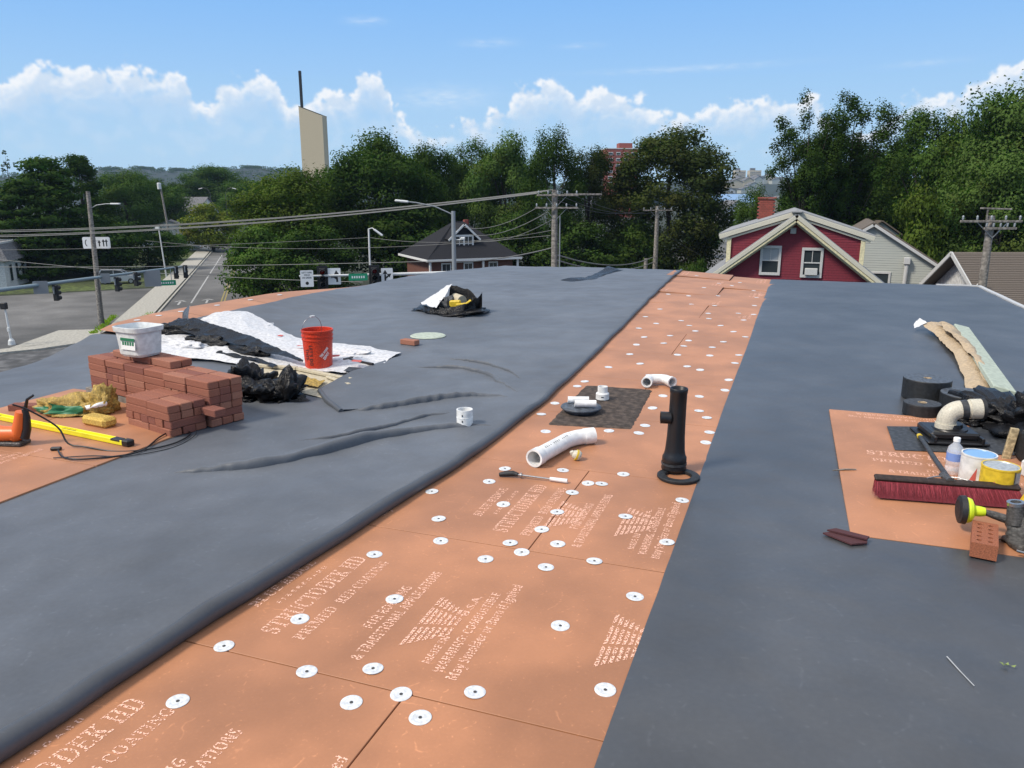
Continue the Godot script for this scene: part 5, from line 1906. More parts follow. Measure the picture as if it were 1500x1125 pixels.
func street_furniture() -> void:
	# wooden pole with a street lamp at the corner
	var o := wood_pole("weathered wooden pole with a street lamp on a curved arm at the street corner", Vector3(-33.4, 0, -62), Vector3(-33.15, 10.5, -62), 0.19, [])
	lamp_head(o, [Vector3(0.2, 9.15, 0), Vector3(0.8, 9.45, 0), Vector3(1.6, 9.55, 0), Vector3(2.0, 9.55, 0)], 0.035, M.galvanised)
	part("conduit", tube_mesh([Vector3(0.24, 0, 0.12), Vector3(0.22, 4.2, 0.12)], 0.07, 8), M.dark_metal, o)
	var lane := sign_board("white lane control sign with black arrows hanging behind the wooden lamp pole", Vector3(-33.3, 6.5, -62.6), Vector2(2.15, 0.92), 0.05, M.sign_white, 0.12)
	var s := st()
	for x in [0.22, 0.55, 0.78]:
		arrow(s, Vector3(x, -0.28, 0.0115), Vector3(x, 0.3 if x > 0.3 else 0.22, 0.0115), 0.11)
		part("arrow", done(s), M.ink_black, lane)
		s = st()
	quad(s, Vector3(-0.35, 0.14, 0.0115), Vector3(0.3, 0.14, 0.0115), Vector3(0.3, 0.17, 0.0115), Vector3(-0.35, 0.17, 0.0115), Vector3.BACK)
	for k in 6:
		var a0 := 1.9 + 0.42 * k
		var a1 := a0 + 0.42
		quad(s, Vector3(-0.7 + cos(a0) * 0.2, sin(a0) * 0.3, 0.0115), Vector3(-0.7 + cos(a1) * 0.2, sin(a1) * 0.3, 0.0115), Vector3(-0.7 + cos(a1) * 0.13, sin(a1) * 0.22, 0.0115), Vector3(-0.7 + cos(a0) * 0.13, sin(a0) * 0.22, 0.0115), Vector3.BACK)
	part("markings", done(s), M.ink_black, lane)
	# farther poles along the street
	o = wood_pole("far slim pole with a pale transformer at its top beside the street", Vector3(-56.6, 0, -130), Vector3(-57.6, 12.4, -130), 0.17, [])
	part("transformer", lathe_mesh([Vector2(0.0, 0.0), Vector2(0.3, 0.0), Vector2(0.32, 0.9), Vector2(0.25, 1.0), Vector2(0.0, 1.02)], 12, true, Transform3D(Basis.IDENTITY, Vector3(-1.0, 11.4, 0.3))), M.pole_white, o)
	o = thing("sign_pole", "slim pale metal pole beside the pavement in front of the green bushes", "pole", Vector3(-44.7, 0, -100))
	part("shaft", tube_mesh([Vector3(0, 0, 0), Vector3(-0.35, 6.5, 0)], [0.1, 0.07], 8), M.pole_white, o)
	part("pole_top", moved_box(Vector3(-0.5, 6.3, 0), Vector3(0.5, 0.4, 0.2), Basis.IDENTITY, 0.03), M.pole_white, o)
	for k in [[-57.5, -151.0, -1.0, "far curved street lamp, left one of two over the long grey roof"], [-54.6, -151.0, 1.0, "far curved street lamp, right one of two over the long grey roof"]]:
		o = thing("street_lamp", k[3], "street lamp", Vector3(k[0], 0, k[1]))
		part("shaft", tube_mesh([Vector3.ZERO, Vector3(0, 10.8, 0)], [0.08, 0.05], 8), M.dark_metal, o)
		lamp_head(o, [Vector3(0, 10.8, 0), Vector3(k[2] * 0.4, 11.6, 0), Vector3(k[2] * 1.1, 11.9, 0), Vector3(k[2] * 1.5, 11.8, 0)], 0.04, M.dark_metal)
	# pedestrian signal at the corner
	o = thing("pedestrian_signal", "pedestrian signal on a pale post at the left edge of the street corner", "traffic light", Vector3(-35.0, 0, -53))
	part("post", tube_mesh([Vector3.ZERO, Vector3(-0.1, 2.6, 0)], [0.09, 0.06], 10), M.pole_white, o)
	part("post_base", lathe_mesh([Vector2(0.24, 0), Vector2(0.2, 0.3), Vector2(0.1, 0.45), Vector2(0.0, 0.46)], 12), M.pole_white, o)
	part("signal_box", moved_box(Vector3(-0.12, 2.75, 0.05), Vector3(0.42, 0.46, 0.3), Basis.IDENTITY, 0.04), M.signal_black, o)
	part("push_button", moved_box(Vector3(0, 1.1, 0.12), Vector3(0.16, 0.3, 0.14), Basis.IDENTITY, 0.02), M.pole_white, o)
	# left mast arm reaching over the near street
	o = thing("mast_arm", "long grey blue signal mast arm reaching in from the left edge", "signal mast", Vector3(-25.2, 0, -26))
	part("pole", tube_mesh([Vector3.ZERO, Vector3(0, 6.6, 0)], [0.2, 0.16], 12), M.arm_metal, o)
	part("arm", tube_mesh([Vector3(0, 5.95, 0), Vector3(2.34, 6.0, -8.38), Vector3(5.64, 6.04, -20.28)], [0.12, 0.1, 0.05], 12), M.arm_metal, o)
	var face := 0.27 + PI * 0.5
	signal_head("black traffic signal nearest the left edge on the long mast arm", Vector3(-22.0, 5.55, -37.1), face + 1.15)
	signal_head("black traffic signal beside the wooden lamp pole on the mast arm", Vector3(-20.95, 5.55, -40.9), face + 1.0)
	signal_head("black traffic signal left of the grey sign back, in front of the silver car", Vector3(-20.55, 5.7, -42.2), face + 0.9)
	signal_head("left one of the two black signals at the far end of the mast arm", Vector3(-19.75, 5.75, -45.5), face + 1.5)
	signal_head("right one of the two black signals at the far end of the mast arm", Vector3(-19.4, 5.75, -46.0), face + 1.5)
	for k in [[-22.2, 5.9, -36.3, 0.62, 0.6, "back of a grey road sign left of the nearest mast arm signal"], [-21.1, 5.95, -40.1, 0.45, 0.5, "back of a grey road sign in front of the wooden lamp pole"], [-20.1, 5.62, -43.2, 0.85, 0.9, "back of a large grey road sign right of the silver car"]]:
		sign_board(k[5], Vector3(k[0], k[1], k[2]), Vector2(k[3], k[4]), 0.42, M.sign_back)
	o = sign_board("green street name sign under the far end of the left mast arm", Vector3(-19.9, 5.25, -44.4), Vector2(1.05, 0.3), 0.4, M.sign_green)
	s = st()
	for k in 7:
		box(s, Vector3(-0.36 + 0.12 * k, 0, 0.011), Vector3(0.07, 0.1, 0.002))
	part("lettering", done(s), M.sign_white, o)
	for x in [-0.3, 0.3]:
		part("hanger", tube_mesh([Vector3(x, 0.14, -0.02), Vector3(x, 0.8, -0.02)], 0.02, 6), M.arm_metal, o)
	# right mast arm with its lamp pole
	o = thing("mast_arm", "grey signal mast with a street lamp, arm reaching left before the hip roofed house", "signal mast", Vector3(-3.22, 0, -43.2))
	part("pole", tube_mesh([Vector3.ZERO, Vector3(0, 9.3, 0)], [0.16, 0.11], 12), M.galvanised, o)
	part("arm", tube_mesh([Vector3(0, 5.95, 0), Vector3(-3.4, 6.0, 1.5), Vector3(-7.9, 6.02, 2.8)], [0.1, 0.08, 0.05], 10), M.pole_white, o)
	lamp_head(o, [Vector3(0, 9.1, 0), Vector3(-1.0, 9.55, 0.1), Vector3(-2.0, 9.75, 0.2), Vector3(-2.5, 9.8, 0.2)], 0.035, M.galvanised)
	part("camera_arm", tube_mesh([Vector3(0, 7.75, 0), Vector3(0.45, 7.75, 0)], 0.035, 6), M.pole_white, o)
	part("camera", moved_box(Vector3(0.5, 7.82, 0.05), Vector3(0.26, 0.14, 0.36), Basis.IDENTITY, 0.03), M.pole_white, o)
	o = sign_board("white sign reading LEFT TURN YIELD ON GREEN with a black dot", Vector3(-10.72, 5.9, -40.4), Vector2(0.66, 0.86), 0.25, M.sign_white)
	sign_words(o, [["LEFT TURN", 0.24, 0.5, 0.09], ["YIELD", 0.11, 0.3, 0.09], ["ON GREEN", -0.03, 0.46, 0.09]], M.ink_black)
	part("dot", lathe_mesh([Vector2(0.085, 0.0), Vector2(0.085, 0.002), Vector2(0.0, 0.002)], 16, true, Transform3D(Basis(Vector3.RIGHT, PI / 2), Vector3(0, -0.24, 0.0105))), M.ink_black, o)
	o = sign_board("white lane sign with a left arrow and a bent ahead arrow, second from left", Vector3(-9.42, 5.96, -41.0), Vector2(0.66, 0.86), 0.25, M.sign_white)
	s = st()
	arrow(s, Vector3(0.14, -0.3, 0.0115), Vector3(0.1, 0.32, 0.0115), 0.11)
	arrow(s, Vector3(0.12, -0.12, 0.0125), Vector3(-0.24, 0.12, 0.0125), 0.11)
	part("arrow", done(s), M.ink_black, o)
	o = sign_board("white lane sign with an ahead arrow and a right arrow, rightmost on the arm", Vector3(-6.72, 5.93, -41.6), Vector2(0.62, 0.82), 0.25, M.sign_white)
	s = st()
	arrow(s, Vector3(-0.1, -0.3, 0.0115), Vector3(-0.1, 0.32, 0.0115), 0.11)
	arrow(s, Vector3(-0.1, -0.14, 0.0125), Vector3(0.22, 0.12, 0.0125), 0.1)
	part("arrow", done(s), M.ink_black, o)
	o = sign_board("green street name sign between the white lane signs of the right mast arm", Vector3(-8.1, 5.95, -40.7), Vector2(0.98, 0.36), 0.25, M.sign_green)
	s = st()
	for k in 6:
		box(s, Vector3(-0.3 + 0.12 * k, 0.0, 0.011), Vector3(0.07, 0.12, 0.002))
	part("lettering", done(s), M.sign_white, o)
	signal_head("black traffic signal between the two left white signs of the right mast arm", Vector3(-10.0, 5.9, -40.8), 0.25, true)
	signal_head("black traffic signal right of the green sign on the right mast arm", Vector3(-7.35, 5.9, -41.3), 0.25, true)
	o = thing("street_lamp", "thin pale lamp post with a short arm left of the hip roofed house", "street lamp", Vector3(-10.1, 0, -55))
	part("shaft", tube_mesh([Vector3.ZERO, Vector3(0.05, 7.9, 0)], [0.09, 0.06], 8), M.pole_white, o)
	lamp_head(o, [Vector3(0.05, 7.88, 0), Vector3(0.3, 7.95, 0), Vector3(0.5, 7.8, 0)], 0.04, M.pole_white)
	# power poles along the far street and at the right
	o = wood_pole("large wooden power pole with two crossarms at the middle of the skyline", Vector3(2.45, 0, -45), Vector3(2.42, 10.45, -45), 0.2, [[10.15, -1.05, 1.3], [9.45, -1.15, 1.3]])
	s = st()
	box(s, Vector3(1.6, 10.2, -0.25), Vector3(2.2, 0.1, 0.1), Basis(Vector3.UP, 0.15), 0.01)
	part("crossarm", done(s), M.pole_wood, o)
	part("riser", tube_mesh([Vector3(0.3, 5.0, 0.1), Vector3(0.28, 9.0, 0.1)], 0.045, 6), M.galvanised, o)
	wood_pole("second wooden power pole with one crossarm right of the middle", Vector3(13.8, 0, -75), Vector3(13.82, 9.25, -75), 0.22, [[8.86, -1.4, 1.4]])
	o = thing("utility_pole", "short wooden stub pole beside the second power pole", "utility pole", Vector3(12.75, 0, -74))
	part("shaft", tube_mesh([Vector3.ZERO, Vector3(0, 4.4, 0)], [0.2, 0.18], 10), M.pole_wood, o)
	o = wood_pole("third smaller power pole with a transformer beside the far street", Vector3(24.5, 0, -105), Vector3(24.42, 7.4, -105), 0.2, [[6.9, -2.0, 1.6]])
	part("transformer", lathe_mesh([Vector2(0.0, 0.0), Vector2(0.3, 0.0), Vector2(0.3, 1.0), Vector2(0.0, 1.05)], 12, true, Transform3D(Basis.IDENTITY, Vector3(0.5, 5.3, 0.1))), M.galvanised, o)
	lamp_head(o, [Vector3(0.1, 7.0, 0), Vector3(1.2, 7.4, 0.2), Vector3(2.6, 7.45, 0.2)], 0.05, M.galvanised)
	o = wood_pole("power pole with several crossarms in front of the brown shingled roof", Vector3(20.75, 0, -34), Vector3(20.7, 9.25, -34), 0.19, [[9.02, -1.5, 1.15], [8.72, -0.45, 0.95]])
	s = st()
	box(s, Vector3(0.05, 9.55, 0.1), Vector3(1.35, 0.07, 0.07), Basis(Vector3.BACK, -0.03), 0.01)
	box(s, Vector3(-0.3, 9.3, 0.1), Vector3(0.05, 0.5, 0.05))
	part("top_bar", done(s), M.pole_wood, o)
	# cars
	car("silver car parked behind the long mast arm at the edge of the lawn", Vector3(-47.2, 0, -92.8), 0.3, M.car_silver)
	car("white car at the far bend of the street, left one of two", Vector3(-89.5, 0, -222), 0.2, M.car_white)
	car("white car at the far bend of the street, right one of two", Vector3(-82.5, 0, -222), -0.2, M.car_white)
	# orange flowering bush by the pavement
	o = thing("flower_bush", "small bush with orange flowers beside the far pavement", "bush", Vector3(-62.0, 0, -154))
	part("crown", crown_mesh("round", 900, 20, 61, 1.4), M.leaf_yellow, o).scale = Vector3(0.35, 0.2, 0.35)
	part("flowers", crown_mesh("round", 300, 16, 62, 1.4), M.bucket, o).scale = Vector3(0.36, 0.205, 0.36)


# ------------------------------------------------------------------ cables

func cable(label: String, a: Vector3, b: Vector3, sag: float, r: float, m: Material, group := "") -> void:
	var pts := []
	for k in 25:
		var t := k / 24.0
		pts.append(a.lerp(b, t) + Vector3.DOWN * sag * 4.0 * t * (1.0 - t))
	var o := part("overhead_cable", tube_mesh(pts, r, 6), m)
	tag(o, label, "cable", group)


func cables() -> void:
	var g := "cables of the bundle to the left edge"
	for k in 4:
		cable("pale overhead cable of the bundle from the large power pole to the left edge", Vector3(1.4 + 0.3 * k, 10.24 + 0.07 * k, -44.8), Vector3(-62, 8.15 + 0.22 * k, -52 - 0.2 * k), 1.5 + 0.06 * (k % 2), 0.026, M.cable, g)
	cable("thin level overhead cable below the bundle, from the left edge to the right mast", Vector3(-3.2, 6.6, -43.3), Vector3(-70, 5.3, -62), 0.5, 0.02, M.cable)
	cable("thin dark overhead cable lower left, falling to the right behind the mast arm", Vector3(-60, 7.4, -66), Vector3(-8.0, 5.6, -41.5), 0.8, 0.018, M.cable)
	cable("slanting service cable from the large power pole to the hip roof, upper one", Vector3(1.5, 9.5, -45), Vector3(-4.0, 7.6, -66), 0.5, 0.02, M.cable)
	cable("slanting service cable from the large power pole to the hip roof, middle one", Vector3(2.0, 9.2, -45), Vector3(-3.6, 7.0, -66), 0.5, 0.024, M.cable)
	cable("slanting service cable from the large power pole to the hip roof, lower one", Vector3(2.3, 8.8, -45), Vector3(-3.2, 6.5, -66), 0.5, 0.02, M.cable)
	cable("thick pale cable from the large power pole to the right mast, just over the roof", Vector3(2.3, 7.2, -45), Vector3(-3.1, 6.5, -43.4), 0.15, 0.035, M.cable)
	cable("thick cable falling right from the large power pole to the second pole, upper one", Vector3(2.6, 6.8, -45), Vector3(13.7, 4.5, -75), 0.7, 0.04, M.cable)
	cable("thick cable falling right from the large power pole to the second pole, lower one", Vector3(2.6, 6.5, -45), Vector3(13.7, 4.0, -75), 0.7, 0.04, M.cable)
	for k in 3:
		cable("dark wire of three between the crossarms of the large and second poles", Vector3(1.6 + 0.8 * k, 10.3, -45), Vector3(12.6 + 1.2 * k, 9.05, -75), 0.8, 0.014, M.cable_dark, "wires between the large and second power poles")
	cable("thin wire from the left edge to the thin lamp post, low over the street", Vector3(-60, 6.3, -60), Vector3(-10.0, 7.3, -55), 0.5, 0.014, M.cable)
	cable("thin wire from the thin lamp post to the large power pole", Vector3(-10.0, 7.3, -55), Vector3(2.3, 8.2, -45), 0.5, 0.014, M.cable)
	cable("fine wire from the large power pole left across the hip roof", Vector3(2.2, 7.9, -45), Vector3(-30, 6.6, -64), 0.7, 0.014, M.cable)
	cable("fine dark wire from the second power pole to the third power pole", Vector3(13.8, 8.9, -75), Vector3(24.4, 7.0, -105), 0.4, 0.016, M.cable_dark)
	cable("guy wire from the large power pole down to the left", Vector3(2.3, 5.2, -45), Vector3(0.2, 3.4, -46), 0.0, 0.03, M.cable)
	cable("guy wire from the second power pole down to the right", Vector3(13.9, 7.0, -75), Vector3(18.5, 4.5, -76), 0.0, 0.02, M.cable_dark)
	cable("thin wire from the crossarm of the right power pole to the right edge", Vector3(21.8, 9.2, -34), Vector3(40, 9.3, -33), 0.5, 0.014, M.cable_dark)


# ------------------------------------------------------------------ things on the roof, left

# a mesh in roof axes (built with loc), as a thing of its own
func laid(called: String, mesh: Mesh, m: Material, label: String, cat: String, group := "") -> MeshInstance3D:
	var o := part(called, mesh, m)
	o.rotation.y = -YAW
	tag(o, label, cat, group)
	return o


func rloft(a: Array, b: Array, nx: int, ny: int, amp: float, freq: float, seed_: int, bow := 0.0) -> ArrayMesh:
	var p := []
	var q := []
	for k in a:
		p.append(loc(k[0], k[1], k[2]))
	for k in b:
		q.append(loc(k[0], k[1], k[2]))
	return loft(p, q, nx, ny, amp, freq, seed_, bow)


# rounded square rings from bottom to top: [half x, half z, y]
func ring_loft(s: SurfaceTool, rings: Array, n := 32, power := 0.45) -> void:
	for j in rings.size() - 1:
		s.set_smooth_group(j + 1)
		var t := Vector2(rings[j + 1][0] - rings[j][0], rings[j + 1][2] - rings[j][2])
		for i in n:
			var q := []
			for e in [[i, j], [i + 1, j], [i + 1, j + 1], [i, j + 1]]:
				var a: float = TAU * e[0] / n
				var r: Array = rings[e[1]]
				q.append(Vector3(signf(cos(a)) * pow(absf(cos(a)), power) * r[0], r[2], signf(sin(a)) * pow(absf(sin(a)), power) * r[1]))
			var am := TAU * (i + 0.5) / n
			quad(s, q[0], q[1], q[2], q[3], Vector3(cos(am) * t.y, -t.x, sin(am) * t.y))


# bends a flat mesh (x right, y up) round an upright cone
func wrapped(m: ArrayMesh, r0: float, slope: float, mid: float) -> ArrayMesh:
	var arr := m.surface_get_arrays(0)
	var v: PackedVector3Array = arr[Mesh.ARRAY_VERTEX]
	var n := PackedVector3Array()
	n.resize(v.size())
	for i in v.size():
		var r := r0 + slope * v[i].y
		var a := mid + v[i].x / r
		n[i] = Vector3(sin(a), 0, cos(a))
		v[i] = Vector3(sin(a) * r, v[i].y, cos(a) * r)
	arr[Mesh.ARRAY_VERTEX] = v
	arr[Mesh.ARRAY_NORMAL] = n
	arr[Mesh.ARRAY_TANGENT] = null
	var o := ArrayMesh.new()
	o.add_surface_from_arrays(Mesh.PRIMITIVE_TRIANGLES, arr)
	return o


func brick_shapes() -> Array:
	return [box_mesh(Vector3(0.286, 0.057, 0.094), 0.004), box_mesh(Vector3(0.282, 0.058, 0.093), 0.006), box_mesh(Vector3(0.288, 0.056, 0.095), 0.005)]


func brick_stack() -> void:
	var shapes := brick_shapes()
	var mats := [M.brick_a, M.brick_a, M.brick_b, M.brick_c]
	var c0 := Vector2(-4.13, 4.15)
	var pl := Vector2(-0.965, 0.262)
	var pq := Vector2(0.262, 0.965)
	var base := 0.014
	var nth := ["first", "second", "third", "fourth", "fifth", "sixth", "seventh"]
	var tones := ["red", "red", "dark red", "pale red"]
	var put := func(p: float, q: float, layer: float, header: bool, label: String, group: String) -> void:
		var c := c0 + pl * p + pq * q
		var pick := rng.randi() % 4
		label = label.replace("TONE", tones[pick])
		var o := part("brick", shapes[rng.randi() % 3], mats[pick])
		o.position = at(c.x, c.y, base + 0.0585 * layer + 0.0293) + Vector3(rng.randf_range(-0.004, 0.004), 0, rng.randf_range(-0.004, 0.004))
		o.rotation.y = -YAW - 0.265 + (PI / 2 if header else 0.0) + rng.randf_range(-0.03, 0.03)
		tag(o, label, "brick", group)
	var rows := ["front row", "middle row", "back row"]
	var lf := "TONE brick in the front block, %s course up, %s from the right, %s"
	var lh := "TONE end-on brick in the front block, %s course up, %s from the right"
	var lr := "TONE brick in the rear block, %s course up, %s from the right, %s"
	var lk := "TONE end-on brick in the rear block, %s course up, %s from the right"
	# front block, four courses: stretchers and headers take turns
	for layer in 4:
		if layer != 1:
			for i in 2:
				for j in 3:
					put.call(0.145 + 0.293 * i, 0.05 + 0.1 * j, layer, false, lf % [nth[layer], nth[i], rows[j]], "bricks of the front block")
		else:
			for i in 6:
				put.call(0.05 + 0.099 * i, 0.147, layer, true, lh % [nth[layer], nth[i]], "bricks of the front block")
	# rear block, six courses; its left part is one course lower and stands on planks
	for layer in 6:
		for i in 6:
			var lift := 0.0
			if i >= 3 and layer == 0:
				continue
			if not layer in [1, 3] or (i + layer) % 3 != 1:
				for j in 3:
					if j == 1 and layer < 5 and i > 0:
						continue
					put.call(0.12 + 0.293 * i, 0.36 + 0.1 * j, layer + lift, false, lr % [nth[layer], nth[i], rows[j]], "bricks of the rear block")
			else:
				for j in 3:
					put.call(0.03 + 0.293 * i + 0.098 * j, 0.455, layer + lift, true, lk % [nth[layer], ["first", "second", "third", "fourth", "fifth", "sixth", "seventh", "eighth", "ninth", "tenth", "eleventh", "twelfth", "thirteenth", "fourteenth", "fifteenth", "sixteenth", "seventeenth", "eighteenth"][i * 3 + j]], "bricks of the rear block")
	# top course
	for i in 3:
		for j in 2:
			put.call(0.78 + 0.293 * i, 0.47 + 0.1 * j, 6, false, "TONE brick of the top course by the tub, %s from the right, %s" % [nth[i], rows[j]], "bricks of the top course")
	put.call(-0.03, 0.3, 2.0, false, "red brick jutting out of the right side of the stack", "")
	# planks under the left part
	for q in [[0.37, "grey weathered plank under the left part of the brick stack, front one"], [0.56, "grey weathered plank under the left part of the brick stack, rear one"]]:
		var c := c0 + pl * 1.36 + pq * float(q[0])
		var o := part("plank", box_mesh(Vector3(0.95, 0.055, 0.12), 0.004), M.wood_old)
		o.position = at(c.x, c.y, base + 0.028)
		o.rotation.y = -YAW - 0.265
		tag(o, q[1], "plank")
	# loose bricks
	var b := part("brick", shapes[0], M.brick_b)
	b.position = at(-5.76, 4.33, base + 0.03)
	b.rotation.y = -YAW + 0.3
	tag(b, "single dark brick lying beside the yellow bag at the left", "brick")
	b = part("brick", box_mesh(Vector3(0.21, 0.057, 0.095), 0.005), M.brick_c)
	b.position = at(-4.05, 7.72, 0.05)
	b.rotation.y = -YAW - 0.2
	tag(b, "single red brick beside the pale round disc on the left membrane", "brick")


func roof_left_things() -> void:
	# boards under the brick stack
	var o := rthing("fibreboard_patch", "orange fibreboard patch under the brick stack at the left edge", "roof boards", 0, 0)
	o.position = Vector3.ZERO
	for k in [[-5.35, -4.13, 2.3, 3.5], [-5.35, -4.13, 3.504, 4.9], [-6.05, -5.354, 2.3, 3.9], [-6.05, -5.354, 3.904, 5.0]]:
		var p := PackedVector3Array()
		for j in 6:
			for i in 6:
				p.append(loc(lerpf(k[0], k[1], i / 5.0), lerpf(k[2], k[3], j / 5.0), 0.026))
		var s := st()
		var c := loc((k[0] + k[1]) * 0.5, (k[2] + k[3]) * 0.5, 0.012)
		box(s, c, Vector3(k[1] - k[0] - 0.004, 0.02, k[3] - k[2] - 0.004), Basis.IDENTITY, 0.002)
		part("fibreboard", done(s), M.board, o)
	var pm := print_block()
	var pr := part("print", pm, M.print, o)
	pr.position = loc(-4.9, 2.75, 0.0235)
	brick_stack()
	# white tub with a green label on the bricks
	var tub := rthing("plastic_tub", "translucent white square tub with a green label on top of the brick stack", "tub", -5.07, 4.87, 0.428, -0.12)
	tub.scale = Vector3(0.84, 0.98, 0.84)
	var s := st()
	ring_loft(s, [[0.0, 0.0, 0.0], [0.15, 0.13, 0.0], [0.165, 0.145, 0.02], [0.185, 0.162, 0.21], [0.2, 0.178, 0.212], [0.205, 0.182, 0.25], [0.196, 0.172, 0.252], [0.19, 0.166, 0.236], [0.18, 0.157, 0.21], [0.158, 0.138, 0.03], [0.0, 0.0, 0.03]])
	part("tub_body", done(s), M.tub, tub)
	s = st()
	box(s, Vector3(0.03, 0.115, 0.153), Vector3(0.2, 0.1, 0.004), Basis(Vector3.RIGHT, -0.09))
	var lab := part("label", done(s), M.white_print, tub)
	s = st()
	box(s, Vector3(0.03, 0.152, 0.158), Vector3(0.2, 0.024, 0.004), Basis(Vector3.RIGHT, -0.09))
	box(s, Vector3(0.03, 0.078, 0.152), Vector3(0.2, 0.018, 0.004), Basis(Vector3.RIGHT, -0.09))
	for k in 5:
		box(s, Vector3(-0.04 + 0.035 * k, 0.118, 0.1555), Vector3(0.024, 0.03, 0.003), Basis(Vector3.RIGHT, -0.09))
	part("label_print", done(s), M.green_ink, lab)
	# spirit level
	var lv := rthing("spirit_level", "long yellow spirit level with a black end cap lying before the bricks", "spirit level", -5.25, 4.0, 0.024, -0.115)
	s = st()
	box(s, Vector3(0, 0.012, 0), Vector3(1.98, 0.024, 0.05), Basis.IDENTITY, 0.004)
	box(s, Vector3(0, 0.03, 0.022), Vector3(1.98, 0.016, 0.008), Basis.IDENTITY, 0.002)
	box(s, Vector3(0, 0.03, -0.022), Vector3(1.98, 0.016, 0.008), Basis.IDENTITY, 0.002)
	part("rail", done(s), M.level_yellow, lv)
	part("end_cap", moved_box(Vector3(1.0, 0.022, 0), Vector3(0.07, 0.046, 0.06), Basis.IDENTITY, 0.008), M.black_plastic, lv)
	for x in [-0.55, 0.35]:
		part("grip_slot", moved_box(Vector3(x, 0.0255, 0), Vector3(0.16, 0.004, 0.02)), M.black_plastic, lv)
	part("end_trim", moved_box(Vector3(0.9, 0.031, 0), Vector3(0.1, 0.016, 0.054), Basis.IDENTITY, 0.003), M.black_plastic, lv)
	# mortar bag and sponge
	var bag := rthing("mortar_bag", "crumpled yellow and green bag lying on the orange board", "bag", -5.33, 4.4, 0.022, 0.35)
	part("bag_body", crumple(Vector3(0.26, 0.1, 0.13), 0.34, 1.6, 12, 50, 26), M.bag_yellow, bag)
	part("green_print", crumple(Vector3(0.26, 0.1, 0.13), 0.34, 1.6, 12, 50, 26, func(i, j): return (i > 8 and i < 17 and j > 6 and j < 14) or (i > 17 and i < 23 and j > 8 and j < 15), 0.012), M.green_ink, bag)
	part("white_print_patch", crumple(Vector3(0.26, 0.1, 0.13), 0.34, 1.6, 12, 50, 26, func(i, j): return i > 2 and i < 8 and j > 7 and j < 11, 0.013), M.white_print, bag)
	part("bag_mouth", crumple(Vector3(0.1, 0.13, 0.1), 0.4, 2.2, 19, 34, 18), M.bag_yellow, bag).position = Vector3(0.2, 0, -0.02)
	var sp := part("sponge", box_mesh(Vector3(0.27, 0.075, 0.12), 0.02), M.sponge)
	sp.position = at(-4.86, 4.2, 0.06)
	sp.rotation.y = -YAW - 0.12
	tag(sp, "yellow sponge lying left of the brick stack", "sponge")
	# corded grinder at the left edge and its black cord
	var gr := rthing("angle_grinder", "orange power tool with a black handle at the left edge", "power tool", -5.18, 3.6, 0.022, 0.25)
	s = st()
	tube(s, [Vector3(0.16, 0.05, 0), Vector3(0.2, 0.09, 0), Vector3(0.22, 0.16, 0), Vector3(0.24, 0.24, 0)], [0.045, 0.05, 0.042, 0.036], 14)
	tube(s, [Vector3(-0.25, 0.09, 0), Vector3(-0.05, 0.085, 0), Vector3(0.1, 0.075, 0), Vector3(0.2, 0.085, 0)], [0.055, 0.06, 0.056, 0.05], 14)
	part("body", done(s), M.tool_orange, gr)
	part("handle_grip", tube_mesh([Vector3(0.245, 0.05, 0.01), Vector3(0.265, 0.12, 0), Vector3(0.275, 0.2, 0), Vector3(0.27, 0.26, 0)], [0.03, 0.028, 0.024, 0.02], 12), M.black_plastic, gr)
	part("shoe", moved_box(Vector3(0.02, 0.016, 0), Vector3(0.44, 0.03, 0.12), Basis.IDENTITY, 0.008), M.dark_metal, gr)
	part("motor_vent", moved_box(Vector3(-0.12, 0.15, 0), Vector3(0.12, 0.03, 0.06), Basis.IDENTITY, 0.01), M.black_plastic, gr)
	part("cord_sleeve", tube_mesh([Vector3(0.27, 0.25, 0), Vector3(0.3, 0.33, 0), Vector3(0.35, 0.36, 0.0)], [0.014, 0.01, 0.008], 10), M.black_plastic, gr)
	var cp := []
	for k in [[-4.83, 3.52, 0.36], [-4.78, 3.6, 0.3], [-4.7, 3.72, 0.16], [-4.62, 3.72, 0.05], [-4.48, 3.74, 0.034], [-4.25, 3.76, 0.022], [-4.08, 3.86, 0.022], [-4.0, 4.05, 0.022], [-4.06, 4.26, 0.022], [-4.2, 4.3, 0.04], [-4.18, 4.1, 0.034], [-4.09, 3.8, 0.022], [-4.25, 3.56, 0.034], [-4.42, 3.52, 0.034], [-4.6, 3.62, 0.034]]:
		cp.append(loc(k[0], k[1], k[2]))
	var cs := []
	for k in 90:
		cs.append(smooth_at(cp, k / 89.0))
	var cord := rthing("extension_lead", "black power cord looping over the orange board to the membrane", "cord", 0, 0)
	cord.position = Vector3.ZERO
	part("cord", tube_mesh(cs, 0.006, 8), M.black_plastic, cord)
	s = st()
	box(s, loc(-4.64, 3.64, 0.034), Vector3(0.07, 0.026, 0.03), Basis(Vector3.UP, 0.5), 0.007)
	part("plug", done(s), M.black_plastic, cord)
	var wire := []
	for k in [[-4.5, 3.5, 0.03], [-4.3, 3.62, 0.03], [-4.1, 3.72, 0.02], [-3.95, 3.95, 0.02], [-3.98, 4.2, 0.022], [-4.06, 4.33, 0.03]]:
		wire.append(loc(k[0], k[1], k[2]))
	cs = []
	for k in 50:
		cs.append(smooth_at(wire, k / 49.0))
	laid("thin_wire", tube_mesh(cs, 0.0035, 6), M.dark_grey, "thin grey wire curving beside the black power cord", "wire")
	# white sheet with black back, folded open
	var sh := rthing("plastic_sheeting", "white plastic sheeting with a black back spread open beside the red bucket", "sheeting", 0, 0)
	sh.position = Vector3.ZERO
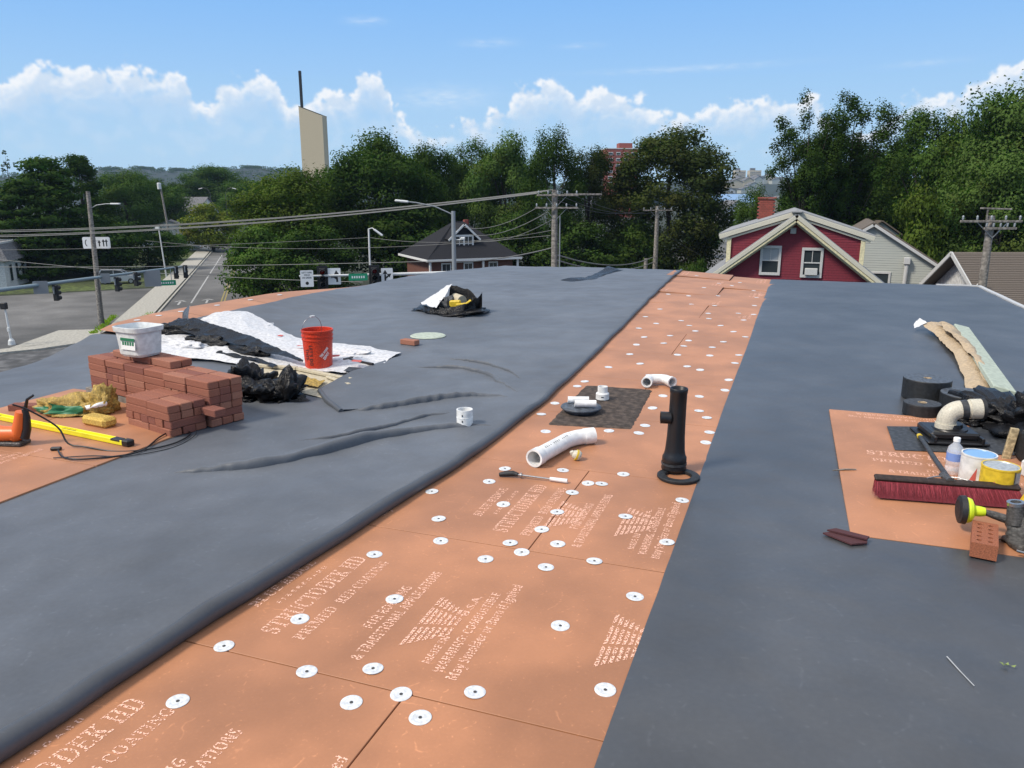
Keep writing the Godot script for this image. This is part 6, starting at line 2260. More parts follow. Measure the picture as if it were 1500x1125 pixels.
	part("white_sheet", rloft([[-6.75, 6.4, 0.03], [-6.72, 7.1, 0.06], [-6.74, 7.7, 0.14], [-6.6, 8.1, 0.12], [-6.2, 7.95, 0.1], [-5.45, 7.5, 0.05], [-4.7, 7.42, 0.03], [-3.95, 7.3, 0.02]], [[-6.0, 6.1, 0.03], [-5.9, 6.25, 0.03], [-5.6, 6.3, 0.03], [-5.2, 6.2, 0.03], [-4.8, 6.2, 0.02], [-4.4, 6.22, 0.02], [-4.05, 6.25, 0.02], [-3.72, 6.33, 0.015]], 90, 44, 0.028, 2.2, 14, 0.02), M.bag_white, sh)
	part("black_fold", rloft([[-6.75, 7.1, 0.17], [-6.5, 7.1, 0.22], [-6.1, 6.98, 0.22], [-5.6, 6.84, 0.19], [-5.1, 6.62, 0.14], [-4.5, 6.32, 0.09]], [[-6.68, 6.84, 0.15], [-6.35, 6.76, 0.14], [-5.95, 6.68, 0.14], [-5.5, 6.58, 0.13], [-5.0, 6.42, 0.11], [-4.48, 6.28, 0.08]], 110, 40, 0.03, 2.6, 15, 0.0), M.bag_black, sh)
	part("black_fold", rloft([[-6.2, 6.62, 0.04], [-5.7, 6.56, 0.05], [-5.1, 6.4, 0.05], [-4.7, 6.2, 0.03]], [[-6.1, 6.52, 0.05], [-5.7, 6.44, 0.05], [-5.1, 6.3, 0.06], [-4.72, 6.12, 0.03]], 50, 8, 0.03, 3.0, 16, 0.02), M.bag_black, sh)
	for q in [[-6.55, 6.95, 0.3, 0.1, 0.16, 0.2, 161], [-6.05, 6.72, 0.34, 0.09, 0.13, -0.1, 162], [-5.4, 6.6, 0.3, 0.07, 0.1, -0.25, 163]]:
		var cr := part("crumpled_black_plastic", crumple(Vector3(q[2], q[3], q[4]), 0.32, 1.6, q[6], 54, 28), M.bag_black, sh)
		cr.position = loc(q[0], q[1], 0.06)
		cr.rotation.y = q[5]
	for q in [[-6.35, 6.6, 0.34, 0.06, 0.12, -0.1, 171], [-5.75, 7.25, 0.4, 0.05, 0.2, -0.3, 172], [-6.3, 7.6, 0.36, 0.07, 0.22, 0.3, 173], [-4.5, 7.0, 0.36, 0.035, 0.16, -0.2, 174]]:
		var cr := part("crumpled_white_plastic", crumple(Vector3(q[2], q[3], q[4]), 0.35, 1.7, q[6], 54, 28), M.bag_white, sh)
		cr.position = loc(q[0], q[1], 0.03)
		cr.rotation.y = q[5]
	part("upturned_corner", rloft([[-6.86, 7.25, 0.03], [-6.8, 7.22, 0.2], [-6.72, 7.25, 0.3]], [[-6.55, 7.0, 0.06], [-6.52, 7.02, 0.17], [-6.6, 7.1, 0.26]], 22, 18, 0.05, 4.0, 17), M.blue_grey, sh)
	for q in [[-5.0, 6.95, 0.9], [-5.6, 7.35, 0.5], [-4.35, 6.6, 0.3], [-4.05, 6.5, 0.8]]:
		part("red_print", rloft([[q[0], q[1], 0.085], [q[0] + 0.09, q[1] + 0.02, 0.085]], [[q[0] + 0.02, q[1] - 0.07, 0.085], [q[0] + 0.11, q[1] - 0.05, 0.085]], 6, 6, 0.03, 2.2, 14), M.red_ink, sh)
	# opening in the roof in front of it: pale boards, edge strips
	var pit := rthing("roof_opening", "opened patch of roof with pale tan insulation and edge strips before the sheeting", "insulation", 0, 0)
	pit.position = Vector3.ZERO
	part("tan_insulation", rloft([[-5.0, 6.25, 0.025], [-4.5, 6.28, 0.028], [-3.7, 6.05, 0.02]], [[-4.7, 5.75, 0.02], [-4.2, 5.6, 0.022], [-3.72, 5.45, 0.018]], 30, 20, 0.006, 2.5, 22), M.tan_board, pit)
	s = st()
	bar(s, loc(-4.95, 6.2, 0.05), loc(-4.5, 6.2, 0.055), 0.05, 0.03, Vector3.UP, 0.005)
	bar(s, loc(-4.5, 6.21, 0.05), loc(-3.78, 6.02, 0.04), 0.05, 0.03, Vector3.UP, 0.005)
	bar(s, loc(-4.05, 6.04, 0.042), loc(-3.7, 5.86, 0.04), 0.04, 0.02, Vector3.UP, 0.005)
	part("edge_strip", done(s), M.tan_board, pit)
	part("brown_insulation", rloft([[-4.25, 5.95, 0.04], [-3.98, 5.9, 0.036]], [[-4.12, 5.72, 0.035], [-3.9, 5.66, 0.034]], 14, 12, 0.03, 6.0, 23), M.bag_yellow, pit)
	var bb := rthing("black_bag", "crumpled glossy black plastic bag between the brick stack and the opening", "plastic bag", -4.36, 5.38, 0.0, -0.25)
	part("bag_plastic", crumple(Vector3(0.36, 0.13, 0.24), 0.55, 1.5, 51, 64, 34), M.bag_black, bb)
	part("bag_neck", crumple(Vector3(0.15, 0.15, 0.14), 0.6, 1.9, 58, 40, 22), M.bag_black, bb).position = Vector3(0.34, 0, -0.05)
	part("bag_fold", crumple(Vector3(0.16, 0.15, 0.16), 0.55, 1.9, 55, 40, 22), M.bag_black, bb).position = Vector3(-0.22, 0, -0.14)
	# red bucket
	var bu := rthing("red_bucket", "bright orange red plastic bucket with a raised wire handle on the white sheeting", "bucket", -4.38, 6.4, 0.025, 0.12)
	bu.scale = Vector3(1.0, 1.06, 1.0)
	part("bucket_body", lathe_mesh([Vector2(0.0, 0.0), Vector2(0.128, 0.0), Vector2(0.132, 0.006), Vector2(0.146, 0.27), Vector2(0.152, 0.272), Vector2(0.152, 0.284), Vector2(0.147, 0.286), Vector2(0.148, 0.305), Vector2(0.155, 0.307), Vector2(0.155, 0.318), Vector2(0.149, 0.32), Vector2(0.15, 0.345), Vector2(0.157, 0.347), Vector2(0.158, 0.364), Vector2(0.153, 0.368), Vector2(0.147, 0.364), Vector2(0.142, 0.28), Vector2(0.126, 0.02), Vector2(0.0, 0.02)], 40), M.bucket, bu)
	var hp := []
	for k in 17:
		var a := PI * k / 16.0
		hp.append(Vector3(cos(a) * 0.06 - 0.03 + 0.02 * sin(a), 0.345 + 0.15 * sin(a), 0.06 - 0.1 * cos(a)))
	var hd := part("handle", tube_mesh(hp, 0.0028, 6), M.steel, bu)
	part("handle_grip", tube_mesh([hp[7], hp[8], hp[9]], 0.009, 8), M.pvc, hd)
	var f := SystemFont.new()
	f.font_names = PackedStringArray(["Droid Sans"])
	f.font_weight = 700
	s = st()
	words(s, "LET'S DO", f, Transform3D(Basis(Vector3(0, -1, 0), Vector3(1, 0, 0), Vector3(0, 0, 1)), Vector3(-0.07, 0.235, 0)), 0.19, 0.036)
	part("lettering", wrapped(done_flat(s), 0.1338, 0.054, 0.25), M.ink_black, bu)
	s = st()
	words(s, "THIS.", f, Transform3D(Basis(Vector3(0, -1, 0), Vector3(1, 0, 0), Vector3(0, 0, 1)), Vector3(-0.115, 0.2, 0)), 0.12, 0.036)
	part("lettering", wrapped(done_flat(s), 0.1338, 0.054, 0.25), M.ink_black, bu)
	s = st()
	for q in [[0.0, 0.145, 0.006, 0.15], [0.11, 0.145, 0.006, 0.15], [0.055, 0.22, 0.116, 0.006], [0.055, 0.07, 0.116, 0.006]]:
		for k in 8:
			var w: float = q[2] / 8.0
			box(s, Vector3(q[0] - q[2] * 0.5 + w * (k + 0.5), q[1], 0), Vector3(w, q[3], 0.0004))
	words(s, "THE HOME", f, Transform3D(Basis(Vector3.BACK, 0.785), Vector3(0.014, 0.11, 0)), 0.115, 0.026)
	words(s, "DEPOT", f, Transform3D(Basis(Vector3.BACK, 0.785), Vector3(0.05, 0.085, 0)), 0.08, 0.03)
	part("square_logo", wrapped(done_flat(s), 0.134, 0.054, 0.62), M.white_print, bu)
	# utility knife and slate piece on the sheeting
	var kn := rthing("hammer", "small hammer with a black handle lying on the white sheeting right of the bucket", "hammer", -4.05, 6.62, 0.05, -0.3)
	part("shaft", tube_mesh([Vector3(-0.16, 0.012, 0), Vector3(0.2, 0.01, 0)], [0.011, 0.015], 10), M.black_plastic, kn)
	part("head", moved_box(Vector3(-0.17, 0.016, 0), Vector3(0.035, 0.034, 0.12), Basis.IDENTITY, 0.008), M.dark_metal, kn)
	laid("slate_piece", rloft([[-4.05, 6.42, 0.05], [-3.78, 6.45, 0.05]], [[-4.02, 6.27, 0.045], [-3.7, 6.28, 0.04]], 8, 6, 0.004, 2.0, 33), M.dark_grey, "dark grey triangular membrane offcut lying at the edge of the sheeting", "scrap")
	# open bag with tools farther back
	var fb := rthing("tool_bag", "open bag of black and white plastic holding yellow and tan tools, alone on the membrane", "bag", -4.62, 10.0, 0.0, -0.25)
	part("black_base", crumple(Vector3(0.5, 0.07, 0.33), 0.3, 1.5, 71, 60, 28), M.bag_black, fb)
	part("white_flap", rloft_local([Vector3(-0.42, 0.16, -0.14), Vector3(-0.3, 0.24, -0.18), Vector3(-0.16, 0.32, -0.18), Vector3(0.0, 0.36, -0.12)], [Vector3(-0.47, 0.06, 0.06), Vector3(-0.3, 0.08, 0.2), Vector3(-0.1, 0.09, 0.31), Vector3(0.08, 0.09, 0.34)], 60, 44, 0.045, 3.0, 72), M.bag_white, fb)
	part("front_lip", rloft_local([Vector3(-0.5, 0.01, -0.02), Vector3(-0.32, 0.01, 0.2), Vector3(-0.08, 0.01, 0.36), Vector3(0.2, 0.01, 0.36), Vector3(0.42, 0.02, 0.2), Vector3(0.5, 0.03, 0.0)], [Vector3(-0.46, 0.05, -0.02), Vector3(-0.3, 0.07, 0.15), Vector3(-0.06, 0.09, 0.29), Vector3(0.2, 0.1, 0.28), Vector3(0.4, 0.14, 0.14), Vector3(0.47, 0.2, -0.02)], 90, 14, 0.035, 3.2, 77), M.bag_black, fb)
	part("back_flap", rloft_local([Vector3(-0.1, 0.34, -0.2), Vector3(0.12, 0.3, -0.3), Vector3(0.32, 0.17, -0.3), Vector3(0.46, 0.26, -0.22)], [Vector3(-0.1, 0.02, -0.1), Vector3(0.1, 0.02, -0.26), Vector3(0.32, 0.02, -0.26), Vector3(0.46, 0.02, -0.18)], 40, 20, 0.05, 3.0, 73), M.bag_black, fb)
	part("side_flap", rloft_local([Vector3(0.46, 0.25, -0.22), Vector3(0.5, 0.2, -0.02), Vector3(0.46, 0.13, 0.16)], [Vector3(0.42, 0.02, -0.2), Vector3(0.44, 0.02, 0.0), Vector3(0.4, 0.02, 0.18)], 30, 16, 0.05, 3.0, 74), M.bag_black, fb)
	part("tan_roll", tube_mesh([Vector3(0.02, 0.19, -0.14), Vector3(0.2, 0.17, -0.08)], [0.08, 0.08], 16), M.tan_board, fb)
	part("yellow_tool", moved_box(Vector3(0.22, 0.15, 0.1), Vector3(0.16, 0.11, 0.07), Basis(Vector3(0.2, 1, 0.1).normalized(), 0.4), 0.015), M.yellow, fb)
	part("yellow_handle", tube_mesh([Vector3(0.26, 0.14, 0.12), Vector3(0.38, 0.16, 0.06), Vector3(0.42, 0.2, 0.0)], [0.025, 0.02, 0.025], 10), M.yellow, fb)
	part("grey_pouch", crumple(Vector3(0.13, 0.13, 0.1), 0.4, 2.0, 76, 30, 16), M.dark_grey, fb).position = Vector3(0.05, 0.03, 0.1)
	# pale disc
	var dc := part("round_disc", lathe_mesh([Vector2(0.0, 0.0), Vector2(0.21, 0.0), Vector2(0.215, 0.008), Vector2(0.2, 0.016), Vector2(0.0, 0.02)], 30), M.pale_green)
	dc.position = at(-4.08, 8.25, 0.014)
	tag(dc, "pale round disc lying behind the single red brick on the left membrane", "disc")
	# white coupling standing on the membrane
	var cpl := rthing("pipe_coupling", "white plastic pipe coupling standing upright on the left membrane", "pipe fitting", -2.26, 5.16, 0.02, 0.3)
	s = st()
	pipe(s, [Vector3.ZERO, Vector3(0, 0.006, 0), Vector3(0, 0.116, 0), Vector3(0, 0.122, 0)], 0.062, 0.054, 32)
	part("coupling_body", done(s), M.pvc, cpl)
	part("middle_ring", lathe_mesh([Vector2(0.062, 0.057), Vector2(0.0632, 0.058), Vector2(0.0632, 0.064), Vector2(0.062, 0.065)], 32), M.pvc, cpl)
	s = st()
	for y in [0.04, 0.085]:
		box(s, Vector3(-0.012, y, 0.0625), Vector3(0.008, 0.014, 0.003))
	part("printed_mark", done(s), M.ink_black, cpl)


func rloft_local(a: Array, b: Array, nx: int, ny: int, amp: float, freq: float, seed_: int) -> ArrayMesh:
	return loft(a, b, nx, ny, amp, freq, seed_)


# a smooth curve through points
func smooth_at(p: Array, t: float) -> Vector3:
	var x := t * (p.size() - 1)
	var i := mini(int(x), p.size() - 2)
	return (p[i] as Vector3).cubic_interpolate(p[i + 1], p[maxi(i - 1, 0)], p[mini(i + 2, p.size() - 1)], x - i)


# ------------------------------------------------------------------ things on the roof, middle

func arc(c: Vector3, a: Vector3, b: Vector3, r: float, from: float, to: float, n: int) -> Array:
	var out := []
	for k in n + 1:
		var t := lerpf(from, to, float(k) / n)
		out.append(c + (a * cos(t) + b * sin(t)) * r)
	return out


func roof_middle_things() -> void:
	# dark felt patch
	var s := st()
	var c := [loc(-1.68, 5.4, 0.012), loc(-1.05, 5.5, 0.012), loc(-1.1, 6.68, 0.012), loc(-1.7, 6.64, 0.012)]
	var p := PackedVector3Array()
	var nz := smooth_noise(81, 9.0, 3)
	for j in 50:
		for i in 30:
			var v: Vector3 = c[0].lerp(c[1], i / 29.0).lerp(c[3].lerp(c[2], i / 29.0), j / 49.0)
			var edge := i == 0 or i == 29 or j == 0 or j == 49
			v.y += -0.012 if edge else 0.004 * nz.get_noise_3dv(v)
			if edge:
				v += Vector3(nz.get_noise_3dv(v * 2.0), 0, nz.get_noise_3dv(v * 2.0 + Vector3.ONE * 5.0)) * 0.012
			p.append(v)
	laid("felt_patch", sheet(p, 30, 50), M.felt, "dark brown square of roofing felt lying on the orange boards", "felt")
	# round black boot with two short white pipes
	var o := rthing("rubber_disc", "flat blue black rubber disc lying half on the brown felt", "disc", -1.52, 5.8, 0.014)
	part("disc_body", lathe_mesh([Vector2(0.0, 0.0), Vector2(0.13, 0.0), Vector2(0.135, 0.012), Vector2(0.15, 0.02), Vector2(0.165, 0.035), Vector2(0.16, 0.045), Vector2(0.12, 0.05), Vector2(0.05, 0.056), Vector2(0.0, 0.056)], 34, false), M.blue_grey, o)
	part("disc_flange", lathe_mesh([Vector2(0.0, 0.0), Vector2(0.1, -0.004), Vector2(0.12, 0.004), Vector2(0.12, 0.014), Vector2(0.0, 0.014)], 26), M.black_rubber, o)
	for k in [[-1.56, 5.86, 0.09, "upper white pipe stub lying on the blue black rubber disc"], [-1.47, 5.74, 0.1, "lower white pipe stub lying on the blue black rubber disc"]]:
		var q := rthing("pipe_stub", k[3], "pipe", k[0], k[1], k[2], 0.33)
		s = st()
		pipe(s, [Vector3(-0.085, 0, 0), Vector3(-0.08, 0, 0), Vector3(0.08, 0, 0), Vector3(0.085, 0, 0)], 0.028, 0.023, 22)
		part("pipe_wall", done(s), M.pvc, q)
	# two-step white fitting
	o = rthing("pipe_adapter", "white two step pipe adapter standing on the brown felt", "pipe fitting", -1.44, 6.2, 0.016)
	part("socket", lathe_mesh([Vector2(0.0, 0.0), Vector2(0.052, 0.0), Vector2(0.056, 0.004), Vector2(0.056, 0.05), Vector2(0.052, 0.056), Vector2(0.042, 0.06)], 28), M.pvc, o)
	part("spigot", lathe_mesh([Vector2(0.042, 0.058), Vector2(0.042, 0.112), Vector2(0.036, 0.112), Vector2(0.034, 0.06), Vector2(0.0, 0.06)], 28), M.pvc, o)
	part("printed_mark", moved_box(Vector3(0.012, 0.03, 0.055), Vector3(0.02, 0.008, 0.003), Basis(Vector3.UP, 0.2)), M.dark_grey, o)
	# elbow, both mouths towards us
	o = rthing("pipe_elbow", "white pipe elbow with two open mouths lying behind the black vent stack", "pipe fitting", -1.1, 6.86, 0.056, 0.34)
	s = st()
	var path := [Vector3(-0.1, 0, 0.1), Vector3(-0.085, 0, 0.06)]
	path.append_array(arc(Vector3(-0.02, 0, 0.04), Vector3(-1, 0, 0), Vector3(0, 0, -1), 0.06, 0.0, PI * 0.5, 6))
	path.append_array([Vector3(0.03, 0, -0.02)])
	path.append_array(arc(Vector3(0.04, 0, 0.04), Vector3(0, 0, -1), Vector3(1, 0, 0), 0.06, 0.0, PI * 0.5, 6))
	path.append_array([Vector3(0.11, 0, 0.07), Vector3(0.125, 0, 0.1)])
	pipe(s, path, 0.044, 0.037, 26)
	part("elbow_wall", done(s), M.pvc, o)
	s = st()
	pipe(s, [Vector3(-0.104, 0, 0.11), Vector3(-0.09, 0, 0.073)], 0.049, 0.037, 26)
	part("mouth_collar", done(s), M.pvc, o)
	s = st()
	pipe(s, [Vector3(0.128, 0, 0.106), Vector3(0.115, 0, 0.078)], 0.049, 0.037, 26)
	part("mouth_collar", done(s), M.pvc, o)
	# long bent white pipe
	o = rthing("bent_pipe", "long white plastic pipe with a bent end lying across the orange boards", "pipe", 0, 0)
	o.position = Vector3.ZERO
	var a := loc(-1.48, 4.5, 0.062)
	var b := loc(-1.375, 5.0, 0.06)
	var e := loc(-1.24, 5.1, 0.062)
	path = [a, a.lerp(b, 0.05)]
	for k in 9:
		var t := k / 8.0
		var m1 := a.lerp(b, 0.86).lerp(b, t)
		path.append(m1.lerp(b.lerp(e, 0.4), t))
	path.append(b.lerp(e, 0.7))
	path.append(e)
	s = st()
	pipe(s, path, 0.054, 0.047, 30)
	part("pipe_wall", done(s), M.pvc, o)
	s = st()
	var dir := (b - a).normalized()
	pipe(s, [a - dir * 0.012, a - dir * 0.008, a + dir * 0.055, a + dir * 0.06], 0.06, 0.0475, 30)
	part("socket_collar", done(s), M.pvc, o)
	s = st()
	var d2 := (e - b).normalized()
	pipe(s, [e - d2 * 0.075, e - d2 * 0.07, e - d2 * 0.005, e + d2 * 0.002], 0.0575, 0.047, 30)
	part("socket_collar", done(s), M.pvc, o)
	s = st()
	var up := Vector3(0.35, 0.85, 0.2).normalized()
	for k in 16:
		var q := a.lerp(b, 0.2 + 0.045 * k) + (up - dir * up.dot(dir)).normalized() * 0.0543
		if k % 5 != 4:
			box(s, q, Vector3(0.012, 0.0012, 0.005), Basis.looking_at(dir, up))
	part("printed_line", done(s), M.dark_grey, o)
	# hook blade tool
	o = rthing("membrane_knife", "long metal tool with a black curved grip lying before the bent pipe", "hand tool", -1.4, 4.28, 0.004, 0.06)
	part("grip", tube_mesh([Vector3(-0.235, 0.01, 0.012), Vector3(-0.2, 0.016, 0.004), Vector3(-0.15, 0.02, -0.006), Vector3(-0.115, 0.018, 0.0)], [0.012, 0.017, 0.018, 0.012], 12), M.black_rubber, o)
	part("shaft", tube_mesh([Vector3(-0.12, 0.017, 0), Vector3(0.13, 0.012, 0.004)], [0.006, 0.006], 10), M.steel, o)
	part("lock_ring", tube_mesh([Vector3(-0.1, 0.016, 0), Vector3(-0.09, 0.016, 0)], 0.016, 12), M.steel, o)
	part("tip", tube_mesh([Vector3(0.09, 0.013, 0.003), Vector3(0.2, 0.012, 0.006)], [0.012, 0.014], 10), M.pvc, o)
	# small brass and white plug
	o = rthing("small_plug", "small white and yellow fitting lying beside the bent pipe", "pipe fitting", -1.26, 4.72, 0.003, 0.4)
	part("plug_body", lathe_mesh([Vector2(0.0, -0.03), Vector2(0.028, -0.028), Vector2(0.036, -0.01), Vector2(0.03, 0.012), Vector2(0.02, 0.03), Vector2(0.0, 0.032)], 16, false, Transform3D(Basis(Vector3.BACK, 1.2), Vector3(0, 0.034, 0))), M.pvc_old, o)
	part("yellow_ring", lathe_mesh([Vector2(0.02, -0.008), Vector2(0.037, -0.006), Vector2(0.037, 0.006), Vector2(0.02, 0.008)], 16, true, Transform3D(Basis(Vector3.BACK, 1.2), Vector3(0, 0.034, 0))), M.yellow, o)
	part("lug", moved_box(Vector3(-0.03, 0.05, 0.0), Vector3(0.03, 0.03, 0.02), Basis(Vector3.BACK, 0.4), 0.006), M.pvc_old, o)
	# black vent stack
	o = rthing("vent_stack", "black rubber vent pipe boot standing upright on a flat ring", "vent pipe", -0.62, 4.72, 0.003)
	part("flat_ring", lathe_mesh([Vector2(0.078, 0.0), Vector2(0.125, 0.0), Vector2(0.131, 0.004), Vector2(0.131, 0.016), Vector2(0.125, 0.02), Vector2(0.084, 0.02), Vector2(0.078, 0.016), Vector2(0.078, 0.0)], 44, true, Transform3D(Basis.IDENTITY, Vector3(0.045, 0.0, 0.105))), M.black_rubber, o)
	var tops := [Vector2(0.0, 0.0), Vector2(0.078, 0.0), Vector2(0.08, 0.012), Vector2(0.072, 0.04), Vector2(0.077, 0.06), Vector2(0.076, 0.085), Vector2(0.068, 0.1), Vector2(0.062, 0.13), Vector2(0.056, 0.22), Vector2(0.054, 0.3), Vector2(0.0525, 0.42), Vector2(0.0525, 0.5), Vector2(0.055, 0.504), Vector2(0.056, 0.53), Vector2(0.053, 0.534), Vector2(0.048, 0.53), Vector2(0.047, 0.3), Vector2(0.0, 0.28)]
	part("stack_body", lathe_mesh(tops, 36, false, Transform3D(Basis(Vector3.BACK, -0.015), Vector3(0, 0.016, 0))), M.black_plastic, o)
	s = st()
	pipe(s, [Vector3(-0.03, 0.36, 0.03), Vector3(-0.05, 0.36, 0.035), Vector3(-0.088, 0.36, 0.042), Vector3(-0.092, 0.36, 0.043)], 0.038, 0.031, 24)
	part("side_branch", done(s), M.black_plastic, o)
	part("strap", lathe_mesh([Vector2(0.078, 0.05), Vector2(0.0805, 0.051), Vector2(0.0805, 0.064), Vector2(0.078, 0.065)], 30), M.dark_grey, o)


# ------------------------------------------------------------------ things on the roof, right

func tape_roll(label: String, u: float, v: float, r: float, h: float, hole: float, side: Material, top: Material, turn := 0.0) -> void:
	var o := rthing("tape_roll", label, "roll", u, v, 0.014, turn)
	part("wound_side", lathe_mesh([Vector2(r * 0.97, 0.0), Vector2(r, 0.006), Vector2(r, h - 0.006), Vector2(r * 0.985, h)], 40), side, o)
	var prof := [Vector2(r * 0.985, h)]
	for k in 7:
		var q := lerpf(r * 0.95, hole * 1.15, k / 6.0)
		prof.append(Vector2(q, h + (0.0015 if k % 2 == 0 else -0.001)))
	prof.append(Vector2(hole * 1.1, h - 0.002))
	part("top_face", lathe_mesh(prof, 40), top, o)
	part("core", lathe_mesh([Vector2(hole * 1.12, h + 0.003), Vector2(hole, h + 0.003), Vector2(hole, 0.004), Vector2(0.0, 0.004)], 26), M.tan_paper, o)


func tin_can(called: String, label: String, u: float, v: float, r: float, h: float, body: Material, lid: Material, turn := 0.0) -> Node3D:
	var o := rthing(called, label, "can", u, v, 0.024, turn)
	part("can_body", lathe_mesh([Vector2(0.0, 0.0), Vector2(r * 0.98, 0.0), Vector2(r * 1.02, 0.006), Vector2(r, 0.012), Vector2(r, h - 0.012), Vector2(r * 1.02, h - 0.004), Vector2(r * 1.01, h + 0.003), Vector2(r * 0.93, h + 0.002)], 40), body, o)
	part("lid", lathe_mesh([Vector2(r * 0.94, h + 0.001), Vector2(r * 0.9, h - 0.006), Vector2(r * 0.84, h - 0.004), Vector2(r * 0.8, h - 0.001), Vector2(0.0, h)], 40), lid, o)
	return o


func roof_right_things() -> void:
	# loose board under the tools
	var o := rthing("fibreboard_sheet", "loose orange fibreboard sheet under the broom and cans at the right", "roof boards", 0.98, 5.27, 0.014, 0.012)
	o.rotation.x = 0.016
	part("fibreboard", moved_box(Vector3(0, 0.006, 0), Vector3(1.22, 0.013, 2.42), Basis.IDENTITY, 0.0015), M.board, o)
	var serif := SystemFont.new()
	serif.font_names = PackedStringArray(["Droid Serif"])
	serif.font_weight = 700
	var s := st()
	for l in [["WARNING: COMBUSTIBLE", -0.42, -1.1, 0.6, 0.05], ["May Smolder or Burn if Ignited", -0.48, -1.02, 0.75, 0.05], ["STRUCTODEK HD", -0.42, -0.12, 0.9, 0.085], ["PRIMED RED COATING", -0.4, 0.0, 0.85, 0.055], ["& TRADITIONAL APPLICATIONS", -0.32, 0.19, 0.8, 0.05], ["FOR ROOFING", -0.1, 0.12, 0.4, 0.05], ["BLUE RIDGE", -0.02, 0.3, 0.4, 0.05]]:
		words(s, l[0], serif, Transform3D(Basis(Vector3.RIGHT, -PI / 2), Vector3(l[1], 0.0135, l[2])), l[3], l[4])
	part("print", done_flat(s), M.print, o)
	var lg := part("logo_print", logo_block(), M.print, o)
	lg.transform = Transform3D(Basis(Vector3.UP, -PI / 2), Vector3(0.0, 0.0128, 1.14))
	part("logo_print", logo_block(), M.print, o).transform = Transform3D(Basis(Vector3.UP, -PI / 2), Vector3(0.3, 0.0128, 1.12))
	# black rubber sheet and pipe boot with the old elbow
	laid("rubber_sheet", rloft([[0.74, 6.1, 0.03], [1.4, 6.3, 0.03], [1.75, 6.4, 0.03]], [[0.74, 5.55, 0.029], [1.3, 5.66, 0.029], [1.72, 5.74, 0.029]], 40, 24, 0.002, 1.0, 91), M.dark_grey, "flat black rubber sheet lying on the loose board under the pipe boot", "rubber sheet")
	o = rthing("pipe_boot", "black square based pipe boot under the beige elbow pipe", "pipe fitting", 1.12, 5.94, 0.034, 0.2)
	o.scale = Vector3(0.95, 0.85, 0.95)
	part("base", moved_box(Vector3(0, 0.012, 0), Vector3(0.42, 0.024, 0.4), Basis.IDENTITY, 0.008), M.black_plastic, o)
	part("raised_block", moved_box(Vector3(0, 0.05, -0.02), Vector3(0.34, 0.06, 0.3), Basis.IDENTITY, 0.015), M.black_plastic, o)
	part("collar", lathe_mesh([Vector2(0.12, 0.08), Vector2(0.115, 0.09), Vector2(0.085, 0.1), Vector2(0.08, 0.13), Vector2(0.0, 0.13)], 30), M.black_plastic, o)
	for x in [-0.16, 0.16]:
		part("rib", moved_box(Vector3(x, 0.04, 0.16), Vector3(0.02, 0.05, 0.08), Basis.IDENTITY, 0.004), M.black_plastic, o)
	o = rthing("elbow_pipe", "stained beige elbow pipe standing in the black boot, mouth to the right", "pipe", 1.09, 5.92, 0.105, 0.12)
	o.scale = Vector3.ONE * 0.9
	s = st()
	var path := [Vector3(0, 0, 0), Vector3(0, 0.01, 0)]
	path.append_array(arc(Vector3(0.1, 0.06, 0), Vector3(-1, 0, 0), Vector3(0, 1, 0), 0.1, 0.0, PI * 0.5 - 0.12, 10))
	path.append_array([Vector3(0.16, 0.168, 0), Vector3(0.23, 0.175, 0)])
	pipe(s, path, 0.07, 0.062, 30)
	part("elbow_wall", done(s), M.pvc_old, o)
	s = st()
	pipe(s, [Vector3(0, -0.012, 0), Vector3(0, 0.045, 0)], 0.077, 0.068, 30)
	part("socket_collar", done(s), M.pvc_old, o)
	s = st()
	pipe(s, [Vector3(0.15, 0.167, 0), Vector3(0.235, 0.175, 0)], 0.077, 0.068, 30)
	part("socket_collar", done(s), M.pvc_old, o)
	s = st()
	pipe(s, [Vector3(0.09, 0.158, 0), Vector3(0.135, 0.166, 0)], 0.0735, 0.069, 30)
	part("tar_stain_band", done(s), M.dark_grey, o)
	s = st()
	pipe(s, [Vector3(0.23, 0.175, 0), Vector3(0.255, 0.178, 0)], 0.08, 0.06, 30)
	part("mouth_ring", done(s), M.black_rubber, o)
	# rolls of tape
	tape_roll("tall black roll of rubber strip behind the loose board, the largest of three", 1.13, 7.12, 0.185, 0.17, 0.028, M.black_rubber, M.blue_grey)
	tape_roll("small dark roll of tape in front of the tall black roll", 1.03, 6.58, 0.135, 0.095, 0.03, M.black_rubber, M.dark_grey)
	tape_roll("low wide roll of rubber strip behind the beige elbow pipe", 1.4, 6.85, 0.21, 0.13, 0.03, M.black_rubber, M.blue_grey)
	# paper wrapping and pale green board
	o = rthing("paper_wrapping", "long folded tan paper wrapping lying beside the pale green board", "paper", 0, 0)
	o.position = Vector3.ZERO
	part("paper", rloft([[1.52, 10.5, 0.07], [1.62, 9.9, 0.04], [1.62, 8.8, 0.03], [1.55, 7.9, 0.02], [1.46, 7.3, 0.02]], [[1.86, 10.6, 0.06], [1.86, 9.9, 0.04], [1.82, 8.8, 0.03], [1.76, 7.9, 0.02], [1.7, 7.2, 0.02]], 90, 26, 0.035, 2.4, 95, 0.04), M.tan_paper, o)
	part("paper_fold", rloft([[1.66, 10.35, 0.13], [1.68, 9.6, 0.13], [1.7, 8.4, 0.1], [1.66, 7.6, 0.05]], [[1.86, 10.3, 0.06], [1.86, 9.5, 0.06], [1.82, 8.4, 0.05], [1.74, 7.6, 0.03]], 50, 12, 0.05, 2.2, 96, 0.03), M.tan_paper, o)
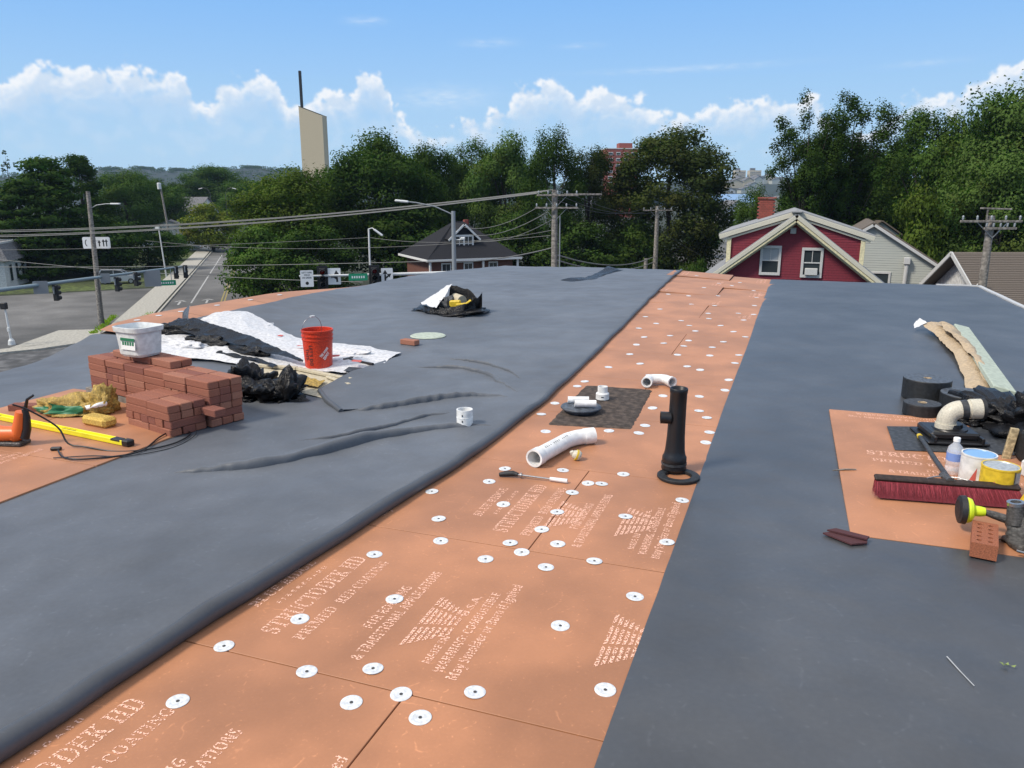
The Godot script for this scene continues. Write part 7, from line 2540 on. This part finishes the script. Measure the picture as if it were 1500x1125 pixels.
	part("pale_end", rloft([[1.44, 10.5, 0.07], [1.52, 10.6, 0.12]], [[1.43, 10.38, 0.04], [1.56, 10.42, 0.09]], 10, 8, 0.04, 4.0, 97), M.bag_white, o)
	o = part("pale_green_board", box_mesh(Vector3(0.17, 0.045, 3.72), 0.006), M.pale_green)
	o.position = at(1.85, 8.95, 0.075)
	o.rotation = Vector3(-0.008, -YAW - 0.086, -0.22)
	tag(o, "long pale green board lying beside the tan paper wrapping at the right", "board")
	# black bag, black roll and stake at the right edge
	o = rthing("black_bag", "crumpled glossy black plastic bag at the right edge behind the cans", "plastic bag", 1.66, 6.45, 0.02, 0.4)
	part("bag_plastic", crumple(Vector3(0.27, 0.17, 0.33), 0.5, 1.5, 131, 60, 32), M.bag_black, o)
	part("bag_fold", crumple(Vector3(0.17, 0.17, 0.2), 0.55, 1.9, 137, 44, 24), M.bag_black, o).position = Vector3(0.0, 0.02, 0.28)
	part("bag_tail", crumple(Vector3(0.13, 0.08, 0.13), 0.6, 2.2, 135, 36, 20), M.bag_black, o).position = Vector3(-0.26, 0, -0.12)
	o = part("rubber_roll", tube_mesh([Vector3(-0.16, 0, 0.02), Vector3(-0.15, 0, 0.02), Vector3(0.3, 0, -0.05)], [0.085, 0.1, 0.1], 28), M.black_rubber)
	o.position = at(1.62, 5.62, 0.13)
	o.rotation.y = -YAW + 0.3
	tag(o, "thick black rubber roll lying at the right edge behind the yellow can", "roll")
	o = part("wooden_stake", moved_box(Vector3(0, 0.1, 0), Vector3(0.05, 0.22, 0.03), Basis(Vector3.BACK, -0.12), 0.004), M.wood_new)
	o.position = at(1.42, 5.62, 0.024)
	o.rotation.y = -YAW
	tag(o, "short pale wooden stake standing behind the yellow can", "stake")
	o = part("white_box", moved_box(Vector3(0, 0.05, 0), Vector3(0.16, 0.1, 0.2), Basis(Vector3.UP, 0.3), 0.01), M.white_paint)
	o.position = at(1.52, 5.25, 0.025)
	o.rotation.y = -YAW
	tag(o, "small white carton at the right edge beside the yellow can", "carton")
	# bottle
	o = rthing("plastic_bottle", "clear plastic bottle with a white cap left of the white can", "bottle", 1.03, 5.2, 0.025)
	part("bottle_body", lathe_mesh([Vector2(0.0, 0.0), Vector2(0.042, 0.0), Vector2(0.046, 0.006), Vector2(0.046, 0.05), Vector2(0.043, 0.056), Vector2(0.046, 0.062), Vector2(0.046, 0.15), Vector2(0.04, 0.175), Vector2(0.018, 0.2), Vector2(0.016, 0.212)], 28, false), M.clear_plastic, o)
	part("cap", lathe_mesh([Vector2(0.0, 0.21), Vector2(0.02, 0.21), Vector2(0.02, 0.232), Vector2(0.018, 0.235), Vector2(0.0, 0.235)], 20), M.pvc, o)
	part("label", lathe_mesh([Vector2(0.0465, 0.09), Vector2(0.047, 0.09), Vector2(0.047, 0.14), Vector2(0.0465, 0.14)], 28), M.label_blue, o)
	# cans
	o = tin_can("paint_can", "white paint can with a blue lid left of the yellow can", 1.13, 5.06, 0.094, 0.19, M.white_paint, M.blue_lid, 0.3)
	s = st()
	for k in 6:
		var a0 := -0.95 + 0.07 * k
		var r := 0.0952
		var hh := 0.018 + 0.08 * k / 5.0
		quad(s, Vector3(sin(a0) * r, 0.03, cos(a0) * r), Vector3(sin(a0 + 0.07) * r, 0.03, cos(a0 + 0.07) * r), Vector3(sin(a0 + 0.07) * r, 0.03 + hh, cos(a0 + 0.07) * r), Vector3(sin(a0) * r, 0.03 + hh - 0.016, cos(a0) * r), Vector3(sin(a0), 0, cos(a0)))
	part("red_label_mark", done(s), M.red_ink, o)
	part("side_seam", moved_box(Vector3(-0.03, 0.095, 0.0895), Vector3(0.006, 0.166, 0.006)), M.tin, o)
	o = tin_can("paint_can", "yellow can with a red triangle and white letter on its label", 1.205, 4.88, 0.098, 0.185, M.yellow, M.tin, 0.25)
	s = st()
	for k in 12:
		var a0 := -0.72 + 0.075 * k
		var r := 0.0992
		var hh := 0.105 * (1.0 - k / 12.0)
		var h2 := 0.105 * (1.0 - (k + 1) / 12.0)
		quad(s, Vector3(sin(a0) * r, 0.012, cos(a0) * r), Vector3(sin(a0 + 0.075) * r, 0.012, cos(a0 + 0.075) * r), Vector3(sin(a0 + 0.075) * r, 0.012 + h2, cos(a0 + 0.075) * r), Vector3(sin(a0) * r, 0.012 + hh, cos(a0) * r), Vector3(sin(a0), 0, cos(a0)))
	part("red_triangle", done(s), M.red_ink, o)
	var f := SystemFont.new()
	f.font_names = PackedStringArray(["Droid Sans"])
	f.font_weight = 700
	s = st()
	words(s, "A", f, Transform3D(Basis.IDENTITY, Vector3(-0.006, 0.025, 0)), 0.032, 0.04)
	part("letter", wrapped(done_flat(s), 0.1, 0.0, -0.5), M.white_print, o)
	s = st()
	for k in 14:
		var a0 := 0.32 + 0.07 * k
		var r := 0.0992
		quad(s, Vector3(sin(a0) * r, 0.014, cos(a0) * r), Vector3(sin(a0 + 0.07) * r, 0.014, cos(a0 + 0.07) * r), Vector3(sin(a0 + 0.07) * r, 0.17, cos(a0 + 0.07) * r), Vector3(sin(a0) * r, 0.17, cos(a0) * r), Vector3(sin(a0), 0, cos(a0)))
	part("bare_metal_side", done(s), M.tin, o)
	part("side_seam", moved_box(Vector3(0.034, 0.095, 0.0925), Vector3(0.006, 0.165, 0.006)), M.dark_metal, o)
	# push broom
	o = rthing("push_broom", "push broom with long dark red bristles lying on the loose board", "broom", 0.915, 4.75, 0.026, 0.13)
	o.scale = Vector3(1.0, 0.8, 0.86)
	part("block", moved_box(Vector3(0, 0.115, 0.0), Vector3(0.76, 0.028, 0.06), Basis(Vector3.RIGHT, 0.3), 0.008), M.broom_wood, o)
	s = st()
	prism(s, PackedVector2Array([Vector2(-0.03, 0.105), Vector2(0.03, 0.09), Vector2(0.13, 0.01), Vector2(0.06, 0.004)]), 0.74, Transform3D(Basis(Vector3(0, 0, 1), Vector3(0, 1, 0), Vector3(-1, 0, 0)), Vector3.ZERO))
	part("bristle_core", done(s), M.bristle, o)
	s = st()
	s.set_smooth_group(-1)
	for k in 5200:
		if k == 3600:
			tag(part("bristles", done(s), M.bristle, o), "", "", "", "stuff")
			s = st()
			s.set_smooth_group(-1)
		var x := rng.randf_range(-0.372, 0.372)
		var t := rng.randf()
		var top := Vector3(x, lerpf(0.112, 0.094, t), lerpf(-0.03, 0.034, t))
		var tip := Vector3(x * 1.055 + rng.randf_range(-0.012, 0.012), rng.randf_range(0.0, 0.024) * (1.0 - 0.2 * t), lerpf(0.045, 0.142, t) + rng.randf_range(-0.008, 0.008))
		var w := Vector3(0.0018, 0, 0)
		tri(s, top - w, top + w, tip, Vector3(0, 0.7, 1))
	tag(part("bristles", done(s), M.bristle_worn, o), "", "", "", "stuff")
	part("handle", tube_mesh([Vector3(0.02, 0.13, -0.01), Vector3(0.07, 0.1, -0.5), Vector3(0.16, 0.045, -1.28)], 0.016, 12), M.dark_grey, o)
	part("handle_tip", tube_mesh([Vector3(0.159, 0.046, -1.27), Vector3(0.166, 0.043, -1.33)], [0.02, 0.018], 12), M.yellow, o)
	part("handle_socket", tube_mesh([Vector3(0.025, 0.125, 0.005), Vector3(0.01, 0.125, -0.12)], [0.026, 0.021], 12), M.dark_metal, o)
	for x in [-0.1, 0.14]:
		part("brace", tube_mesh([Vector3(x, 0.13, -0.01), Vector3(x * 0.5 + 0.01, 0.135, -0.05), Vector3(0.012, 0.125, -0.09)], 0.005, 6), M.steel, o)
	# scrub brush tool with a lime head
	o = rthing("scrub_brush", "round scrub brush with a lime yellow head and dark shaft over the perforated brick", "brush", 0.965, 4.3, 0.13, 0.05)
	var side := Transform3D(Basis(Vector3.BACK, PI / 2), Vector3.ZERO)
	part("bristle_disc", lathe_mesh([Vector2(0.0, 0.03), Vector2(0.06, 0.03), Vector2(0.075, 0.034), Vector2(0.072, 0.06), Vector2(0.05, 0.068), Vector2(0.0, 0.068)], 30, true, side), M.black_rubber, o)
	part("brush_head", lathe_mesh([Vector2(0.0, -0.06), Vector2(0.022, -0.058), Vector2(0.026, -0.04), Vector2(0.028, -0.012), Vector2(0.06, 0.006), Vector2(0.066, 0.02), Vector2(0.064, 0.034), Vector2(0.0, 0.034)], 30, true, side), M.lime, o)
	part("shaft", tube_mesh([Vector3(0.05, 0.0, 0.0), Vector3(0.1, -0.012, 0.0), Vector3(0.14, -0.02, 0.01), Vector3(0.2, -0.03, 0.02)], [0.014, 0.02, 0.022, 0.024], 14), M.dark_metal, o)
	# dirty power tool at the right edge
	o = rthing("power_tool", "dirty dark metal power tool at the right edge beside the perforated brick", "power tool", 1.235, 4.2, 0.014, 0.35)
	part("gear_case", crumple(Vector3(0.12, 0.1, 0.14), 0.22, 2.4, 141, 36, 20), M.dark_metal, o)
	part("motor", tube_mesh([Vector3(-0.02, 0.12, 0.12), Vector3(0.02, 0.1, 0.0), Vector3(0.1, 0.14, -0.16)], [0.05, 0.075, 0.07], 20), M.dark_metal, o)
	part("spindle", tube_mesh([Vector3(-0.07, 0.1, -0.06), Vector3(-0.08, 0.2, -0.07)], [0.045, 0.038], 18), M.dark_metal, o)
	s = st()
	pipe(s, [Vector3(-0.08, 0.195, -0.07), Vector3(-0.082, 0.212, -0.071)], 0.04, 0.024, 20)
	part("spindle_nut", done(s), M.steel, o)
	part("red_housing", moved_box(Vector3(0.04, 0.19, -0.05), Vector3(0.16, 0.06, 0.1), Basis(Vector3(0.3, 1, 0.2).normalized(), 0.4), 0.02), M.maroon, o)
	for k in 4:
		part("bolt", lathe_mesh([Vector2(0.0, 0.0), Vector2(0.012, 0.0), Vector2(0.012, 0.012), Vector2(0.0, 0.012)], 6, true, Transform3D(Basis(Vector3.RIGHT, 1.1), Vector3(-0.06 + 0.05 * k, 0.075 + 0.02 * (k % 2), 0.13))), M.steel, o)
	part("guard_wire", tube_mesh([Vector3(-0.16, 0.03, 0.1), Vector3(-0.08, 0.018, 0.14), Vector3(-0.03, 0.025, 0.2)], 0.006, 8), M.steel, o)
	# yellow level frame at the edge
	o = part("yellow_frame", moved_box(Vector3(0, 0.09, 0), Vector3(0.045, 0.3, 0.04), Basis(Vector3.BACK, -0.42), 0.006), M.yellow)
	o.position = at(1.33, 4.72, 0.03)
	o.rotation.y = -YAW
	tag(o, "yellow tool frame leaning at the right edge above the dirty power tool", "tool")
	# perforated brick: a slab with two rows of holes through it
	var br := CSGCombiner3D.new()
	br.name = numbered("perforated_brick")
	add_child(br)
	br.position = at(0.99, 4.1, 0.02)
	br.rotation.y = -YAW - 0.2
	var body := CSGBox3D.new()
	body.name = "brick_body"
	body.size = Vector3(0.112, 0.075, 0.3)
	body.material = M.brick_orange
	body.position.y = 0.0375
	br.add_child(body)
	for i in 2:
		for j in 5:
			var hole := CSGCylinder3D.new()
			hole.name = "hole"
			hole.operation = CSGShape3D.OPERATION_SUBTRACTION
			hole.radius = 0.0115
			hole.height = 0.06
			hole.sides = 14
			hole.material = M.brick_orange
			hole.position = Vector3(-0.024 + 0.048 * i, 0.06, -0.108 + 0.054 * j)
			br.add_child(hole, true)
	tag(br, "orange red perforated brick with two rows of holes under the scrub brush", "brick")
	# shingle scraps, stick, leaf
	s = st()
	prism(s, PackedVector2Array([Vector2(-0.11, 0.03), Vector2(-0.06, 0.075), Vector2(0.1, 0.03), Vector2(0.1, 0.0), Vector2(0.03, -0.05)]), 0.008, Transform3D(Basis(Vector3.RIGHT, -PI / 2), Vector3(0, 0.006, 0)))
	o = part("shingle_scrap", done(s), M.maroon)
	o.position = at(0.355, 3.96, 0.014)
	o.rotation.y = -YAW - 0.1
	tag(o, "dark maroon shingle scrap lying on the right membrane, lower piece", "shingle")
	s = st()
	prism(s, PackedVector2Array([Vector2(-0.09, 0.05), Vector2(-0.05, 0.085), Vector2(0.11, 0.045), Vector2(0.1, 0.01)]), 0.008, Transform3D(Basis(Vector3.RIGHT, -PI / 2), Vector3(0, 0, 0)))
	o = part("shingle_scrap", done(s), M.maroon)
	o.position = at(0.352, 3.965, 0.03)
	o.rotation = Vector3(0.04, -YAW - 0.12, 0.03)
	tag(o, "dark maroon shingle scrap lying crosswise on top of the other piece", "shingle")
	laid("twig", tube_mesh([loc(0.33, 5.0, 0.03), loc(0.4, 5.035, 0.034), loc(0.47, 5.06, 0.034)], [0.004, 0.006, 0.004], 6), M.wood_old, "small grey twig across the left edge of the loose board", "twig")
	s = st()
	for k in 5:
		var a := loc(0.858 + 0.012 * cos(k * 1.3), 3.0 + 0.01 * sin(k * 2.1), 0.018)
		tri(s, a, a + Vector3(0.018 * cos(k * 1.9), 0.008, 0.018 * sin(k * 1.9)), a + Vector3(0.016 * cos(k * 1.9 + 0.9), 0.003, 0.016 * sin(k * 1.9 + 0.9)), Vector3.UP)
	laid("dry_leaf", done(s), M.leaf_bit, "tiny crumpled green leaf on the right membrane", "leaf")
